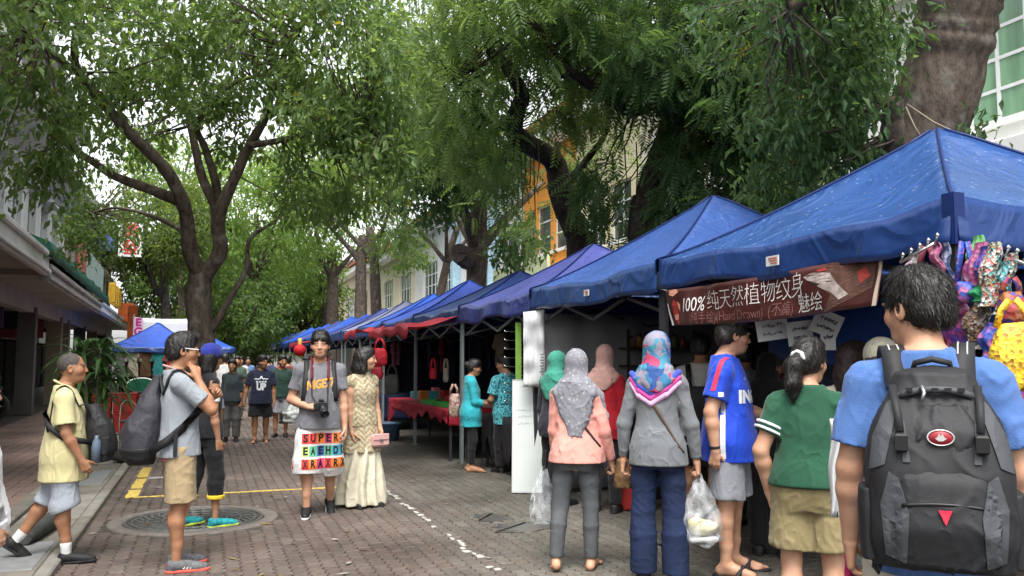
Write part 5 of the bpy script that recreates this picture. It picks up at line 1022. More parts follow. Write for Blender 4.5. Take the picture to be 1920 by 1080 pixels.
def hair_(root, k, m, style='short', vox=.006, seed=1, length=.2, strands=1400, slen=1., fringe=False):
    u = k['H'] / 1.7 * (1.05 if k['fem'] else 1.09); c = k['hc']; M = k['HR']; P = lambda x, y, z: c + M @ np.array((x, y, z)) * u; F = Fld(); E = lambda x, y, z, r, kk=.02, mode='+': F.ell(P(x, y, z), np.array(r) * u, kk, mode, M)
    if style == 'buzz':
        E(0, -.016, .032, (.0765, .094, .088)); E(0, .095, -.045, (.10, .085, .105), .01, '-'); E(0, .0, -.14, (.2, .2, .12), .01, '-')
    else:
        E(0, -.016, .037, (.083, .103, .096)); E(0, .018, .092, (.062, .062, .040), .03)
        if style != 'long' and style != 'pony': E(0, -.052, -.015, (.074, .062, .062), .03)
        E(0, .112, -.052, (.078, .075, .112), .012, '-'); E(.09, .03, -.07, (.04, .05, .07), .01, '-'); E(-.09, .03, -.07, (.04, .05, .07), .01, '-')
        if style in ('short', 'pony'): E(0, -.0, -.165, (.2, .2, .105), .015, '-')
        if style == 'long': F.chain([P(0, -.05, .02), P(0, -.065, -.10), P(0, -.06, -.10 - length)], np.array((.085, .082, .060)) * u, .03); F.chain([P(.05, -.02, 0), P(.068, -.012, -.12)], np.array((.045, .03)) * u, .03); F.chain([P(-.05, -.02, 0), P(-.068, -.012, -.12)], np.array((.045, .03)) * u, .03)
        if style == 'pony': E(0, -.03, .0, (.082, .09, .085), .02); E(0, .112, -.052, (.078, .085, .112), .012, '-'); F.chain([P(0, -.105, .01), P(0, -.145, -.03), P(0, -.15, -.13), P(0, -.13, -.13 - length)], np.array((.03, .045, .042, .012)) * u, .02)
        if style == 'bob': F.chain([P(0, -.05, .0), P(0, -.06, -.10)], np.array((.085, .07)) * u, .03)
        if fringe: [E(sx * .030, .074, .062, (.036, .024, .024), .014) for sx in (-1, 1)]; E(-.05, .055, .045, (.02, .03, .03), .012); E(.05, .055, .045, (.02, .03, .03), .012)
        if style == 'bun': E(0, -.115, .03, (.045, .045, .045), .015); E(0, -.0, -.17, (.2, .2, .105), .015, '-')
    n1 = Noise(seed + 3, .03, 6); n2 = Noise(seed + 5, .012, 6); am = .0013 if style != 'buzz' else .0006
    F.noise(lambda x, y, z: (am * n1(x, y, z * .4) + am * .7 * n2(x, y, z * .35)).astype(np.float32)); ho = obj('hair', skin_mesh('hair', F, vox), m, root)
    if strands:
        me = ho.data; rs = np.random.RandomState(seed); nv = len(me.vertices); co = np.empty(nv * 3, np.float32); me.vertices.foreach_get('co', co); co = co.reshape(-1, 3); no = np.empty(nv * 3, np.float32); me.vertices.foreach_get('normal', no); no = no.reshape(-1, 3); cl = (co - c) @ M / u
        pick = rs.randint(0, nv, strands); p0 = co[pick] + rs.normal(size=(strands, 3)) * .003; n_ = no[pick]; l_ = cl[pick]
        flow = np.stack([l_[:, 0] * 6, (l_[:, 1] + .0) * 5 + .25 * np.sign(l_[:, 1] + .02), np.full(strands, -1.0)], 1) if style != 'buzz' else rs.normal(size=(strands, 3)); flow = flow @ M.T; d = flow - n_ * (flow * n_).sum(1)[:, None]; d /= np.linalg.norm(d, axis=1)[:, None] + 1e-6; d = d + n_ * rs.uniform(.05, .35, strands)[:, None] + rs.normal(size=(strands, 3)) * .18; ln = (rs.uniform(.018, .040, strands) * slen)[:, None]; sd = np.cross(d, n_); sd /= np.linalg.norm(sd, axis=1)[:, None] + 1e-6; wd = .0011 * u
        p1 = p0 + d * ln * .55; p2 = p0 + d * ln - n_ * ln * .22; V = np.stack([p0 - sd * wd, p0 + sd * wd, p1 - sd * wd * .8, p1 + sd * wd * .8, p2], 1).reshape(-1, 3); bs_ = np.arange(strands)[:, None] * 5; T_ = np.concatenate([bs_ + np.array(t) for t in ((0, 1, 2), (1, 3, 2), (2, 3, 4))]); so = obj('hair_strands', np_mesh('hair_strands', V, tris=T_, smooth=True), m, ho); so['kind'] = 'stuff'
    return ho
def hijab_(root, k, m, seed=1, vox=.0075, back=.33, front=.2, wide=1.0, tail=None, name='headscarf'):
    u = k['H'] / 1.7; c = k['hc']; M = k['HR']; T = k['T']; H = k['H']; P = lambda x, y, z: c + M @ np.array((x, y, z)) * u; F = Fld()
    F.ell(P(0, -.022, .03), np.array((.094, .114, .104)) * u, .02, '+', M); F.ell(P(0, .0, -.055), np.array((.080, .088, .08)) * u, .04, '+', M); F.ell(P(0, -.06, -.06), np.array((.075, .06, .09)) * u, .04, '+', M)
    F.ell(P(0, .115, -.02), np.array((.058, .06, .082)) * u, .008, '-', M)
    n0 = k['neck0']; F.cone(P(0, -.02, -.08), n0 + T @ np.array((0, -.01, .0)), .075 * u, .085 * u, .05)
    for s_ in (1, -1): F.cone(n0 + T @ np.array((s_ * .03, 0, .01)), n0 + T @ np.array((s_ * .12 * wide, -.005, -.05)), .075 * u, .05 * u, .05)
    F.loft([(-back, 0, -.085, .05 * wide, .03), (-back * .55, 0, -.075, .12 * wide, .045), (-.04, 0, -.045, .15 * wide, .07), (.02, 0, -.02, .09, .08)], .05, o=n0, M=T)
    if front: F.loft([(-front, 0, .065, .06, .03), (-.03, 0, .045, .12, .06), (.02, 0, 0, .08, .07)], .05, o=n0, M=T)
    if tail is not None: F.chain([n0 + T @ np.array(p) for p in tail], [.05, .045, .05, .03][:len(tail)], .03)
    F.noise(folds(seed, .006, .10, (1, 1, .6))); return obj(name, skin_mesh(name, F, vox), m, root)
HAIR = mat('black_hair', (.012, .010, .009), .42, .4, 90, .5, 160, spec=.5, stretch=(1, 1, .25)); HAIR_G = mat('greying_hair', (.07, .06, .055), .7, .35, 120, .3, 200); HAIR_B = mat('dark_brown_hair', (.022, .013, .010), .45, .4, 90, .5, 160, stretch=(1, 1, .25))
TAN = (.36, .185, .105); FAIR = (.50, .29, .19); MED = (.40, .215, .13); DARK = (.24, .125, .075)
def person(label, x, y, face, H, group=None, **kw):
    """face: compass heading in degrees (0 = up the street, +90 = to the photo's left)"""
    r = thing('person', label, 'person', (x, y, 0), R(face), group); return r, skel(H, **kw)
def on_person(root, loc): return root.matrix_basis @ Vector(loc)
def decal(root, cloth, fn_pts, F, name, m, direction, off=.004):
    """lay flat pieces on the cloth by casting them onto its surface"""
    me0 = cloth.data; bv = BVHTree.FromPolygons([v.co[:] for v in me0.vertices], [p.vertices[:] for p in me0.polygons]); d = Vector(direction).normalized(); V = []
    ok = []
    for p in fn_pts:
        p = Vector(p); hit = bv.ray_cast(p - d * .6, d, 1.4); V.append((hit[0] - d * off) if hit[0] is not None else p); ok.append(hit[0] is not None)
    F = [f for f in F if all(ok[i] for i in f)]
    F = [f for f in F if max((V[i] - V[f[0]]).length for i in f) < .08]
    me = bpy.data.meshes.new(name); me.from_pydata([tuple(v) for v in V], [], F); me.update()
    bm = bmesh.new(); bm.from_mesh(me); bmesh.ops.delete(bm, geom=[v for v in bm.verts if not v.link_faces], context='VERTS'); bm.to_mesh(me); bm.free(); return obj(name, me, m, root)
def patch_geo(o, u, v, w, h, n=10):
    o = Vector(o); u = Vector(u); v = Vector(v); P = [o + u * (w * (i / n - .5)) + v * (h * (j / n - .5)) for j in range(n + 1) for i in range(n + 1)]; return P, [(j * (n + 1) + i, j * (n + 1) + i + 1, (j + 1) * (n + 1) + i + 1, (j + 1) * (n + 1) + i) for j in range(n) for i in range(n)]
def text_decal(root, cloth, s, size, o, u, v, m, direction, bold=.0, width=None, off=.004, italic=0, name='lettering'):
    V, F = text_geo(s, size, bold, .018, italic)
    if width: V[:, 0] *= width / (V[:, 0].max() - V[:, 0].min())
    o = Vector(o); u = Vector(u); v = Vector(v); return decal(root, cloth, [o + u * float(a) + v * float(b) for a, b in V], F, name, m, direction, off)
# ---------------------------------------------------------------- people
from_cam = lambda px, d: ((at(px, 675, d)).x, (at(px, 675, d)).y)
def gx(px, py):
    d = 2400 / (py - 675) if py != 675 else 9; p = at(px, py, d / (1)); r = _fw + _rt * ((px - 960) / 1600) - _up * ((py - 540) / 1600); t = -CAM_H / r.z; return r.x * t, r.y * t
S_white = mat('white_sole', (.65, .65, .63), .7); S_black = mat('black_shoe', (.015, .015, .016), .6, .3, 20); sock_w = fabric('white_sock', (.68, .68, .66))
# 1 --- man with camera, grey tee and lettered shorts
r, k = person('man in grey tee and colourful lettered shorts carrying a black camera', 1.07, 8.62, 174, 1.77, head=(-4, 2, 0), aR=((.30, -.12, -1), (-.62, .80, -.25), dict(dir=(-.85, .5, .05), palm=(-.3, -.6, -.7), curl=.55)), aL=((.16, .02, -1), (.06, .18, -1), dict(curl=.4)), lR=((.03, .14, -1), (0, .02, -1)), lL=((.05, -.06, -1), (.03, -.42, -1)), footp=(0, 24), foot=(4, -4))
TEE = (r, k); body(r, k, FAIR, hands=('R', 'L'), feet='none'); shirt = top_(r, k, fabric('grey_tee', (.155, .155, .17)), .83, .66, .02, .03, 11, amp=.006)
sh = legs_(r, k, fabric('white_board_shorts', (.70, .69, .67)), 1.26, .022, .06, 12, name='shorts', amp=.005); hair_(r, k, HAIR, 'short', seed=4, fringe=True, strands=2500)
shoes_(r, k, S_black, S_white); text_decal(r, shirt, 'NIGE77', .115, (.0, .2, 1.265), (-.99, 0, .14), (.14, 0, .99), mat('orange_print', (.75, .33, .05), .7), (0, -1, 0), .004, .28, italic=.25)
cols = [(.62, .05, .04), (.75, .20, .03), (.10, .38, .22), (.05, .16, .42), (.06, .36, .50), (.60, .06, .16), (.45, .55, .15)]
prm = [mat(f'shorts_print_{i}', c, .8) for i, c in enumerate(cols)]; blk = mat('black_print', (.015, .015, .015), .8)
for row, (z, txt, cs) in enumerate(((.745, 'S SUPERS', (0, 7, 0, 0, 1, 5, 1, 0)), (.625, 'E EAEHDO', (6, 7, 6, 2, 3, 2, 4, 4)), (.505, 'R XRAXRX', (0, 7, 0, 1, 5, 0, 1, 1)))):
    for i, ch in enumerate(txt):
        x = .27 - i * .072
        if ch == ' ': continue
        P, Fq = patch_geo((x, .15, z), (-1, 0, 0), (0, 0, 1), .070, .098, 6); decal(r, sh, P, Fq, 'print_patch', prm[cs[i]], (0, -1, 0), .003); text_decal(r, sh, ch, .10, (x, .15, z), (-1, 0, 0), (0, 0, 1), blk, (0, -1, 0), .004, .044, .006, name='print_letter')
# 2 --- woman in the lace dress
r, k = person('woman in cream lace dress walking beside the camera man', 1.56, 8.98, 205, 1.62, fem=True, head=(48, 2, 0), aL=((.10, .05, -1), (-.05, .42, -1), dict(curl=.6)), aR=((.08, .02, -1), (0, .2, -1)))
DRS = (r, k); body(r, k, FAIR, feet='none')
lace = mat('lace_fabric', (.40, .345, .235), .85, .4, 55, .6, 120, spec=.2); Nn = lace.node_tree
wv = Nn.nodes.new('ShaderNodeTexWave'); wv.wave_type = 'BANDS'; wv.bands_direction = 'Z'; wv.inputs['Scale'].default_value = 5.5; tcx = Nn.nodes.new('ShaderNodeTexCoord'); sep = Nn.nodes.new('ShaderNodeSeparateXYZ'); Nn.links.new(tcx.outputs['Object'], sep.inputs[0])
tri = Nn.nodes.new('ShaderNodeMath'); tri.operation = 'PINGPONG'; tri.inputs[1].default_value = .06; Nn.links.new(sep.outputs['X'], tri.inputs[0]); ad = Nn.nodes.new('ShaderNodeMath'); ad.operation = 'ADD'; Nn.links.new(tri.outputs[0], ad.inputs[0]); Nn.links.new(sep.outputs['Z'], ad.inputs[1])
cmb = Nn.nodes.new('ShaderNodeCombineXYZ'); Nn.links.new(ad.outputs[0], cmb.inputs['Z']); Nn.links.new(cmb.outputs[0], wv.inputs['Vector']); srcc = Nn.nodes['Principled BSDF'].inputs['Base Color'].links[0].from_socket
mx = Nn.nodes.new('ShaderNodeMix'); mx.data_type = 'RGBA'; mx.blend_type = 'MULTIPLY'; mx.inputs[0].default_value = .75; Nn.links.new(srcc, mx.inputs[6]); rr_ = Nn.nodes.new('ShaderNodeValToRGB'); rr_.color_ramp.elements[0].color = (.66, .63, .56, 1); rr_.color_ramp.elements[0].position = .25; rr_.color_ramp.elements[1].position = .5; rr_.color_ramp.elements[1].color = (1.15, 1.15, 1.12, 1); Nn.links.new(wv.outputs['Color'], rr_.inputs[0]); Nn.links.new(rr_.outputs[0], mx.inputs[7]); Nn.links.new(mx.outputs[2], Nn.nodes['Principled BSDF'].inputs['Base Color'])
top_(r, k, lace, .82, .3, .013, .01, 21, name='dress_bodice', neckr=.036, nosleeve=True, amp=.003); skirt_(r, k, lace, .55, .205, 'dress_overskirt', 5, ripple=(.010, 8)); skirt_(r, k, fabric('cream_chiffon', (.62, .58, .44), trans=.1), .025, .26, 'skirt', 6, ripple=(.030, 10), ztop=.75); hair_(r, k, HAIR, 'long', seed=8, length=.06)
shoes_(r, k, S_black, S_black)
# 3 --- man in grey polo, sunglasses hand at temple
r, k = person('man in pale grey polo and khaki shorts raising a hand to his face', -.17, 6.74, -80, 1.68, head=(-6, 4, 0), lean=-2, aR=((.2, .72, -.65), (-.38, -.36, .92), dict(dir=(-.35, -.2, .95), palm=(-1, -.25, .1), curl=.45)), aL=((.05, .42, -.9), (-.6, .5, .55), dict(curl=.6)), lR=((.03, .04, -1), (0, -.05, -1)), lL=((.05, .10, -1), (0, -.04, -1)), build=1.02)
POL = (r, k); body(r, k, TAN, feet='none'); pol_s = top_(r, k, fabric('pale_grey_polo', (.26, .285, .31)), .81, .70, .017, .022, 31, amp=.0045); legs_(r, k, fabric('khaki_shorts', (.36, .27, .155)), .98, .018, .035, 32, amp=.006); hair_(r, k, HAIR, 'short', seed=14)
F = Fld(); F.chain([k['neck0'] + k['T'] @ np.array((.066 * math.sin(a), -.008 + .066 * math.cos(a), .028 - .03 * math.cos(a))) for a in np.linspace(.3, 2 * math.pi - .3, 14)], [.007] * 14, .01); obj('collar', skin_mesh('collar', F, .006), fabric('pinkish_collar', (.42, .28, .28)), r)
shoes_(r, k, mat('grey_trainer', (.12, .12, .125), .8, .35, 30), mat('coral_sole', (.68, .11, .08), .7)); F = Fld(); F.loft([(-.02, 0, 0, .182, .128), (.02, 0, 0, .175, .122)], o=(0, 0, .80)); F.half((0.0, 0.03, .8), (0, 1, 0)); F.half((0, 0, .8), (-1, 0, 0)); obj('undershirt', skin_mesh('undershirt', F, .008), fabric('pink_undershirt', (.60, .16, .24)), r)
# shoe stripes
for nm in 'RL':
    an, fd = k['an' + nm], k['fd' + nm]; sd = np.cross(fd, (0, 0, 1))
    for j in range(3):
        b0 = an + fd * (.05 + .022 * j) + sd * .040 + np.array((0, 0, -.045)); MB().bar(b0, b0 + fd * .022 - sd * .012 + np.array((0, 0, .03)), .009, .006).build('stripe', S_white, r)
# 4 --- woman with a blue cap and black outfit
r, k = person('person in blue cap and black outfit with yellow cuffs and teal shoes', .03, 8.34, -62, 1.63, fem=True, head=(25, 4, 0), aR=((.14, -.08, -1), (-.02, .22, -1)), aL=((.12, .0, -1), (-.05, .2, -1)), lR=((.06, .12, -1), (0, .0, -1)), lL=((.05, -.12, -1), (0, -.25, -1)))
CAP = (r, k); body(r, k, MED, feet='none', cover=(.93, .86)); top_(r, k, fabric('black_knit', (.012, .012, .015)), .8, .1, .012, .01, 41, nosleeve=True, neckr=.05, arms=()); legs_(r, k, fabric('black_knit_trousers', (.012, .012, .014)), 1.45, .012, .012, 42, name='trousers', taper=.03); hair_(r, k, HAIR, 'bob', seed=3)
ym = fabric('yellow_cuff', (.75, .50, .03))
for nm in 'RL': F = Fld(); a, b = k['kn' + nm], k['an' + nm]; F.fcone(a + (b - a) * .44, a + (b - a) * .53, .078, .076); obj('cuff', skin_mesh('cuff', F, .007), ym, r)
F = Fld(); c = k['hc']; M = k['HR']; F.ell(c + M @ np.array((0, -.02, .045)), (.098, .118, .10), .02, '+', M); F.half(c + M @ np.array((0, 0, .015)), M @ np.array((0, .25, -1))); F.noise(folds(4, .002, .05)); obj('cap', skin_mesh('cap', F, .006), fabric('blue_cap', (.02, .03, .22)), r)
F = Fld(); F.fcone(k['shR'] + (k['elR'] - k['shR']) * .42, k['shR'] + (k['elR'] - k['shR']) * .62, .052, .05); obj('arm_band', skin_mesh('arm_band', F, .007), sock_w, r)
shoes_(r, k, mat('teal_trainer', (.02, .25, .28), .8, .5, 40), mat('lime_sole', (.42, .50, .06), .7))
# 5 --- man in yellow polo walking
r, k = person('man in pale yellow polo walking along the kerb with a bag on his chest', -.98, 7.28, -86, 1.54, head=(-4, -2, 0), aR=((.18, .10, -1), (.02, .55, -1), dict(curl=.45)), aL=((.1, -.15, -1), (0, .2, -1)), lR=((.03, .06, -1), (0, .06, -1)), lL=((.03, -.22, -1), (0, -.80, -1)), footp=(-2, 38), build=1.0)
YEL = (r, k); body(r, k, TAN, feet='none'); top_(r, k, fabric('pale_yellow_polo', (.60, .54, .29)), .60, .78, .022, .045, 51, amp=.0055, sl_ease=.024); legs_(r, k, fabric('light_blue_grey_shorts', (.36, .39, .44)), 1.12, .012, .035, 52, amp=.005); hair_(r, k, HAIR_G, 'buzz', seed=5, strands=900, slen=.3)
F = Fld(); F.chain([k['neck0'] + k['T'] @ np.array((.062 * math.sin(a), -.008 + .062 * math.cos(a), .026 - .03 * math.cos(a))) for a in np.linspace(.3, 2 * math.pi - .3, 14)], [.007] * 14, .01); obj('collar', skin_mesh('collar', F, .006), MATS['pale_yellow_polo'], r); shoes_(r, k, S_black, S_black, sock=sock_w)
# 6 --- person cut off by the left edge
r, k = person('person with dark hair and white top cut off by the left edge', *from_cam(-44, 4.3), -60, 1.42, fem=True, aR=((.15, .1, -1), (.05, .25, -1), dict(curl=.5)))
body(r, k, FAIR, feet='none'); s6 = top_(r, k, fabric('white_top', (.70, .70, .70)), .62, 1.6, .03, .05, 61, sl_ease=.035); legs_(r, k, fabric('dark_trousers', (.02, .02, .025)), 1.9, .02, .01, 62, name='trousers'); hair_(r, k, HAIR, 'long', seed=9, length=.16); shoes_(r, k, S_black, S_black)
P, Fq = patch_geo((.2, .0, .93), (0, 1, 0), (0, 0, 1), .12, .14, 6); decal(r, s6, P, Fq, 'print', mat('purple_print', (.10, .03, .30), .8), (-1, 0, 0))
# 7 --- pink top, grey headscarf
scarf_grey = fabric('grey_flowered_scarf', (.20, .20, .225), var=.1); N_ = scarf_grey.node_tree; b_ = N_.nodes['Principled BSDF']; s_ = b_.inputs['Base Color'].links[0].from_socket
tc_ = N_.nodes.new('ShaderNodeTexCoord'); vo = N_.nodes.new('ShaderNodeTexVoronoi'); vo.inputs['Scale'].default_value = 34; N_.links.new(tc_.outputs['Object'], vo.inputs['Vector']); lt = N_.nodes.new('ShaderNodeMapRange'); lt.inputs['From Min'].default_value = .34; lt.inputs['From Max'].default_value = .12; N_.links.new(vo.outputs['Distance'], lt.inputs['Value'])
hsv = N_.nodes.new('ShaderNodeHueSaturation'); hsv.inputs['Saturation'].default_value = .25; hsv.inputs['Value'].default_value = .5; N_.links.new(vo.outputs['Color'], hsv.inputs['Color']); mm_ = N_.nodes.new('ShaderNodeMix'); mm_.data_type = 'RGBA'; N_.links.new(lt.outputs[0], mm_.inputs[0]); N_.links.new(s_, mm_.inputs[6]); N_.links.new(hsv.outputs[0], mm_.inputs[7]); N_.links.new(mm_.outputs[2], b_.inputs['Base Color'])
r, k = person('woman in salmon pink top, grey jeans and flowered grey headscarf', 2.56, 5.76, -30, 1.57, fem=True, head=(6, 4, 0), aR=((.26, .0, -1), (.20, .30, -1), dict(curl=.7)), aL=((.12, .1, -1), (0, .45, -1), dict(curl=.8)), lR=((.05, .06, -1), (.0, -.02, -1)), lL=((.10, .0, -1), (.06, -.24, -1)), footp=(0, 12), build=1.0)
PNK = (r, k); body(r, k, FAIR, feet='bare', hands=('R', 'L'), cover=(.93, .86)); top_(r, k, fabric('salmon_pink_top', (.66, .30, .25)), .765, 1.94, .017, .034, 71, amp=.006, sl_ease=.011); legs_(r, k, mat('grey_denim', (.085, .09, .095), .85, .22, 5, .3, 150, spec=.2), 1.95, .008, .006, 72, name='jeans', taper=.018, amp=.005, seat=1); hijab_(r, k, scarf_grey, 7, back=.36, wide=1.0, tail=[(.08, .0, .0), (.16, .02, -.08), (.185, .03, -.24), (.19, .03, -.36)])
# 8 --- grey long sleeved top, colourful headscarf
sc = bpy.data.materials.new('blue_pink_patterned_scarf'); sc.use_nodes = True; N_ = sc.node_tree; b_ = N_.nodes['Principled BSDF']; b_.inputs['Roughness'].default_value = .75; tc_ = N_.nodes.new('ShaderNodeTexCoord')
nd = N_.nodes.new('ShaderNodeTexNoise'); nd.inputs['Scale'].default_value = 9; N_.links.new(tc_.outputs['Object'], nd.inputs['Vector']); va = N_.nodes.new('ShaderNodeVectorMath'); va.operation = 'MULTIPLY_ADD'; va.inputs[1].default_value = (.16, .16, .16); N_.links.new(nd.outputs['Color'], va.inputs[0]); N_.links.new(tc_.outputs['Object'], va.inputs[2]); n_ = N_.nodes.new('ShaderNodeTexVoronoi'); n_.inputs['Scale'].default_value = 13; N_.links.new(va.outputs[0], n_.inputs['Vector']); rp = N_.nodes.new('ShaderNodeValToRGB'); rp.color_ramp.interpolation = 'CONSTANT'
for i, (p_, c_) in enumerate(((0, (.03, .16, .30)), (.22, (.02, .07, .24)), (.42, (.20, .20, .26)), (.62, (.34, .035, .10)), (.78, (.04, .20, .28)), (.88, (.22, .20, .26)))):
    e = rp.color_ramp.elements[i] if i < 2 else rp.color_ramp.elements.new(p_); e.position = p_; e.color = (*c_, 1)
sx_ = N_.nodes.new('ShaderNodeSeparateColor'); N_.links.new(n_.outputs['Color'], sx_.inputs[0]); N_.links.new(sx_.outputs[0], rp.inputs[0]); N_.links.new(rp.outputs[0], b_.inputs['Base Color'])
r, k = person('woman in grey long sleeved top and patterned blue headscarf holding a bag', 2.93, 5.22, -37, 1.69, fem=True, head=(-10, 2, 0), aR=((.28, .02, -1), (.12, .16, -1), dict(curl=.85)), aL=((.30, .0, -1), (.06, .14, -1), dict(curl=.5)), lR=((.05, .02, -1), (.0, -.05, -1)), lL=((.05, .0, -1), (.0, -.02, -1)), build=.98)
GRH = (r, k); body(r, k, FAIR, feet='none', cover=(.93, .86)); top_(r, k, fabric('mid_grey_top', (.155, .165, .175)), .79, 1.92, .016, .022, 81, amp=.006, sl_ease=.013); legs_(r, k, mat('navy_denim', (.012, .022, .06), .85, .25, 6, .3, 150), 2.0, .014, .016, 82, name='jeans', taper=.06, seat=1); hj = hijab_(r, k, sc, 9, back=.13, wide=.95, front=.18); shoes_(r, k, S_black, S_black)
for j, (z, c_) in enumerate(((-.10, (.05, .08, .42)), (-.135, (.5, .06, .26)), (-.17, (.55, .34, .52)))):      # bands along the triangular edge of the scarf
    F = Fld(); n0 = k['neck0']; T = k['T']; F.chain([n0 + T @ np.array(p) for p in ((-.165, -.03, z + .09), (-.11, -.068, z + .01), (-.03, -.088, z - .04), (.07, -.082, z + .02), (.155, -.04, z + .10))], [.021] * 5, .01); obj('scarf_band', skin_mesh('scarf_band', F, .0075), fabric(f'scarf_band_{j}', c_), r)
# 9 --- man in blue football shirt
r, k = person('man in royal blue football shirt and grey shorts standing side on', 3.55, 5.30, -130, 1.80, head=(22, 8, 0), aR=((.22, -.28, -1), (.0, .10, -1), dict(curl=.5, dir=(-.1, -.1, -1))), aL=((.1, .3, -1), (-.2, .9, -.2), dict(curl=.6)), lR=((.05, -.01, -1), (.0, -.05, -1)), lL=((.05, .06, -1), (.0, -.06, -1)), build=1.1)
JER = (r, k); body(r, k, FAIR, feet='bare'); js = top_(r, k, fabric('royal_blue_jersey', (.012, .055, .48), .6), .79, .70, .022, .05, 91, amp=.005, sl_ease=.022); legs_(r, k, fabric('grey_cotton_shorts', (.225, .235, .26)), .97, .022, .04, 92, amp=.008); hair_(r, k, HAIR, 'short', seed=6); sandals_(r, k, S_black)
ws = mat('jersey_white', (.68, .70, .74), .7); rs = mat('jersey_red', (.55, .03, .07), .7)
P, Fq = patch_geo((.3, -.015, 1.05), (0, 1, 0), (0, 0, 1), .036, .46, 14); decal(r, js, P, Fq, 'side_stripe', ws, (-1, 0, 0)); text_decal(r, js, 'ING', .12, (.09, .15, 1.24), (-.72, .69, 0), (0, 0, 1), ws, (-.69, -.72, 0), .006, .22)
sh_, el_ = Vector(k['shR']), Vector(k['elR']); P, Fq = patch_geo(sh_ + (el_ - sh_) * .12 + Vector((0, -.01, 0)), (0, 1, 0), (el_ - sh_).normalized(), .035, .30, 12); decal(r, js, P, Fq, 'sleeve_stripe', rs, (-1, 0, -.45))
text_decal(r, js, '✓', .05, (.10, .14, 1.37), (-.72, .69, 0), (0, 0, 1), ws, (-.69, -.72, 0))
F = Fld(); w_, d_ = k['wrR'], nrm(k['wrR'] - k['elR']); F.fcone(w_ - d_ * .035, w_ - d_ * .012, .036, .035); obj('wristband', skin_mesh('wristband', F, .006), S_black, r)
# 10 --- woman in green tee from behind
r, k = person('woman in bottle green tee and khaki shorts with a ponytail', *from_cam(1512, 4.55), -40, 1.60, fem=True, head=(-30, 6, 0), aL=((.42, -.22, -1), (-.15, .34, -1), dict(curl=.5)), aR=((.16, .1, -1), (-.1, .6, -.8), dict(curl=.5)), lR=((.05, .0, -1), (.0, -.03, -1)), lL=((.05, .02, -1), (.0, -.03, -1)), build=1.14)
GRN = (r, k); body(r, k, FAIR, feet='none'); gs = top_(r, k, fabric('bottle_green_tee', (.018, .075, .042)), .845, .66, .02, .032, 101, amp=.005, sl_ease=.02); legs_(r, k, fabric('olive_khaki_shorts', (.235, .19, .095)), .84, .018, .05, 102, amp=.008, seat=1); hair_(r, k, HAIR, 'pony', seed=7, length=.10, strands=3000); shoes_(r, k, S_black, S_white)
for f in (.46, .57):
    F = Fld(); a, b = k['shL'], k['elL']; F.fcone(a + (b - a) * f, a + (b - a) * (f + .05), .0795, .0805); obj('sleeve_stripe', skin_mesh('sleeve_stripe', F, .006), ws, r)
F = Fld(); hp = k['hc'] + k['HR'] @ np.array((0, -.118, .008)); F.chain([hp + k['HR'] @ np.array((.035 * math.cos(a), 0, .035 * math.sin(a))) for a in np.linspace(0, 6.28, 9)], [.011] * 9, .004); obj('hair_tie', skin_mesh('hair_tie', F, .005), mat('pearl_hair_tie', (.6, .6, .58), .4), r)
# 11 --- backpack man, nearest
r, k = person('nearest man in blue tee seen from behind wearing a large backpack', *from_cam(1736, 2.92), -41, 1.80, head=(44, 4, 0), aR=((.26, -.06, -1), (.12, .24, -1), dict(curl=.4)), aL=((.22, -.02, -1), (.02, .26, -1), dict(curl=.4)), build=1.02)
BPK = (r, k); body(r, k, FAIR, vox=.008, feet='none', headvox=.0045); top_(r, k, fabric('cornflower_blue_tee', (.066, .138, .34)), .80, .74, .022, .035, 111, vox=.0075, amp=.006, sl_ease=.022); legs_(r, k, fabric('beige_shorts', (.40, .36, .29)), .95, .03, .04, 112); hair_(r, k, HAIR, 'short', vox=.005, seed=12, strands=5000); shoes_(r, k, S_black, S_white)
# 12 --- red top, dusty pink scarf
r, k = person('woman in red top with dusty pink headscarf seen from behind', 3.78, 7.80, -40, 1.64, fem=True, head=(-15, 3, 0), aR=((.22, -.02, -1), (-.25, .5, -.6)), aL=((.15, .0, -1), (0, .3, -1)), build=1.05)
body(r, k, FAIR, vox=.011, fine=.006, headvox=.007, feet='none', cover=(.93, .8)); top_(r, k, fabric('crimson_top', (.36, .012, .022)), .72, 1.35, .02, .03, 121, vox=.01, sl_ease=.022); legs_(r, k, fabric('black_trousers', (.012, .012, .014)), 1.96, .014, .01, 122, vox=.011, name='trousers'); hijab_(r, k, fabric('dusty_pink_scarf', (.50, .29, .25)), 12, vox=.009, back=.17); shoes_(r, k, S_black, S_black, .009)
# 13 --- green scarf
r, k = person('woman in teal green headscarf partly hidden behind the whiteboard', *from_cam(1042, 9.0), -60, 1.585, fem=True, head=(-20, 4, 0)); body(r, k, FAIR, vox=.012, fine=.007, headvox=.008, feet='none', cover=(.93, .84)); top_(r, k, fabric('dark_blouse', (.02, .022, .03)), .7, 1.9, .02, .03, 131, vox=.011); legs_(r, k, MATS['black_trousers'], 1.95, .016, .012, 132, vox=.012, name='trousers'); hijab_(r, k, fabric('teal_green_scarf', (.045, .24, .175)), 13, vox=.009, back=.24, front=.24); shoes_(r, k, S_black, S_black, .01)
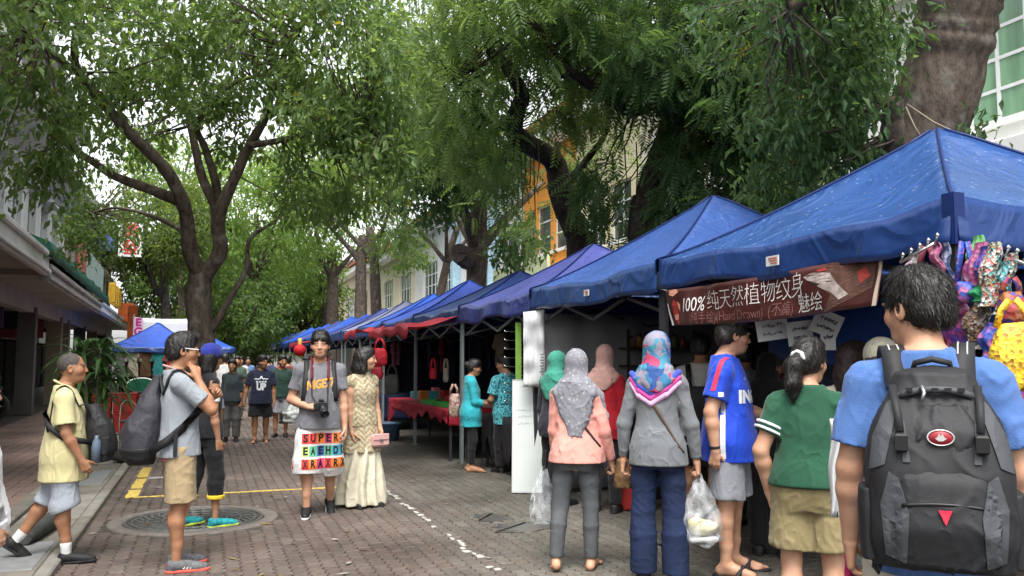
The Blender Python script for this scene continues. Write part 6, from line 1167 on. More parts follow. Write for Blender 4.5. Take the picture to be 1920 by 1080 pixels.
# 14 --- white tee, dark apron-like pack
r, k = person('person in white tee and black shorts with a dark pack at the stall', *from_cam(1313, 8.0), -35, 1.73, head=(-10, 12, 0), aL=((.15, .2, -1), (-.1, .7, -.5)), aR=((.15, .2, -1), (-.1, .7, -.5))); WHT = (r, k); body(r, k, MED, vox=.011, fine=.006, headvox=.007, feet='none'); top_(r, k, fabric('white_tee', (.50, .49, .46)), .8, .7, .02, .02, 141, vox=.01); legs_(r, k, fabric('black_shorts', (.014, .014, .016)), .9, .02, .04, 142, vox=.011); hair_(r, k, HAIR, 'short', seed=15, vox=.007); shoes_(r, k, mat('red_trainer', (.45, .06, .05), .8, .5, 40), S_white, .009, sock=sock_w)
# 15..18 --- customers under the nearest tent
def plain(label, px, d, face, H, topm, legm, hair='short', fem=False, scarf=None, hm=HAIR, vox=.012, sleeve=.7, head=(0, 0, 0), tone=MED, legs=1.95, y=None, **kw):
    x, yy = from_cam(px, d) if y is None else (px, y)
    r, k = person(label, x, yy, face, H, fem=fem, head=head, **kw); body(r, k, tone, vox=vox, fine=vox * .6, headvox=vox * .6, feet='none', hands=('R', 'L'), cover=(.93, .84 if legs > 1 else 1)); top_(r, k, topm, .50 * H - .02, sleeve, .02, .025, int(px) % 97, vox=vox * .95); legs_(r, k, legm, legs, .018, .02 if legs > 1 else .045, int(px) % 89, vox=vox, name='trousers' if legs > 1 else 'shorts')
    if scarf is not None: hijab_(r, k, scarf, 5, vox=vox * .85, back=.2)
    else: hair_(r, k, hm, hair, vox=vox * .65, seed=int(px) % 13, strands=700 if vox < .0135 else 0)
    shoes_(r, k, S_black, S_black, vox * .85); return r, k
blackt = fabric('black_tee', (.012, .012, .014)); maroon = fabric('maroon_top', (.085, .012, .016)); creamt = fabric('cream_blouse', (.55, .50, .40)); navy = fabric('navy_tee', (.015, .02, .04)); pinkl = fabric('hot_pink_trousers', (.62, .04, .20)); brown = fabric('brown_blouse', (.10, .075, .06)); greyp = fabric('grey_trousers', (.10, .10, .10)); dgreen = fabric('dark_green_polo', (.018, .045, .035)); greysh = fabric('light_grey_shorts', (.26, .26, .28))
plain('person in black with a black headscarf behind the football shirt man', 1438, 6.7, -50, 1.55, blackt, blackt, fem=True, scarf=fabric('black_scarf', (.01, .01, .011)), head=(-20, 6, 0))
plain('person in maroon top with short black hair under the paper notices', 1472, 7.3, -45, 1.63, maroon, blackt, head=(0, 8, 0)); plain('woman with long dark hair, cream blouse and pink trousers', 1596, 5.3, -60, 1.60, creamt, pinkl, 'long', True, hm=HAIR_B, sleeve=.9, head=(-20, 5, 0), tone=FAIR)
plain('dark haired person in grey shirt squeezed behind the football shirt man', 1398, 7.9, -40, 1.66, fabric('grey_shirt', (.12, .12, .13)), blackt, tone=MED, vox=.014); plain('person in dark blue deep inside the stall beside the maroon top', 1528, 6.9, -50, 1.6, navy, blackt, 'bob', True, vox=.014)
r, k = plain('person with a cream crocheted cap beside the long haired woman', 1652, 5.0, -50, 1.60, creamt, greyp, 'bob', True, hm=HAIR_G, head=(10, 4, 0), tone=FAIR)
F = Fld(); c = k['hc']; M = k['HR']; F.ell(c + M @ np.array((0, -.02, .04)), (.102, .118, .108), .02, '+', M); F.half(c + M @ np.array((0, 0, -.02)), M @ np.array((0, .3, -1))); F.noise(folds(8, .003, .03)); obj('cap', skin_mesh('cap', F, .007), fabric('cream_crochet', (.66, .62, .48), bump=.8, bs=300), r)
# 19, 20 --- two stall keepers in turquoise
r, k = person('woman in plain turquoise tunic and black leggings facing the stall', 3.42, 11.20, -98, 1.50, fem=True, head=(-4, 12, 0), aR=((.12, .15, -1), (-.12, .95, -.15), dict(curl=.6)), aL=((.12, .15, -1), (-.12, .95, -.1)), build=1.06); TQ1 = (r, k)
body(r, k, MED, vox=.011, fine=.006, headvox=.007, feet='bare', cover=(.93, .86)); top_(r, k, fabric('turquoise_tunic', (.03, .36, .42)), .60, 1.5, .016, .03, 191, vox=.01, sl_ease=.018); legs_(r, k, blackt, 1.88, .006, .006, 192, vox=.011, name='leggings', taper=.012); hair_(r, k, HAIR, 'bun', vox=.007)
tqp = fabric('turquoise_print', (.10, .42, .48), var=.1); N_ = tqp.node_tree; b_ = N_.nodes['Principled BSDF']; s_ = b_.inputs['Base Color'].links[0].from_socket; tc_ = N_.nodes.new('ShaderNodeTexCoord'); vo = N_.nodes.new('ShaderNodeTexVoronoi'); vo.inputs['Scale'].default_value = 38; N_.links.new(tc_.outputs['Object'], vo.inputs['Vector']); lt = N_.nodes.new('ShaderNodeMath'); lt.operation = 'LESS_THAN'; lt.inputs[1].default_value = .42; N_.links.new(vo.outputs['Distance'], lt.inputs[0]); mm_ = N_.nodes.new('ShaderNodeMix'); mm_.data_type = 'RGBA'; N_.links.new(lt.outputs[0], mm_.inputs[0]); N_.links.new(s_, mm_.inputs[6]); mm_.inputs[7].default_value = (.015, .10, .14, 1); N_.links.new(mm_.outputs[2], b_.inputs['Base Color'])
r, k = person('stall keeper in turquoise patterned shirt beside the green rack', 3.84, 10.95, 10, 1.55, head=(45, 8, 0), aL=((.25, .1, -1), (-.3, .9, -.2), dict(curl=.6)), aR=((.15, .1, -1), (-.1, .5, -.9))); body(r, k, MED, vox=.011, fine=.006, headvox=.007, feet='none', cover=(.93, .84)); top_(r, k, tqp, .64, .75, .024, .03, 201, vox=.01, sl_ease=.024); legs_(r, k, blackt, 1.96, .016, .015, 202, vox=.011, name='trousers'); hair_(r, k, HAIR, 'short', vox=.007); shoes_(r, k, S_black, S_black, .009); F = Fld(); F.loft([(-.03, 0, 0, .175, .14), (.03, 0, 0, .172, .138)], o=(0, 0, .90)); obj('belt_bag', skin_mesh('belt_bag', F, .01), blackt, r)
# 21.. --- people farther up the street
r, k = person('man in dark navy tee with white UP print walking towards the camera', .98, 16.4, 176, 1.57, head=(38, 4, 0), aR=((.35, .05, -1), (.16, .2, -1), dict(curl=.6)), aL=((.22, .05, -1), (.05, .2, -1)), lR=((.04, .12, -1), (0, 0, -1)), lL=((.04, -.06, -1), (0, -.3, -1)), footp=(0, 15), build=1.12)
body(r, k, TAN, vox=.012, fine=.008, headvox=.008, feet='bare'); us = top_(r, k, navy, .70, .8, .024, .03, 211, vox=.011, sl_ease=.026); legs_(r, k, fabric('black_cotton_shorts', (.013, .013, .016)), .95, .024, .05, 212, vox=.012); hair_(r, k, HAIR, 'short', vox=.008); sandals_(r, k, S_black, .009)
wp = mat('white_shirt_print', (.62, .64, .66), .8); text_decal(r, us, 'UP', .165, (0, .2, 1.01), (-1, 0, 0), (0, 0, 1), wp, (0, -1, 0), .012, .17); [(lambda q: decal(r, us, q[0], q[1], 'print_bar', wp, (0, -1, 0)))(patch_geo((-.075 + .05 * j, .2, 1.105), (-1, 0, 0), (0, 0, 1), .036, .03, 3)) for j in range(4)]; text_decal(r, us, '~^~', .12, (0, .2, 1.16), (-1, 0, 0), (0, 0, 1), wp, (0, -1, 0), .004, .24)
plain('woman beside the navy tee man, holding his hand', .48, 0, 172, 1.50, fabric('dark_teal_blouse', (.03, .04, .045)), greyp, 'bob', True, sleeve=1.2, head=(-5, 3, 0), tone=MED, y=16.75, vox=.014); plain('woman in brown blouse and grey trousers walking away', .02, 0, 5, 1.56, brown, greyp, 'bun', True, sleeve=1.2, y=17.6, vox=.014, head=(0, 8, 0))
plain('person in white shirt walking up the street behind the brown blouse', .42, 0, 0, 1.63, fabric('white_shirt', (.58, .58, .57)), greyp, y=20.5, vox=.015); r, k = plain('man in dark green polo and light shorts carrying white bags', 1.42, 0, 170, 1.58, dgreen, greysh, y=17.4, vox=.014, legs=.95, head=(30, 5, 0), tone=TAN); DGR = (r, k)
plain('person in black standing near the red lantern stall', 2.05, 0, 120, 1.55, blackt, blackt, y=18.6, vox=.015, fem=True, hair='bob'); plain('small child in white tee and bright blue trousers by the black outfit', .13, 0, 0, 1.08, fabric('child_white_tee', (.52, .55, .6)), fabric('bright_blue_trousers', (.02, .09, .40)), y=14.4, vox=.013)
for i, (x, y, c, lab) in enumerate(((.35, 25, (.35, .1, .08), 'distant person in a dull red top up the street'), (1.0, 27, (.5, .48, .45), 'distant person in an off white top up the street'), (1.6, 24, (.05, .06, .12), 'distant person in a dark blue top up the street'), (.1, 31, (.08, .08, .08), 'distant person in a charcoal top up the street'), (2.2, 27, (.35, .07, .1), 'distant person in a maroon top near the tents'), (1.2, 35, (.2, .25, .3), 'distant person in a slate top far up the street'), (2.0, 33, (.03, .03, .03), 'distant person in black far up by the tents'), (.6, 40, (.4, .35, .25), 'farthest person in a beige top up the street'), (-.35, 22, (.3, .28, .26), 'distant person in a pale grey top left of the brown blouse'), (.75, 22.5, (.06, .1, .07), 'distant person in an olive top behind the couple'), (1.85, 21, (.16, .05, .05), 'distant person in a rust top between green polo and tents'), (2.5, 22.5, (.06, .06, .09), 'distant person in ink blue close to the tents'), (-.1, 27.5, (.45, .42, .3), 'distant person in a straw top near the left tent'), (1.35, 30, (.1, .16, .3), 'distant person in a denim top mid street'))):
    plain(lab, x, 0, 180 if i % 2 else 5, 1.56 + .02 * (i % 4), fabric(f'far_top_{i}', c), greyp if i % 2 else blackt, 'short' if i % 3 else 'bob', y=y, vox=.02, tone=MED)
# ---------------------------------------------------------------- things people carry
def ribbon(pts, side, w_, t=.006):
    """flat strap through pts; side = width direction (one vector or one per point)"""
    P = [Vector(p) for p in pts]; mb = MB(); V = []; n = len(P)
    for i, p in enumerate(P):
        d = (P[min(i + 1, n - 1)] - P[max(i - 1, 0)]).normalized(); s_ = Vector(side[i] if isinstance(side, list) else side); s_ = (s_ - d * s_.dot(d)).normalized(); u = s_.cross(d)
        V += [p + s_ * w_ / 2 + u * t / 2, p - s_ * w_ / 2 + u * t / 2, p - s_ * w_ / 2 - u * t / 2, p + s_ * w_ / 2 - u * t / 2]
    F = [(i * 4 + a, i * 4 + (a + 1) % 4, i * 4 + 4 + (a + 1) % 4, i * 4 + 4 + a) for i in range(n - 1) for a in range(4)] + [(3, 2, 1, 0), tuple((n - 1) * 4 + a for a in range(4))]
    mb._add(V, F, True); return mb
def surf(objs):
    V = []; Fc = []
    for o in objs: n = len(V); V += [v.co[:] for v in o.data.vertices]; Fc += [tuple(i + n for i in p.vertices) for p in o.data.polygons]
    return BVHTree.FromPolygons(V, Fc)
def carried(name, label, cat, pr, group=None):
    """a thing of its own that shares the wearer's place and heading"""
    return thing(name, label, cat, pr.location, pr.rotation_euler.z, group)
def poly_decal(root, target, pts, o, u, v, m, direction, name, off=.004, cell=.02):
    bm = bmesh.new(); vs_ = [bm.verts.new((x, y, 0)) for x, y in pts]; bm.faces.new(vs_); bmesh.ops.triangulate(bm, faces=bm.faces)
    for _ in range(5):
        es = [e for e in bm.edges if e.calc_length() > cell]
        if not es: break
        bmesh.ops.subdivide_edges(bm, edges=es, cuts=1); bmesh.ops.triangulate(bm, faces=bm.faces)
    bm.verts.index_update(); o = Vector(o); u = Vector(u); v = Vector(v); P = [o + u * q.co.x + v * q.co.y for q in bm.verts]; Fc = [tuple(q.index for q in f.verts) for f in bm.faces]; bm.free(); r_ = decal(root, target, P, Fc, name, m, direction, off)
    md = r_.modifiers.new('thickness', 'SOLIDIFY'); md.thickness = .004; md.offset = 0; return r_
nyl = mat('black_nylon', (.014, .014, .016), .6, .12, 20, .2, 420, spec=.35); nyl2 = mat('charcoal_nylon', (.052, .056, .062), .6, .07, 12, .18, 420, spec=.35); plast = mat('black_buckle_plastic', (.012, .012, .012), .35); silv = mat('silver_zip', (.45, .45, .45), .35, metal=.9)
# the big backpack
pr, k = BPK; bp_ = carried('backpack', 'large black and grey backpack with red badge on the nearest man', 'backpack', pr); oy = -.15; cz = 1.165
F = Fld(); F.loft([(-.29, 0, -.12, .19, .105), (-.20, 0, -.135, .212, .135), (0, 0, -.13, .205, .13), (.14, 0, -.11, .185, .11), (.23, 0, -.085, .145, .075), (.285, 0, -.065, .07, .04)], .02, o=(0, oy, cz), e=3.2); F.ell((0, oy - .06, cz + .26), (.12, .06, .06), .05); F.noise(folds(5, .004, .16)); main = obj('main_compartment', skin_mesh('main_compartment', F, .008), nyl, bp_)
F = Fld(); F.loft([(-.275, 0, -.215, .135, .05), (-.16, 0, -.235, .145, .065), (-.02, 0, -.225, .135, .055), (.02, 0, -.21, .12, .035)], .02, o=(0, oy, cz), e=3.2); F.noise(folds(6, .004, .12)); pock = obj('front_pocket', skin_mesh('front_pocket', F, .007), nyl, bp_)
F = Fld(); F.loft([(.03, 0, -.19, .11, .05), (.12, 0, -.185, .115, .05), (.2, 0, -.15, .09, .035)], .02, o=(0, oy, cz), e=2.6); F.noise(folds(7, .006, .12)); upk = obj('upper_pocket', skin_mesh('upper_pocket', F, .007), nyl, bp_)
bo = (0, oy - .5, cz); U_, V_ = (1, 0, 0), (0, 0, 1); DD = (0, 1, 0)
class _J: pass
def joined(objs):
    V = []; Fc = []
    for o_ in objs: n = len(V); V += [v.co[:] for v in o_.data.vertices]; Fc += [tuple(i + n for i in p.vertices) for p in o_.data.polygons]
    me = bpy.data.meshes.new('tmp'); me.from_pydata(V, [], Fc); j = _J(); j.data = me; return j
allbp = joined([main, pock, upk])
for sx in (-1, 1):
    poly_decal(bp_, allbp, [(sx * .105, -.265), (sx * .16, -.25), (sx * .17, -.10), (sx * .145, .0), (sx * .118, -.02), (sx * .095, -.12)], bo, U_, V_, nyl2, DD, 'pocket_side_panel'); poly_decal(bp_, allbp, [(sx * .10, .235), (sx * .14, .20), (sx * .185, .10), (sx * .198, .0), (sx * .155, .02), (sx * .13, .12)], bo, U_, V_, nyl2, DD, 'upper_side_panel'); poly_decal(bp_, allbp, [(sx * .085, .03), (sx * .105, .03), (sx * .11, .13), (sx * .095, .15)], bo, U_, V_, nyl2, DD, 'pocket_edge_panel')
    # side mesh pocket and side panel
    F = Fld(); F.loft([(-.28, 0, -.10, .03, .085), (-.12, 0, -.105, .035, .09), (-.06, 0, -.105, .03, .085)], o=(sx * .20, oy, cz), e=2.8); obj('side_pocket', skin_mesh('side_pocket', F, .008), nyl, bp_)
    MB().box((sx * .108 - .018, oy - .268, cz + .06), (sx * .108 + .018, oy - .225, cz + .115), .006).build('buckle', plast, bp_); ribbon([(sx * .108, oy - .235, cz + .12), (sx * .115, oy - .19, cz + .2), (sx * .12, oy - .11, cz + .255)], (1, 0, 0), .022).build('compression_strap', nyl, bp_); ribbon([(sx * .108, oy - .245, cz + .06), (sx * .125, oy - .215, cz - .02), (sx * .165, oy - .15, cz - .11)], (1, 0, 0), .022).build('compression_strap', nyl, bp_)
MB().tube([Vector((.16 * math.sin(a), oy - .205 - .03 * math.cos(a * 1.1) , cz + .005 + .012 * math.cos(a * 2))) for a in np.linspace(-.8, .8, 12)], .005, 6).build('zip', plast, bp_)
MB().tube([Vector((x, oy - .285 + .6 * x * x, cz - .085 + 1.2 * x * x * -.6)) for x in np.linspace(-.115, .115, 11)], .006, 6).build('zip', plast, bp_)
bar = MB().tube([Vector((x, oy - .165 + 1.2 * x * x, cz + .245 - 2.0 * x * x)) for x in np.linspace(-.1, .1, 9)], .011, 8).build('reflective_bar', nyl2, bp_)
for j in range(5): MB().box((-.085 + j * .036, oy - .183, cz + .238), (-.067 + j * .036, oy - .168, cz + .25)).build('bar_slot', plast, bar)
badge = MB().lathe([(.034, 0), (.03, .006), (0, .007)], 24, sy=.62).build('logo_badge', mat('badge_red', (.26, .02, .028), .4), bp_); badge.location = (0, oy - .243, cz + .105); badge.rotation_euler = (R(90), 0, 0)
sv = mat('badge_silver', (.6, .58, .56), .3, metal=.6); MB().lathe([(.038, 0), (.038, .005), (.034, .006), (.033, .0)], 28, sy=.64).build('badge_rim', sv, badge); MB().poly([(-.006, -.010, .009), (.006, -.010, .009), (.016, -.002, .009), (.009, .002, .009), (.005, .012, .009), (0, .005, .009), (-.005, .012, .009), (-.009, .002, .009), (-.016, -.002, .009)]).build('emblem', sv, badge)
poly_decal(bp_, allbp, [(-.018, -.10), (.018, -.10), (.0, -.142)], bo, U_, V_, mat('red_tag', (.55, .02, .05), .6), DD, 'red_triangle', .008)
MB().tube([(-.055, oy - .05, cz + .30), (-.05, oy - .07, cz + .325), (0, oy - .075, cz + .338), (.05, oy - .07, cz + .325), (.055, oy - .05, cz + .30)], .010, 8).build('top_handle', nyl, bp_)
for j, (x, z) in enumerate(((-.155, .09), (-.165, -.17), (-.04, .255))): MB().tube([(x, oy - .2 if j < 2 else oy - .185, cz + z), (x + .004, oy - .215 if j < 2 else oy - .2, cz + z - .02), (x - .004, oy - .21 if j < 2 else oy - .2, cz + z - .045)], .006, 6).build('zip_pull', silv, bp_)
bv = surf([c for c in pr.children if c.name.startswith('shirt')])
for sx in (-1, 1):
    pts = []
    for yy in np.linspace(-.20, .16, 14):
        x = sx * (.085 + .05 * max(0, (yy + .2) / .36)); h_ = bv.ray_cast(Vector((x, yy, 2)), Vector((0, 0, -1))); pts.append(Vector((x, yy, (h_[0].z if h_[0] else 1.4) + .014)))
    pts = [p for p in pts if p.z > 1.25]; st = ribbon(pts, (1, 0, 0), .075, .018).build('shoulder_strap', nyl, bp_); pm = mat('strap_piping', (.38, .38, .38), .6)
    for q in (-.012, .016): MB().tube([p + Vector((q, 0, .011)) for p in pts], .003, 5).build('piping', pm, st)
    ribbon([Vector((sx * .09, oy - .03, cz + .27)), pts[0] + Vector((0, 0, -.01)), pts[1]], (1, 0, 0), .07, .016).build('strap_root', nyl, bp_)
    # loop dangling from the lower side
    MB().tube([(sx * .17, oy - .06, cz - .25), (sx * .185, oy - .05, cz - .29), (sx * .19, oy - .04, cz - .33), (sx * .18, oy - .05, cz - .345), (sx * .172, oy - .05, cz - .32)], .008, 6).build('strap_loop', nyl, bp_)
# soft teardrop rucksack of the polo man
pr, k = POL; b2 = carried('rucksack', 'soft dark grey rucksack slung on the grey polo man', 'rucksack', pr); g2 = mat('dark_grey_canvas', (.038, .037, .045), .65, .25, 12, .4, 60); b2.location.z = 0
F = Fld(); F.loft([(.78, 0, -.24, .09, .075), (.85, 0, -.265, .145, .125), (1.0, 0, -.26, .145, .128), (1.15, 0, -.22, .118, .092), (1.32, 0, -.17, .07, .055), (1.40, 0, -.14, .04, .035)], .03, e=2.2); F.noise(folds(17, .008, .2)); mb_ = obj('bag_body', skin_mesh('bag_body', F, .009), g2, b2)
F = Fld(); F.loft([(.765, 0, -.24, .10, .083), (.81, 0, -.255, .132, .114), (.86, 0, -.265, .151, .131), (.885, 0, -.265, .151, .131)], .02, e=2.2); F.noise(folds(17, .008, .2)); obj('bag_bottom', skin_mesh('bag_bottom', F, .009), nyl, b2)
bv = surf([c for c in pr.children if c.name.startswith('shirt')])
for sx in (1, -1):
    pts = [Vector((sx * .06, -.15, 1.38))]
    for yy in np.linspace(-.12, .10, 9): h_ = bv.ray_cast(Vector((sx * .105, yy, 2)), Vector((0, 0, -1))); pts.append(Vector((sx * .105, yy, (h_[0].z if h_[0] else 1.35) + .010)))
    pts += [Vector((sx * .13, .135, 1.24)), Vector((sx * .165, .11, 1.14)), Vector((sx * .195, .0, 1.02)), Vector((sx * .185, -.10, .93)), Vector((sx * .14, -.2, .86))]; ribbon(pts, [(1, 0, 0)] * 10 + [(1, 0, 0), (0, 1, .6), (0, .4, 1), (0, .4, 1), (0, .4, 1)], .058 if sx > 0 else .05, .012).build('strap', nyl, b2)
MB().box((.192, -.06, .82), (.205, -.035, 1.0)).build('strap_end', nyl, b2)
# white sunglasses at his temple
sg = carried('sunglasses', 'white framed sunglasses pushed against the polo man face', 'sunglasses', pr); hc = Vector(k['hc']); wm_ = mat('white_plastic', (.7, .7, .7), .3); hr = Matrix(k['HR'].tolist())
for sx in (-1, 1): MB().bar(hc + hr @ Vector((sx * .085, .0, .02)), hc + hr @ Vector((sx * .072, .10, .015)), .004, .007).build('temple_arm', wm_, sg); l_ = MB().lathe([(.026, 0), (.024, .004), (0, .006)], 18, sy=.75).build('lens', mat('dark_lens', (.01, .01, .012), .1), sg); l_.location = hc + hr @ Vector((sx * .033, .112, .006)); l_.rotation_euler = (R(-90), 0, math.atan2(-hr[0][1], hr[1][1]))
# chest bag of the yellow polo man
pr, k = YEL; b3 = carried('chest_bag', 'black shoulder bag worn on the yellow polo man chest', 'bag', pr); F = Fld(); F.loft([(.74, 0, .25, .13, .085), (.82, 0, .265, .15, .105), (1.0, 0, .235, .14, .10), (1.12, .0, .20, .10, .06), (1.16, 0, .18, .06, .04)], .02, e=2.8); F.noise(folds(27, .006, .16)); obj('bag_body', skin_mesh('bag_body', F, .008), nyl, b3)
F = Fld(); F.loft([(.79, .0, .27, .155, .06), (.92, 0, .28, .155, .06)], .02, e=2.8); obj('side_pocket', skin_mesh('side_pocket', F, .008), nyl, b3); bt = MB().lathe([(0, 0), (.032, .004), (.034, .12), (.03, .16), (.014, .185), (.014, .205), (0, .206)], 16).build('bottle_pocket', mat('pale_blue_bottle', (.11, .15, .20), .25, .1, 5), b3, (.15, .22, .73))
bv = surf([c for c in pr.children if c.name.startswith('shirt')])
for sx in (1, -1):
    pts = [Vector((sx * .09, .17, 1.08)), Vector((sx * .105, .135, 1.17))]
    for yy in np.linspace(.09, -.11, 9): h_ = bv.ray_cast(Vector((sx * .112, yy, 2)), Vector((0, 0, -1))); pts.append(Vector((sx * .112, yy, (h_[0].z if h_[0] else 1.25) + .009)))
    pts += [Vector((sx * .14, -.135, 1.12)), Vector((sx * .185, -.09, 1.0)), Vector((sx * .20, .0, .93)), Vector((sx * .17, .12, .90)), Vector((sx * .13, .2, .88))]; ribbon(pts, [(1, 0, 0)] * 11 + [(1, .0, 0), (0, 1, .5), (0, .5, 1), (0, .2, 1), (0, .2, 1)], .042, .008).build('strap', nyl, b3)
# camera, strap and backpack straps of the lettered shorts man
pr, k = TEE; cm_ = carried('camera', 'black camera with long lens hanging on a maroon strap', 'camera', pr); cblk = mat('camera_black', (.012, .012, .013), .4, .2, 60, .2, 200); c0 = Vector(k['palmR']) + Vector((-.045, .045, .005))
MB().box(c0 + Vector((-.065, -.03, -.045)), c0 + Vector((.065, .03, .045)), .012).build('camera_body', cblk, cm_); MB().box(c0 + Vector((-.025, -.025, .04)), c0 + Vector((.025, .03, .072)), .01).build('viewfinder_hump', cblk, cm_); MB().box(c0 + Vector((.045, .0, -.043)), c0 + Vector((.072, .045, .035)), .012).build('grip', cblk, cm_)
ln = MB().lathe([(.034, 0), (.038, .01), (.038, .05), (.036, .052), (.036, .085), (.041, .09), (.041, .125), (.034, .126), (.03, .11), (0, .108)], 24).build('lens', cblk, cm_); ln.location = c0 + Vector((-.008, .025, -.01)); ln.rotation_euler = (R(-120), 0, R(14)); MB().lathe([(.0365, .06), (.0385, .062), (.0385, .078), (.0365, .08)], 24).build('lens_ring', mat('lens_rubber', (.03, .03, .03), .8), ln)
mar = mat('maroon_strap', (.10, .014, .02), .7, .2, 30); bv = surf([c for c in pr.children if c.name.startswith('shirt')])
for sx in (1, -1):
    pts = [Vector((sx * .058, -.06, 1.535)), Vector((sx * .078, -.02, 1.54))]
    for z in np.linspace(1.47, 1.16, 8): x = sx * (.078 - .01 * (1.47 - z)); h_ = bv.ray_cast(Vector((x, .6, z)), Vector((0, -1, 0))); pts.append(Vector((x, (h_[0].y if h_[0] else .12) + .007, z)))
    ribbon(pts[:7], (1, .3 * sx, 0), .032, .004).build('neck_strap', mar, cm_); ribbon(pts[6:] + [c0 + Vector((sx * .06, .0, .045))], (1, 0, 0), .012, .004).build('strap_cord', cblk, cm_)
bk = carried('backpack', 'black backpack of the lettered shorts man, straps over grey tee', 'backpack', pr); F = Fld(); F.loft([(.95, 0, -.24, .13, .08), (1.1, 0, -.25, .15, .10), (1.35, 0, -.23, .14, .085), (1.46, 0, -.19, .09, .05)], .02, e=3); obj('bag_body', skin_mesh('bag_body', F, .011), nyl, bk)
for sx in (1, -1):
    pts = []
    for yy in np.linspace(-.16, .06, 7): h_ = bv.ray_cast(Vector((sx * .128, yy, 2)), Vector((0, 0, -1))); pts.append(Vector((sx * .128, yy, (h_[0].z if h_[0] else 1.42) + .01)))
    for z in np.linspace(1.36, 1.10, 6): x = sx * (.132 + .02 * (1.36 - z) / .26); h_ = bv.ray_cast(Vector((x, .6, z)), Vector((0, -1, 0))); pts.append(Vector((x, (h_[0].y if h_[0] and h_[0].y > .02 else .09) + .008, z)))
    ribbon(pts, (1, 0, 0), .055, .012).build('strap', nyl, bk)
# clutch of the woman in the dress
pr, k = DRS; cl = carried('clutch_bag', 'small pale pink clutch bag held by the woman in lace', 'clutch bag', pr); c0 = Vector(k['palmL']) + Vector((.05, .03, -.03)); pk = mat('pale_pink_leather', (.62, .36, .34), .45, .08, 12)
MB().box(c0 + Vector((-.10, -.03, -.07)), c0 + Vector((.10, .03, .06)), .02).build('clutch_body', pk, cl); MB().box(c0 + Vector((-.095, .028, -.0)), c0 + Vector((.095, .038, .062)), .01).build('flap', pk, cl); MB().box(c0 + Vector((-.02, .036, -.012)), c0 + Vector((.02, .046, .014)), .006).build('clasp', mat('clasp_metal', (.5, .45, .4), .3, metal=.8), cl)
# plastic carrier bags
plastic = bpy.data.materials.new('clear_plastic'); plastic.use_nodes = True; N = plastic.node_tree.nodes; L = plastic.node_tree.links; b_ = N['Principled BSDF']; b_.inputs['Base Color'].default_value = (.80, .82, .84, 1); b_.inputs['Roughness'].default_value = .22; tp_ = N.new('ShaderNodeBsdfTransparent'); tp_.inputs[0].default_value = (.95, .96, .97, 1); mx = N.new('ShaderNodeMixShader'); tcx = N.new('ShaderNodeTexCoord'); nzx = N.new('ShaderNodeTexNoise'); nzx.inputs['Scale'].default_value = 16; nzx.inputs['Detail'].default_value = 5; mpx = N.new('ShaderNodeMapping'); mpx.inputs['Scale'].default_value = (1, 1, .35); L.new(tcx.outputs['Object'], mpx.inputs[0]); L.new(mpx.outputs[0], nzx.inputs['Vector']); mrx = N.new('ShaderNodeMapRange'); mrx.inputs['From Min'].default_value = .3; mrx.inputs['From Max'].default_value = .75; mrx.inputs['To Min'].default_value = .04; mrx.inputs['To Max'].default_value = .42; L.new(nzx.outputs['Fac'], mrx.inputs['Value']); L.new(mrx.outputs[0], mx.inputs[0]); L.new(tp_.outputs[0], mx.inputs[1]); L.new(b_.outputs[0], mx.inputs[2]); L.new(mx.outputs[0], N['Material Output'].inputs['Surface']); bpx = N.new('ShaderNodeBump'); bpx.inputs['Strength'].default_value = .6; bpx.inputs['Distance'].default_value = .02; L.new(nzx.outputs['Fac'], bpx.inputs['Height']); L.new(bpx.outputs[0], b_.inputs['Normal'])
def carrier(label, top, hgt, wid, seed, content=None, mat_=None):
    t = thing('plastic_bag', label, 'plastic bag', (top[0], top[1], top[2] - hgt)); nz = Noise(seed, .12)
    def fn(u, v):
        a = 2 * math.pi * u; w_ = wid * (.06 + .94 * min(1, (1 - v) * 1.9) ** .75) * (1 if v > .04 else .75); rr = 1 + .10 * float(nz(math.cos(a) * .2, math.sin(a) * .2, v * .5)) + .06 * math.sin(a * 7 + seed) * v
        return (w_ * .5 * math.cos(a) * rr, w_ * .36 * math.sin(a) * rr, hgt * v + .012 * float(nz(u, v, 2)))
    m_ = MB().grid(fn, 36, 16); m_.poly([fn(i / 18, 0) for i in range(18)]); m_.build('bag_film', mat_ or plastic, t)
    for sx in (-1, 1): MB().tube([(sx * wid * .12, 0, hgt * .72), (sx * .03, 0, hgt * .9), (sx * .012, 0, hgt + .03)], [.022, .014, .008], 6).build('handle', mat_ or plastic, t)
    if content: content(t)
    return t
pr, k = GRH; tp3 = on_person(pr, Vector(k['palmR']) + Vector((0, .02, -.03)))
def food(t):
    F = Fld(); F.ell((.03, 0, .10), (.105, .08, .055), .02); F.ell((-.03, 0, .13), (.06, .06, .045), .03); F.noise(folds(3, .006, .08)); obj('food_packet', skin_mesh('food_packet', F, .008), mat('cream_food', (.72, .66, .40), .6, .2, 25, .3, 80), t); MB().box((-.11, -.07, .015), (.10, .07, .05), .012).build('tray', mat('clear_tray', (.55, .56, .56), .2), t)
carrier('clear plastic bag with cream food hanging from the grey top woman hand', tp3, .43, .30, 4, food)
pr, k = PNK; tpl = on_person(pr, Vector(k['palmL']) + Vector((-.10, .05, -.02))); carrier('thin clear plastic bag left of the pink top woman', tpl, .38, .20, 6)
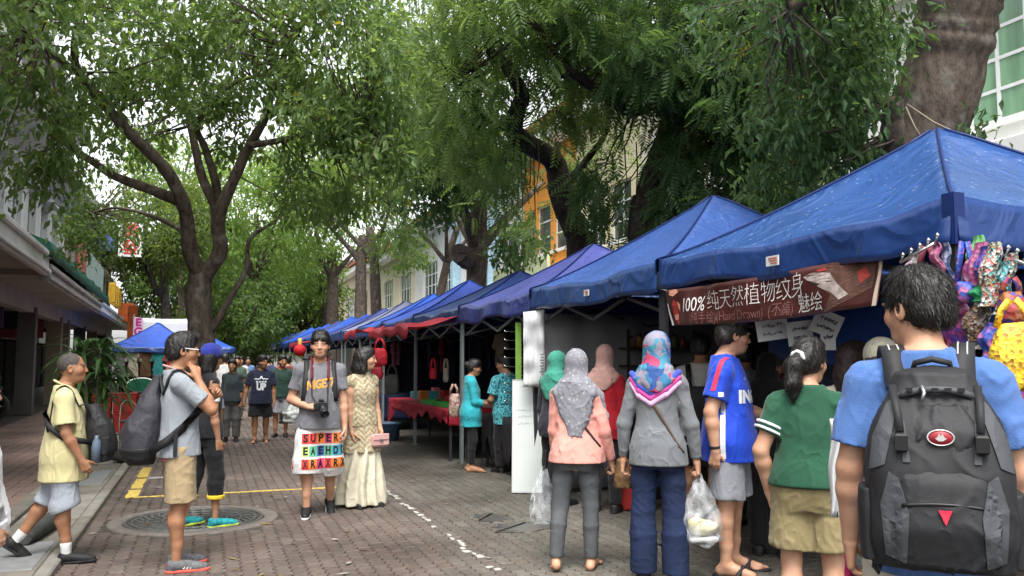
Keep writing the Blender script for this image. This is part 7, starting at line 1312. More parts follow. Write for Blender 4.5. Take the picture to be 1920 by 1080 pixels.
pb = carried('paper_bag', 'crumpled brown paper bag in the pink top woman right hand', 'paper bag', pr); F = Fld(); c0 = k['palmR'] + np.array((.06, .09, -.03)); F.loft([(-.09, 0, 0, .07, .10), (.0, 0, 0, .075, .12), (.09, 0, -.02, .05, .09), (.12, 0, -.03, .045, .07)], .02, o=c0, e=2.6); F.noise(folds(9, .008, .1)); obj('bag_paper', skin_mesh('bag_paper', F, .008), mat('brown_kraft', (.20, .115, .05), .7, .25, 14, .4, 40), pb)
ph = carried('phone', 'dark phone poking out at the pink top woman left hip', 'phone', pr); MB().box((-.235, .02, .70), (-.225, .10, .84), .004).build('phone_body', plast, ph); MB().box((-.2375, .026, .71), (-.2355, .094, .83)).build('screen', mat('phone_screen', (.02, .02, .025), .1), ph)
pr, k = DGR; tpd = on_person(pr, Vector(k['palmL'])); carrier('white plastic bags carried by the dark green polo man', tpd, .38, .34, 8, None, mat('milky_plastic', (.62, .66, .64), .4, .15, 10, trans=.4))
# crossbody straps and packs
for (pr, k), lab, c_, sgn in ((GRH, 'thin brown crossbody strap on the grey top woman', (.10, .06, .045), 1), (PNK, 'thin dark crossbody strap on the pink top woman', (.05, .03, .028), 1)):
    bv = surf([c for c in pr.children if c.name.startswith('shirt')]); t = carried('crossbody_strap', lab, 'strap', pr); H = k['H']; pts = []
    for q in np.linspace(0, 1, 12): x = -.10 + .28 * q; z = H * .80 - (H * .80 - .88) * q; h_ = bv.ray_cast(Vector((x, -.6, z)), Vector((0, 1, 0))); pts.append(Vector((x, (h_[0].y if h_[0] else -.1) - .006, z)))
    ribbon(pts, (.7, 0, .7), .018, .004).build('strap', mat('strap_' + lab.split()[1], c_, .7), t)
pr, k = WHT; t = carried('backpack', 'plain black backpack of the white tee person at the stall', 'backpack', pr); F = Fld(); F.loft([(.88, 0, -.20, .15, .07), (1.1, 0, -.22, .16, .09), (1.26, 0, -.19, .13, .06)], .02, e=3); obj('bag_body', skin_mesh('bag_body', F, .011), nyl, t)
for sx in (-1, 1): ribbon([(sx * .09, -.2, 1.22), (sx * .10, -.16, 1.36), (sx * .11, -.09, 1.46)], (1, 0, 0), .05, .012).build('strap', nyl, t)
pr, k = JER; sgj = carried('sunglasses', 'dark sunglasses worn on top of the football shirt man hair', 'sunglasses', pr); hc = Vector(k['hc']); hr = Matrix(k['HR'].tolist()); MB().tube([hc + hr @ Vector((sx * .09 * math.cos(a), .03 + .1 * math.sin(a), .085)) for sx, a in [(1, q) for q in np.linspace(0, math.pi, 12)]], .008, 6).build('frame', plast, sgj); MB().bar(hc + hr @ Vector((.09, .03, .085)), hc + hr @ Vector((.088, -.06, .03)), .006, .01).build('temple_arm', plast, sgj)
# white carrier beside the near man
o = MB().grid(lambda u, v: at(1556 + 22 * u * (1 - .3 * v) + 3 * math.sin(v * 9), 785 + 185 * v, 3.9 + .05 * math.sin(u * 5 + v * 4)), 10, 14).build('paper_sheet', mat('white_paper_bag', (.62, .63, .64), .6, .05, 6, trans=.1), None, solid=.004); tag(o, 'white paper bag hanging behind the near man left elbow', 'paper bag')
# white item held at the stall keepers' tray
pr, k = TQ1; tr = carried('tray', 'pale tray held between the two turquoise stall keepers', 'tray', pr); MB().box((-.12, .36, .80), (.16, .62, .815), .005).build('tray_base', mat('pale_tray', (.55, .53, .48), .6), tr); MB().box((-.12, .36, .8155), (.16, .375, .84)).build('tray_rim', MATS['pale_tray'], tr)
# ---------------------------------------------------------------- stalls, banner and hanging goods
# tattoo banner under the nearest tent
bTL, bBL, bTR, bBR = Vector((3.50, 6.05, 2.06)), Vector((3.47, 5.97, 1.775)), Vector((3.50, 3.72, 2.10)), Vector((3.47, 3.74, 1.80)); bnz = Noise(77, .7); bnz2 = Noise(78, .25)
def ban(u, v, off=0):
    """u 0..1 left to right as read, v 0..1 bottom to top"""
    p = (bBL.lerp(bBR, u)).lerp(bTL.lerp(bTR, u), v); w_ = .018 * float(bnz(u * 2.3, v * .4, 0)) + .006 * float(bnz2(u * 2.3, v * .3, 1)); return p + Vector((-.0 - off + w_, 0, -.03 * math.sin(math.pi * u) * (1 - .3 * v)))
bt_ = thing('banner', 'maroon hand lettered tattoo banner hung under the nearest blue tent', 'banner', tuple(bBL)); 
def ban_l(u, v, off=0): return ban(u, v, off) - Vector(bt_.location)
MB().grid(lambda u, v: ban_l(u, v), 60, 10).build('banner_sheet', mat('maroon_vinyl', (.05, .011, .010), .4, .45, 2.2, .15, 12, spec=.5), bt_, solid=.002)
BW, BH = (bBL - bBR).length, .285
def bfn(u0, v0, off=.004): return lambda x, y: ban_l(u0 + x / BW, v0 + y / BH, off)
chalk = mat('chalk_white_letters', (.66, .64, .62), .6, .1, 30); chalk2 = mat('grey_white_letters', (.42, .40, .38), .6, .15, 30); dull = mat('dull_pink_letters', (.16, .07, .06), .6, .2, 30)
lettering('100%', .15, bfn(.165, .52), 'lettering', chalk, bt_, bold=.0, italic=.15, subdiv=.05)
for i, ch in enumerate('纯天然植物纹身'): lettering(ch, .155 + .008 * (i > 4), bfn(.285 + i * .068, .56 + .012 * i), 'lettering', chalk2 if i < 3 else chalk, bt_, bold=-.0022, subdiv=.05)
lettering('(纯手绘)', .095, bfn(.225, .16), 'lettering', dull, bt_, subdiv=.05); lettering('(Hand Drawn)', .09, bfn(.42, .18), 'lettering', dull, bt_, subdiv=.05); lettering('(不痛)', .095, bfn(.615, .2), 'lettering', dull, bt_, subdiv=.05); lettering('魅绘', .12, bfn(.745, .24), 'lettering', chalk2, bt_, subdiv=.05)
def bpoly(pts, m, name, off=.003):
    bm = bmesh.new(); bm.faces.new([bm.verts.new((x, y, 0)) for x, y in pts]); bmesh.ops.triangulate(bm, faces=bm.faces)
    for _ in range(4):
        es = [e for e in bm.edges if e.calc_length() > .05]
        if not es: break
        bmesh.ops.subdivide_edges(bm, edges=es, cuts=1); bmesh.ops.triangulate(bm, faces=bm.faces)
    bm.verts.index_update(); me = bpy.data.meshes.new(name); me.from_pydata([tuple(ban_l(q.co.x, q.co.y, off)) for q in bm.verts], [], [tuple(q.index for q in f.verts) for f in bm.faces]); bm.free(); return obj(name, me, m, bt_)
bpoly([(0, 0), (.012, 0), (.006, .62), (0, .62)], mat('banner_white_edge', (.6, .58, .56), .6), 'white_edge'); bpoly([(.985, 0), (.998, 0), (.998, .98), (.988, .98)], mat('banner_beige_edge', (.42, .33, .27), .6), 'pale_edge')
skp = mat('printed_skin', (.50, .24, .17), .6, .2, 20); redp = mat('printed_red', (.28, .035, .03), .6, .3, 20); wolf1 = mat('printed_wolf_grey', (.30, .25, .23), .6, .4, 18); wolf2 = mat('printed_wolf_brown', (.075, .035, .025), .6, .4, 14); wolf3 = mat('printed_wolf_dark', (.03, .02, .018), .6)
bpoly([(.02, .86), (.05, .80), (.085, .92), (.07, 1.0), (.03, .98)], skp, 'printed_arm'); bpoly([(.035, .12), (.055, .02), (.062, .3), (.07, .62), (.05, .72), (.034, .60), (.028, .3)], redp, 'printed_dress'); bpoly([(.07, .66), (.083, .55), (.075, .35), (.068, .5)], skp, 'printed_sleeve', .004); bpoly([(.03, .28), (.06, .3), (.055, .16), (.032, .14)], skp, 'printed_skirt', .0045)
bpoly([(.735, .78), (.80, .98), (.92, .99), (.975, .94), (.975, .35), (.90, .18), (.84, .06), (.80, .02), (.83, .35), (.78, .55)], wolf2, 'printed_mane'); bpoly([(.725, .80), (.76, .86), (.82, .80), (.85, .55), (.90, .30), (.87, .22), (.83, .40), (.79, .52), (.745, .70)], wolf1, 'printed_wolf_face', .004); bpoly([(.74, .72), (.79, .60), (.775, .58), (.738, .70)], wolf3, 'printed_mouth', .005); bpoly([(.77, .90), (.80, .92), (.81, .87), (.78, .85)], redp, 'printed_eye', .005); bpoly([(.91, .72), (.94, .80), (.96, .6), (.93, .48)], redp, 'printed_ear', .004)
for a_, b_ in ((bTL + Vector((0, .12, .02)), bTL), (bTR, bTR + Vector((.12, -.12, .03)))): MB().tube([a_ - bBL, b_ - bBL], .004, 4).build('cord', mat('white_cord', (.6, .58, .55), .8), bt_)
# blue sheet and paper notices behind the banner
o = MB().grid(lambda u, v: (4.35 + .04 * math.sin(u * 17), 5.9 - 2.6 * u, 1.52 + .42 * v - .06 * math.sin(u * 6)), 30, 6).build('blue_sheet', mat('deep_blue_sheet', (.012, .05, .2), .45, .2, 3, .3, 8, trans=.1), None, solid=.003); tag(o, 'bright blue plastic sheet hanging below the maroon banner', 'sheet')
pap = mat('notice_paper', (.62, .63, .62), .7, .05, 5, trans=.1); ink = mat('notice_ink', (.12, .13, .16), .8)
for i, (px, py, w_, h_, rz_, lab) in enumerate(((1448, 618, .22, .15, -8, 'left paper notice pinned under the banner, text facing the street'), (1500, 625, .17, .17, -6, 'middle paper notice with two dark characters'), (1550, 607, .19, .17, 24, 'tilted right paper notice pinned under the banner'), (1553, 640, .10, .12, 0, 'small folded paper below the tilted notice'))):
    p = at(px, py, 6.1 - i * .1); o = thing('paper_notice', lab, 'notice', tuple(p), -CAM_YAW - R(12)); M_ = Matrix.Rotation(R(rz_), 4, 'Y')
    MB().grid(lambda u, v: M_ @ Vector(((u - .5) * w_, .008 * math.sin(u * 5 + i), (v - .5) * h_)), 8, 4).build('sheet', pap, o)
    for j, s_ in enumerate(((1, 2), (3, 4), (5, 6), (7,))[i]): scribble(lambda x, y, j=j: M_ @ Vector((x, -.004, .03 - .06 * j + y)) + Vector((0, -.012, 0)), w_ * .62, .03, s_, 'notice_line', ink, o, .0035)
# colourful bags and scarves on rails at the near corner
def patterned(name, cols, scale=24, kind='voronoi'):
    m = bpy.data.materials.new(name); m.use_nodes = True; N = m.node_tree.nodes; L = m.node_tree.links; b = N['Principled BSDF']; b.inputs['Roughness'].default_value = .55; tc = N.new('ShaderNodeTexCoord'); v = N.new('ShaderNodeTexVoronoi'); v.inputs['Scale'].default_value = scale; L.new(tc.outputs['Object'], v.inputs['Vector']); s_ = N.new('ShaderNodeSeparateColor'); L.new(v.outputs['Color'], s_.inputs[0]); rp = N.new('ShaderNodeValToRGB'); rp.color_ramp.interpolation = 'CONSTANT'; L.new(s_.outputs[0], rp.inputs[0]); e = rp.color_ramp.elements
    for i, c in enumerate(cols):
        q = e[i] if i < 2 else e.new(i / len(cols)); q.position = i / len(cols); q.color = (*c, 1)
    L.new(rp.outputs[0], b.inputs['Base Color']); bp = N.new('ShaderNodeBump'); bp.inputs['Strength'].default_value = .5; bp.inputs['Distance'].default_value = .01; L.new(v.outputs['Distance'], bp.inputs['Height']); L.new(bp.outputs[0], b.inputs['Normal']); MATS[name] = m; return m
seq = patterned('sequin_mix', [(.5, .5, .48), (.12, .06, .04), (.45, .12, .12), (.1, .3, .28), (.02, .02, .02), (.55, .5, .42), (.3, .2, .1)], 90); seq2 = patterned('brown_sequin', [(.05, .03, .02), (.14, .07, .03), (.02, .015, .015), (.22, .14, .08), (.3, .28, .24)], 80); blu = patterned('blue_floral', [(.02, .05, .30), (.03, .07, .36), (.34, .10, .24), (.02, .04, .22), (.12, .06, .26)], 46); pur = patterned('purple_floral', [(.16, .03, .2), (.35, .05, .18), (.08, .04, .3), (.4, .1, .1)], 30); pin = patterned('pink_floral', [(.36, .09, .19), (.30, .06, .15), (.40, .18, .25), (.2, .04, .13)], 44); yelw = patterned('yellow_floral', [(.72, .45, .02), (.78, .52, .04), (.70, .42, .02), (.35, .17, .02), (.76, .5, .03)], 60); redf = patterned('red_floral', [(.28, .025, .025), (.32, .04, .04), (.07, .04, .2), (.28, .1, .04)], 44); grn = mat('green_cloth', (.03, .26, .10), .8); lime = mat('lime_cloth', (.15, .42, .16), .8)
rail_m = mat('chrome_rail', (.6, .6, .6), .3, metal=1)
for (a_, b_, da, db, lab) in (((1688, 492), (1752, 456), 4.35, 4.2, 'short chrome rail with knobs left of the corner post'), ((1868, 474), (1935, 500), 3.95, 3.7, 'short chrome rail with knobs at the right edge')):
    p, q = at(*a_, da), at(*b_, db); o = thing('hanging_rail', lab, 'rail', tuple(p)); q = q - p; MB().tube([(0, 0, 0), q], .008, 8).build('rod', rail_m, o)
    for j in range(5): c_ = q * (j / 4); MB().tube([c_, c_ + Vector((-.01, -.03, .03))], .005, 6).lathe([(0, -.012), (.012, 0), (0, .012)], 8, tuple(c_ + Vector((-.01, -.03, .036)))).build('knob', rail_m, o)
def strip(label, px, py0, py1, d, wpx, m, name='scarf', sway=0, fold=6, cat='scarf'):
    """cloth hanging in folds"""
    a, b = at(px, py0, d), at(px + sway, py1, d); w_ = wpx / 1600 * d; sd = Vector((_rt.x, _rt.y, 0)); fwv = Vector((_fw.x, _fw.y, 0)); L_ = a.z - b.z; o = thing(name, label, cat, (b.x, b.y, b.z), 0, 'goods hanging at the near corner'); dx = (a - b); dx = Vector((dx.x, dx.y, 0))
    def fn(u, v):
        a_ = 2 * math.pi * u; wv = w_ * (.35 + .65 * min(1, (1 - v) * 2.5 + .25)); rr = 1 + .12 * math.sin(a_ * fold + v * 6); return sd * (wv * .5 * math.cos(a_) * rr + .012 * math.sin(v * 9)) + fwv * (.035 * math.sin(a_) * rr) + Vector((0, 0, L_ * v)) + dx * v
    g_ = MB().grid(fn, 30, 18); g_.poly([fn(i / 15, 0) for i in reversed(range(15))]); g_.poly([fn(i / 15, 1) for i in range(15)]); g_.build('cloth', m, o); return o
def hbag(label, px, py0, py1, d, wpx, m, strap_py, sm=None):
    """soft sling bag hanging by its strap"""
    a, b = at(px, py0, d), at(px, py1, d); top = at(px, strap_py, d); w_ = wpx / 1600 * d; o = thing('sling_bag', label, 'bag', (b.x, b.y, b.z), -CAM_YAW, 'goods hanging at the near corner'); H_ = a.z - b.z; F = Fld(); F.loft([(0.01, 0, 0, w_ * .30, .03), (H_ * .15, 0, 0, w_ * .48, .05), (H_ * .5, 0, 0, w_ * .5, .06), (H_ * .85, 0, 0, w_ * .44, .045), (H_, 0, 0, w_ * .36, .02)], .01, e=2.6); F.noise(folds(int(px), .006, .12)); obj('bag_body', skin_mesh('bag_body', F, .009), m, o)
    for sx in (-1, 1): ribbon([(sx * w_ * .34, 0, H_ * .92), (sx * w_ * .25, -.01, H_ + (top.z - a.z) * .5), (sx * .012, -.01, H_ + (top.z - a.z))], (1, .3, 0), .032, .008).build('strap', sm or m, o)
    return o
strip('pink scarf with a lime edge, leftmost of the cluster', 1838, 455, 560, 4.0, 34, pin, sway=-18); strip('lime green cloth strip at the top of the cluster', 1832, 442, 520, 4.05, 22, lime, sway=-8); hbag('blue floral bag with rounded straps near the post', 1812, 528, 572, 4.0, 46, blu, 452, blu); strip('blue floral strap bundle in the middle of the cluster', 1846, 462, 545, 3.95, 26, blu, 'scarf'); strip('green cloth pouch under the blue straps', 1834, 535, 565, 3.93, 22, grn)
strip('silver sequin scarf hanging left of the pair', 1862, 455, 575, 3.88, 30, seq, sway=-12); strip('silver sequin scarf hanging right of the pair', 1893, 475, 590, 3.85, 28, seq, sway=-18); strip('teal and sequin scarf between the silver ones', 1880, 490, 560, 3.84, 14, patterned('teal_sequin', [(.05, .3, .3), (.3, .4, .4), (.02, .1, .12)], 70)); strip('brown sequin scarf low in the cluster', 1833, 565, 655, 3.95, 44, seq2)
hbag('red and blue floral sling bag at the right', 1898, 545, 612, 3.8, 50, redf, 520, redf); hbag('yellow floral bag at the right edge', 1905, 603, 740, 3.55, 92, yelw, 560, yelw); strip('purple scarf at the lower left of the cluster', 1790, 590, 655, 4.15, 34, pur); strip('blue floral cloth at the bottom of the cluster', 1858, 605, 672, 3.85, 36, blu); strip('magenta scarf hanging next to the corner post', 1797, 548, 590, 4.1, 34, pin); strip('violet and pink scarf beneath the blue bag', 1812, 585, 655, 4.05, 26, pur)
hbag('dark maroon bag hanging on the left rail', 1740, 500, 560, 4.3, 44, mat('dark_maroon_cloth', (.08, .015, .025), .8), 462, mat('maroon_strap_cloth', (.16, .03, .05), .8)); strip('pink and red strap on the left rail', 1752, 456, 512, 4.25, 14, pin, sway=8); strip('navy striped strap beside the corner post', 1768, 456, 545, 4.25, 14, patterned('navy_stripe', [(.02, .03, .12), (.05, .08, .2), (.2, .22, .3)], 40), sway=16); strip('grey and pink striped cloth on the left rail', 1712, 478, 530, 4.35, 22, patterned('grey_pink', [(.2, .18, .18), (.45, .3, .34), (.1, .09, .1)], 36)); strip('red cloth behind the near man neck', 1782, 600, 660, 4.2, 30, redf)
# more rows of bags deeper under the nearest tent so that the stall reads as full
for j in range(10):
    px = 1800 + j * 13; strip(f'{["first","second","third","fourth","fifth","sixth","seventh","eighth","ninth","tenth"][j]} dark hanging cloth from the left in the low row below the sequin scarves', px, 690 + (j % 3) * 12, 900 + (j % 4) * 25, 4.6, 30, (pur, redf, seq2, blu)[j % 4])

# white board and the plastic wrapped post
wb = thing('whiteboard', 'white menu board leaning beside the post behind the pink top woman', 'board', (3.30, 9.20, 0), R(-24)); bm_ = mat('whiteboard_face', (.58, .62, .60), .35, .05, 3, spec=.4); frm = mat('board_frame', (.5, .52, .52), .5)
Mx = Matrix.Rotation(R(-5), 4, 'X'); MB().box((-.0, -.012, .02), (.46, .012, 1.27), .004, Mx).build('panel', bm_, wb)
for (a_, b_) in (((-.008, -.016, .012), (.0, .016, 1.278)), ((.46, -.016, .012), (.468, .016, 1.278)), ((0, -.0155, 1.27), (.46, .0155, 1.279)), ((0, -.0155, .011), (.46, .0155, .02))): MB().box(a_, b_, 0, Mx).build('frame_edge', frm, wb)
mk = mat('faint_marker', (.36, .42, .50), .7)
for j, (z, s_) in enumerate(((1.2, '------'), (1.12, ''), (.93, '------------'), (.86, '---------'), (.78, '----------'), (.62, ''))):
    if s_: scribble(lambda x, y, z=z: Mx @ Vector((.20 + x, -.0145, z + y)), .12 + .017 * len(s_), .03, j, 'marker_line', mk, wb, .002)
pw = thing('wrapped_post_sheet', 'white plastic sheet wrapped round the post above the whiteboard', 'sheet', (3.40, 9.05, 1.2), R(-24)); nzp = Noise(91, .2)
MB().grid(lambda u, v: (-.02 + .24 * u, -.02 + .018 * float(nzp(u * .4, v * .5, 0)), .0 + .84 * v + .03 * u * v), 14, 20).build('sheet', mat('white_plastic_sheet', (.60, .61, .62), .35, .06, 4, .3, 14, spec=.5, trans=.15), pw, solid=.002)
for j in range(9): MB().box((.165 + .012 * (j % 2), -.052, .10 + j * .032), (.215, -.05, .112 + j * .032)).build('print_line', ink, pw)
gr = thing('spiked_rack', 'bright green display rack post with metal hooks', 'rack', (*from_cam(972, 10.3), 0), R(-20)); gm = mat('lime_rack', (.17, .32, .05), .6); MB().box((-.035, -.03, 0), (.035, .03, 1.95), .005).build('post', gm, gr); MB().box((-.05, -.1, 0), (.05, .1, .03), .005).build('foot', gm, gr)
for j in range(9):
    z = 1.0 + j * .105; MB().tube([(-.035, 0, z), (-.16, -.02, z + .004), (-.17, -.02, z + .02)], .005, 6).build('hook', rail_m, gr); MB().tube([(.035, 0, z), (.10, -.02, z + .004), (.11, -.02, z + .02)], .005, 6).build('hook', rail_m, gr)
# shelf with jars in front of the grey tarp
sf = thing('display_shelf', 'dark shelf with jars in front of the grey tarp', 'shelf', (4.55, 8.75, 0), 0); dk = mat('dark_wood', (.03, .025, .02), .7)
for z in (1.0, 1.42, 1.62): MB().box((0, 0, z), (.9, .25, z + .025), .004).build('board', dk, sf)
for x in (0.0, .87): MB().box((x, .02, 0), (x + .03, .05, 1.85)).build('upright', dk, sf)
for j in range(7):
    p = (4.62 + j * .115, 8.84, 1.645); o = thing('jar', f'{["tan","amber","pale","brown","grey","olive","dull red"][j]} jar on the dark shelf by the grey tarp', 'jar', p, 0, 'jars on the dark shelf'); m_ = mat(f'jar_{j}', [(.3, .2, .12), (.3, .14, .03), (.45, .4, .33), (.14, .07, .04), (.2, .2, .2), (.16, .17, .06), (.25, .05, .04)][j], .3); MB().lathe([(0, 0), (.035, 0), (.037, .09 + .02 * (j % 2)), (.026, .11 + .02 * (j % 2)), (0, .112 + .02 * (j % 2))], 14).build('glass', m_, o); MB().lathe([(.028, .108 + .02 * (j % 2)), (.028, .135 + .02 * (j % 2)), (0, .136 + .02 * (j % 2))], 14).build('lid', dk, o)
lb = thing('counter_box', 'lime green box on the counter behind the pink scarf', 'box', (4.5, 8.3, .0)); MB().box((0, 0, .0), (.9, .5, 1.0), .02).build('counter', dk, lb); MB().box((.05, .05, 1.0), (.5, .4, 1.22), .02).build('lime_box', mat('lime_carton', (.14, .22, .02), .7), lb); MB().box((.52, .05, 1.0), (.85, .4, 1.3), .02).build('red_box', mat('dull_red_carton', (.18, .02, .02), .7), lb)
rb = thing('red_crate', 'red plastic crate on the ground by the red top woman', 'crate', (4.12, 7.9, 0), R(-20)); rcm = mat('red_crate_plastic', (.30, .022, .02), .5, .15, 8); MB().box((-.2, -.16, 0), (.2, .16, .30), .015).build('crate_body', rcm, rb); MB().box((-.21, -.17, .30), (.21, .17, .33), .008).build('rim', rcm, rb)

# tables of the farther stalls
def table(label, x0, x1, y0, y1, z, cm, drop, goods, seed, cloth_label=None):
    t = thing('trestle_table', label, 'table', ((x0 + x1) / 2, (y0 + y1) / 2, 0)); hx, hy = (x1 - x0) / 2, (y1 - y0) / 2; MB().box((-hx, -hy, z - .03), (hx, hy, z)).build('table_top', dk, t)
    for sx in (-1, 1):
        for sy in (-1, 1): MB().bar((sx * (hx - .05), sy * (hy - .06), 0), (sx * (hx - .05), sy * (hy - .06), z - .03), .035).build('leg', post_dark, t)
    nz = Noise(seed, .5); c = MB(); c.grid(lambda u, v: (-hx - .01 + (2 * hx + .02) * u, -hy - .01 + (2 * hy + .02) * v, z + .006), 8, 12)
    c.grid(lambda u, v: (-hx - .012 - .02 * v - .018 * float(nz(u * 3, v, 0)) * v, -hy + 2 * hy * u, z + .006 - drop * v * (1 + .25 * float(nz(u * 4, 0, 3)))), 40, 6); c.grid(lambda u, v: (-hx + 2 * hx * u, -hy - .012 - .02 * v - .015 * float(nz(u * 3, v, 5)) * v, z + .006 - drop * 1.2 * v), 16, 6)
    o = c.build('tablecloth', cm, None, t.location, solid=.003); tag(o, cloth_label or f'cloth spread on the {label}', 'tablecloth'); return t
redc = mat('red_cloth', (.30, .014, .03), .8, .15, 5, .3, 30)
table('long stall table beyond the turquoise woman', 3.42, 4.25, 12.35, 16.6, .76, redc, .20, 0, 5, 'crimson tablecloth with a hanging corner at the stall beyond the turquoise woman')
o = MB().grid(lambda u, v: (3.40 - .02 * v + .02 * math.sin(u * 9) * v, 16.65 - .62 * u, .77 - (.62 - .35 * u) * v), 16, 10).build('hanging_cloth', redc, None, solid=.004); tag(o, 'corner of red cloth hanging to the ground at the far table end', 'cloth')
gtr = mat('green_tray', (.04, .33, .06), .5)
for j, (y, w_, lab) in enumerate(((12.9, 1.05, 'bright green flat tray nearest on the crimson table'), (14.0, .7, 'green flat tray second on the crimson table'))):
    t = thing('tray', lab, 'tray', (3.66, y, .767), 0); MB().box((-.2, -w_ / 2, 0), (.2, w_ / 2, .02), .004).build('tray_base', gtr, t)
    for a_, b_ in (((-.2, -w_ / 2, .02), (-.185, w_ / 2, .06)), ((.185, -w_ / 2, .02), (.2, w_ / 2, .06)), ((-.185, -w_ / 2, .02), (.185, -w_ / 2 + .015, .06)), ((-.185, w_ / 2 - .015, .02), (.185, w_ / 2, .06))): MB().box(a_, b_).build('tray_side', gtr, t)
rng = random.Random(21); cw = ['black', 'brown', 'cream', 'red', 'grey', 'teal', 'pink', 'white', 'navy', 'orange']; cc = [(.02, .02, .02), (.12, .06, .03), (.5, .45, .35), (.4, .03, .03), (.2, .2, .2), (.03, .25, .25), (.5, .16, .22), (.55, .55, .53), (.02, .03, .1), (.5, .18, .03)]
posn = ['at the near end', 'a little farther', 'near the middle', 'past the middle', 'towards the far end', 'at the far end']
def goods_box(label, x, y, z, s, m, rz): o = thing('goods_box', label, 'box', (x, y, z), rz); MB().box((-s[0] / 2, -s[1] / 2, 0), (s[0] / 2, s[1] / 2, s[2]), .01).build('carton', m, o); MB().box((-s[0] / 2 + .01, -s[1] / 2 + .01, s[2]), (s[0] / 2 - .01, s[1] / 2 - .01, s[2] + .006)).build('lid', m, o)
for j in range(12):
    ci = rng.randrange(10); goods_box(f'{cw[ci]} goods box on the crimson table, {posn[j // 2]}, {"front" if j % 2 else "back"}', 3.95 + .2 * (j % 2 == 0) - .1 * (j % 2), 12.6 + j * .33, .767, (rng.uniform(.12, .2), rng.uniform(.14, .24), rng.uniform(.08, .22)), mat('goods_' + cw[ci], cc[ci], .6, .2, 10), rng.uniform(-.3, .3))
for i, (y0, cm_, lab) in enumerate(((18.2, mat('navy_cloth', (.02, .03, .08), .8), 'second far stall with a navy cloth'), (21.2, mat('green_table_cloth', (.03, .12, .06), .8), 'third far stall with a green cloth'), (24.2, redc, 'fourth far stall with a red cloth'), (27.2, mat('grey_cloth', (.15, .15, .15), .8), 'fifth far stall with a grey cloth'))):
    table('table of the ' + lab, 3.5, 4.3, y0, y0 + 2.4, .76, cm_, .45, 0, 40 + i)
    for j in range(5): ci = rng.randrange(10); goods_box(f'{cw[ci]} goods box on the {lab.split(" with")[0]} table, {posn[j]}', 3.8 + rng.uniform(-.15, .25), y0 + .25 + j * .47, .767, (rng.uniform(.15, .3), rng.uniform(.15, .3), rng.uniform(.1, .3)), mat('goods_' + cw[ci], cc[ci], .6, .2, 10), rng.uniform(-.3, .3))
table('table of the turquoise keepers stall', 3.75, 4.35, 9.9, 11.7, .74, mat('dark_cloth', (.025, .022, .025), .8), .5, 0, 60)
# garments and bags hanging inside the dark stalls
def garment(label, x, y, z, m, w_=.4, h_=.6, rz=0):
    o = thing('hanging_garment', label, 'garment', (x, y, z - h_), rz, 'garments hanging in the stalls'); F = Fld(); F.loft([(0, 0, 0, w_ * .5, .05), (h_ * .6, 0, 0, w_ * .42, .055), (h_ * .9, 0, 0, w_ * .40, .04), (h_, 0, 0, w_ * .15, .03)], .02, e=2.4); F.cone((w_ * .35, 0, h_ * .9), (w_ * .62, 0, h_ * .6), .06, .06, .02); F.cone((-w_ * .35, 0, h_ * .9), (-w_ * .62, 0, h_ * .6), .06, .06, .02); F.noise(folds(int(y * 10), .008, .15)); obj('cloth', skin_mesh('cloth', F, .016), m, o); MB().tube([(0, 0, h_), (.0, 0, h_ + .06), (.02, 0, h_ + .09)], .004, 5).build('hanger', rail_m, o)
for j in range(16):
    ci = rng.randrange(10); yy = 12.6 + j * .95; garment(f'{cw[ci]} garment hanging in the dark stalls, {["first","second","third","fourth","fifth","sixth","seventh","eighth","ninth","tenth","eleventh","twelfth","thirteenth","fourteenth","fifteenth","sixteenth"][j]} from the turquoise woman', 4.7 + rng.uniform(-.3, .5), yy, 1.95, fabric('garment_' + cw[ci], tuple(np.array(cc[ci]) * .6)), rng.uniform(.34, .44), rng.uniform(.5, .7), R(rng.uniform(60, 120)))
def sbag(label, px, py0, py1, d, wpx, m): hbag(label, px, py0, py1, d, wpx, m, py0 - 18)['group'] = 'bags hanging at the far stalls'
sbag('bright red bag hanging by the woman in lace', 712, 652, 688, 13.6, 30, mat('bright_red_bag', (.50, .02, .03), .6)); sbag('crimson bag just below the bright red bag', 706, 688, 712, 13.4, 24, mat('crimson_bag', (.32, .015, .03), .6)); sbag('dark grey handbag on show behind the red bags', 735, 702, 742, 14.2, 28, mat('grey_handbag', (.06, .06, .06), .5)); sbag('tan and pink handbag on the turquoise woman shoulder', 851, 738, 785, 11.6, 22, patterned('tan_pink', [(.3, .2, .15), (.42, .28, .25), (.2, .1, .08)], 30)); sbag('small red bag hanging deep in the stall', 812, 690, 712, 14, 14, MATS['bright_red_bag']); sbag('pale pouch hanging beside the small red bag', 836, 690, 718, 14, 12, mat('pale_pouch', (.4, .35, .3), .7))
bn = thing('plastic_bin', 'blue grey plastic tub on the ground at the far table end', 'tub', (3.22, 16.0, 0)); MB().lathe([(.0, 0), (.22, 0), (.28, .30), (.30, .31), (.30, .33), (.265, .33), (.25, .06), (0, .05)], 24).build('tub_body', mat('blue_grey_plastic', (.07, .13, .21), .5), bn)
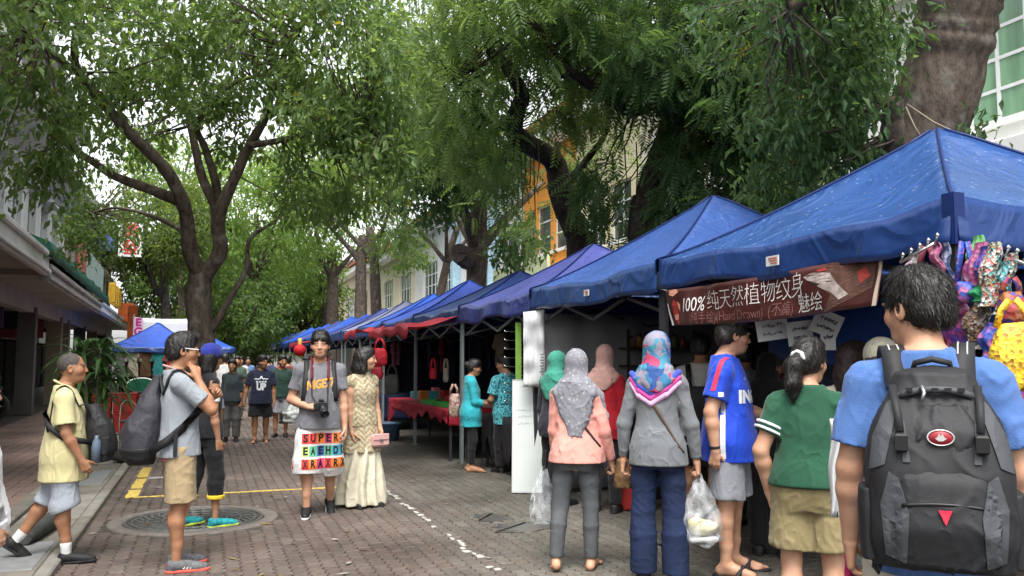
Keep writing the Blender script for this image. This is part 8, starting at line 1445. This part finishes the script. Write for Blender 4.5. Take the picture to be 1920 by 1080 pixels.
# red awnings
def awning(label, a, b, out, z0, z1, seed):
    a = Vector(a); b = Vector(b); nz = Noise(seed, .8); nrm_ = Vector((-1, 0, 0)); m_ = MB(); m_.grid(lambda u, v: a.lerp(b, u) + nrm_ * out * v + Vector((0, 0, z0 + (z1 - z0) * v - .05 * math.sin(math.pi * v) + .02 * float(nz(u * 3, v, 0)))), 30, 8); m_.grid(lambda u, v: a.lerp(b, u) + nrm_ * (out + .02 * v) + Vector((0, 0, z1 + .02 * float(nz(u * 3, 1, 0)) - (.16 + .03 * math.sin(u * 11)) * v)), 30, 3); o = single(m_, 'red_awning', T_red, label, 'awning', solid=.003)
    MB().bar(b + nrm_ * (out - .03) + Vector((0, 0, 0)), b + nrm_ * (out - .03) + Vector((0, 0, z1)), .03).build('support_pole', post_m, o)
awning('red canvas awning sagging out from the fourth stall', (3.5, 12.15, 0), (3.5, 15.3, 0), .75, 2.14, 2.02, 7); awning('distant red awning among the far tents', (3.5, 26.2, 0), (3.5, 29.0, 0), .9, 2.2, 2.02, 8); awning('short red awning beyond the lilac tent', (3.5, 17.6, 0), (3.5, 19.2, 0), .6, 2.2, 2.12, 9)
p = at(562, 657, 17.5); lt_ = thing('lantern', 'round red paper lantern hanging beside the camera man head', 'lantern', tuple(p - Vector((0, 0, .22)))); MB().lathe([(.04, .10), (.09, .13), (.12, .18), (.125, .22), (.12, .26), (.09, .31), (.04, .34)], 24).build('paper_globe', mat('red_lantern_paper', (.55, .02, .03), .6, .1, 6, trans=.3), lt_); MB().lathe([(.04, .34), (.04, .47), (0, .47)], 12).build('cap', mat('gold_cap', (.5, .3, .05), .4), lt_); MB().tube([(0, 0, .47), (.9, .2, .75)], .006, 5).build('cord', post_m, lt_)

# ---------------------------------------------------------------- left side: plant, red stall, signs
pt = thing('potted_plant', 'bushy potted dracaena with long strap leaves beside the kerb', 'plant', (-1.62, 14.6, .05)); MB().lathe([(0, 0), (.17, 0), (.22, .34), (.24, .35), (.24, .39), (.20, .39), (.19, .33), (0, .32)], 24).build('pot', mat('dark_clay_pot', (.10, .05, .035), .8), pt)
rng = random.Random(9); lm = []
for q in range(4):
    L_ = .46 + .08 * q; W_ = .032
    def lf(u, v, L_=L_, q=q): t = v; return ((u - .5) * 2 * W_ * math.sin(math.pi * min(1, .12 + t * .9)) ** .7, L_ * (t - .16 * t * t), L_ * (.55 * t - (.75 + .12 * q) * t * t) - .012 * abs(u - .5) * -2)
    me = MB().grid(lf, 2, 7).mesh('leaf'); me.materials.append(mat(f'strap_leaf_{q % 3}', [(.07, .16, .04), (.11, .21, .05), (.05, .12, .035)][q % 3], .4, .2, 9, trans=.25)); lm.append(me)
for s_ in range(6):
    a = s_ * 1.05; tx, ty, tz = .24 * math.cos(a), .24 * math.sin(a), 1.1 + .6 * rng.random() + (.2 if s_ == 0 else 0); MB().tube([(.05 * math.cos(a), .05 * math.sin(a), .3), (tx * .6, ty * .6, tz * .6), (tx, ty, tz)], [.022, .018, .014], 7).build('stem', mat('cane_stem', (.22, .19, .12), .8), pt)
    for j in range(36):
        o = bpy.data.objects.new('leaf', lm[rng.randrange(4)]); C.objects.link(o); o.parent = pt; o.location = (tx + rng.uniform(-.02, .02), ty + rng.uniform(-.02, .02), tz - .5 * (j / 30)); o.rotation_euler = (R(rng.uniform(-5, 50) - j), 0, rng.uniform(0, 6.28)); k_ = rng.uniform(.8, 1.15); o.scale = (k_, k_, k_)
# red crates of the left stall
rcr = mat('stall_red_panel', (.30, .02, .018), .55, .2, 5)
for i in range(4):
    for j in range(2):
        t = thing('red_crate', f'{["lower","upper"][j]} red crate of the left stall, {["first","second","third","fourth"][i]} from the plant', 'crate', (-1.95 + i * .46, 18.9 + .05 * i, .045 + j * .40 - (.04 if i > 1 else 0)), 0, 'red crates at the left stall'); MB().box((-.21, -.18, 0), (.21, .18, .37), .015).build('crate_body', rcr, t); MB().box((-.215, -.185, .37), (.215, .185, .395), .006).build('rim', rcr, t); MB().box((-.08, -.187, .22), (.08, -.181, .27)).build('handle_slot', dk, t)
os_ = thing('oval_sign', 'dark green oval sign with a white rim above the red crates', 'sign', (-1.12, 17.6, .0), -CAM_YAW * .5); MB().bar((0, .03, 0.04), (0, .03, 1.0), .03).build('stand', post_dark, os_); q = MB().lathe([(0, 0), (.26, 0), (.275, .012), (.275, .02), (0, .021)], 36, sy=.52).build('rim', mat('sign_white_rim', (.55, .56, .52), .5), os_, (0, 0, 1.03)); q.rotation_euler = (R(90), 0, 0); q2 = MB().lathe([(.25, .022), (0, .026)], 36, sy=.5).build('face', mat('sign_green', (.012, .10, .055), .4), os_, (0, 0, 1.03)); q2.rotation_euler = (R(90), 0, 0)
for j in range(6): ci = [4, 2, 1, 5, 3, 7][j]; garment(f'{cw[ci]} garment under the left blue tent, {["first","second","third","fourth","fifth","sixth"][j]} from the left', -2.85 + j * .42, 33.4, 1.85, fabric('garment_' + cw[ci], tuple(np.array(cc[ci]) * .6)), .4, .95)
single(MB().box((-3.1, 36.1, .05), (-.4, 36.2, 1.95)), 'stall_backdrop', mat('dark_red_backdrop', (.10, .015, .015), .8), 'dark red cloth wall behind the left blue tent', 'backdrop')
vb = thing('street_banner', 'white banner with pink letters above the left blue tent', 'banner', (-2.72, 37.0, 2.0)); MB().grid(lambda u, v: (2.55 * u, .03 * math.sin(u * 8), 1.2 * v - .06 * math.sin(math.pi * u)), 20, 6).build('sheet', mat('banner_white', (.62, .62, .63), .6, .05, 3), vb, solid=.004); MB().box((0.0, -.045, .1), (.34, -.04, 1.18)).build('pink_field', mat('banner_pale_pink', (.60, .42, .50), .6), vb)
for j, ch in enumerate('EGA'): lettering(ch, .42, plane_fn((.17, -.05, .98 - j * .36), (1, 0, 0), (0, 0, 1)), 'banner_letter', mat('banner_magenta', (.40, .02, .16), .6), vb, bold=.02)
for j, ch in enumerate('CF'): lettering(ch, .42, plane_fn((2.36, -.045, .92 - j * .4), (1, 0, 0), (0, 0, 1)), 'banner_letter', mat('banner_dark_green', (.03, .08, .06), .6), vb, bold=.02)
for x in (0, 2.55): MB().bar((x, .02, -1.98), (x, .02, 1.3), .05).build('pole', post_m, vb)
single(MB().box((-3.35, 42, .05), (-2.95, 42.4, 3.95)).box((-3.3, 41.95, 3.3), (-3.0, 41.99, 3.8)), 'sign_pillar', mat('orange_red_panel', (.55, .12, .03), .6, .2, 4), 'orange red sign pillar rising beside the white banner', 'sign')
# hand trolley
ht = thing('hand_trolley', 'small metal hand trolley parked on the kerb strip', 'trolley', (-1.05, 14.3, .036), R(25)); tm = mat('trolley_steel', (.35, .33, .28), .4, metal=.7)
for sx in (-1, 1): MB().tube([(sx * .14, .0, .08), (sx * .14, .06, .5), (sx * .11, .1, .78), (sx * .05, .12, .84), (0, .12, .85)], .011, 8).build('rail', tm, ht); w_ = MB().lathe([(.05, -.02), (.08, -.02), (.085, 0), (.08, .02), (.05, .02)], 20).build('wheel', MATS['black_rubber'], ht, (sx * .19, .03, .085)); w_.rotation_euler = (0, R(90), 0)
MB().box((-.19, -.26, .0), (.19, .0, .014), .003).build('plate', tm, ht)
for z in (.3, .55): MB().bar((-.14, .04, z), (.14, .04, z), .016).build('cross_bar', tm, ht)
sk_ = thing('sack', 'low dark bundle on the kerb strip beside the trolley', 'bundle', (-.98, 13.6, .05)); F = Fld(); F.ell((0, 0, .07), (.26, .2, .10), .02); F.noise(folds(3, .02, .2)); F.half((0, 0, 0), (0, 0, -1)); obj('bundle_cloth', skin_mesh('bundle_cloth', F, .015), mat('dark_sack', (.05, .05, .045), .9), sk_)
# parked motorcycle under the arcade
mc = thing('motorcycle', 'dark motorcycle parked in the arcade shade', 'motorcycle', (-5.3, 24.5, .055), R(60)); mk_ = mat('motorcycle_paint', (.02, .02, .022), .3); chrome = mat('chrome', (.5, .5, .5), .2, metal=1)
for y_ in (-.62, .62):
    w_ = MB().lathe([(.20, -.04), (.27, -.05), (.30, -.025), (.305, 0), (.30, .025), (.27, .05), (.20, .04)], 28).build('wheel', MATS['black_rubber'], mc, (0, y_, .305)); w_.rotation_euler = (0, R(90), 0); rim = MB().lathe([(.19, -.02), (.2, 0), (.19, .02), (.03, .03), (.03, -.03)], 20).build('rim', chrome, w_)
F = Fld(); F.chain([(0, -.6, .62), (0, -.2, .66), (0, .15, .72), (0, .38, .78)], [.09, .11, .12, .08], .05); F.chain([(0, .3, .72), (0, .1, .42), (0, -.2, .38)], [.08, .12, .13], .05); obj('bodywork', skin_mesh('bodywork', F, .014), mk_, mc); F = Fld(); F.chain([(0, -.62, .74), (0, -.1, .76)], [.08, .09], .03); obj('seat', skin_mesh('seat', F, .014), MATS['black_rubber'], mc)
MB().tube([(-.32, .28, 1.02), (-.12, .38, .98), (0, .4, .95), (.12, .38, .98), (.32, .28, 1.02)], .014, 8).build('handlebar', chrome, mc)
for sx in (-1, 1): MB().tube([(sx * .06, .62, .305), (sx * .06, .42, .92)], .022, 8).build('fork', chrome, mc); q = MB().lathe([(.0, 0), (.05, .006), (.05, .012), (0, .016)], 14).build('mirror', chrome, mc, (sx * .3, .32, 1.14)); q.rotation_euler = (R(90), 0, 0)
q = MB().lathe([(.0, .05), (.07, .04), (.08, 0), (.04, -.08), (0, -.09)], 18).build('headlight', chrome, mc, (0, .5, .88)); q.rotation_euler = (R(-90), 0, 0)
# overhead cable between the trees
tag(MB().tube([at(800, 196, 16), at(900, 191, 16), at(990, 186, 16.5)], .008, 5).build('cable', mat('grey_cable', (.4, .4, .4), .6)), 'thin pale cable strung between the middle trees', 'cable')
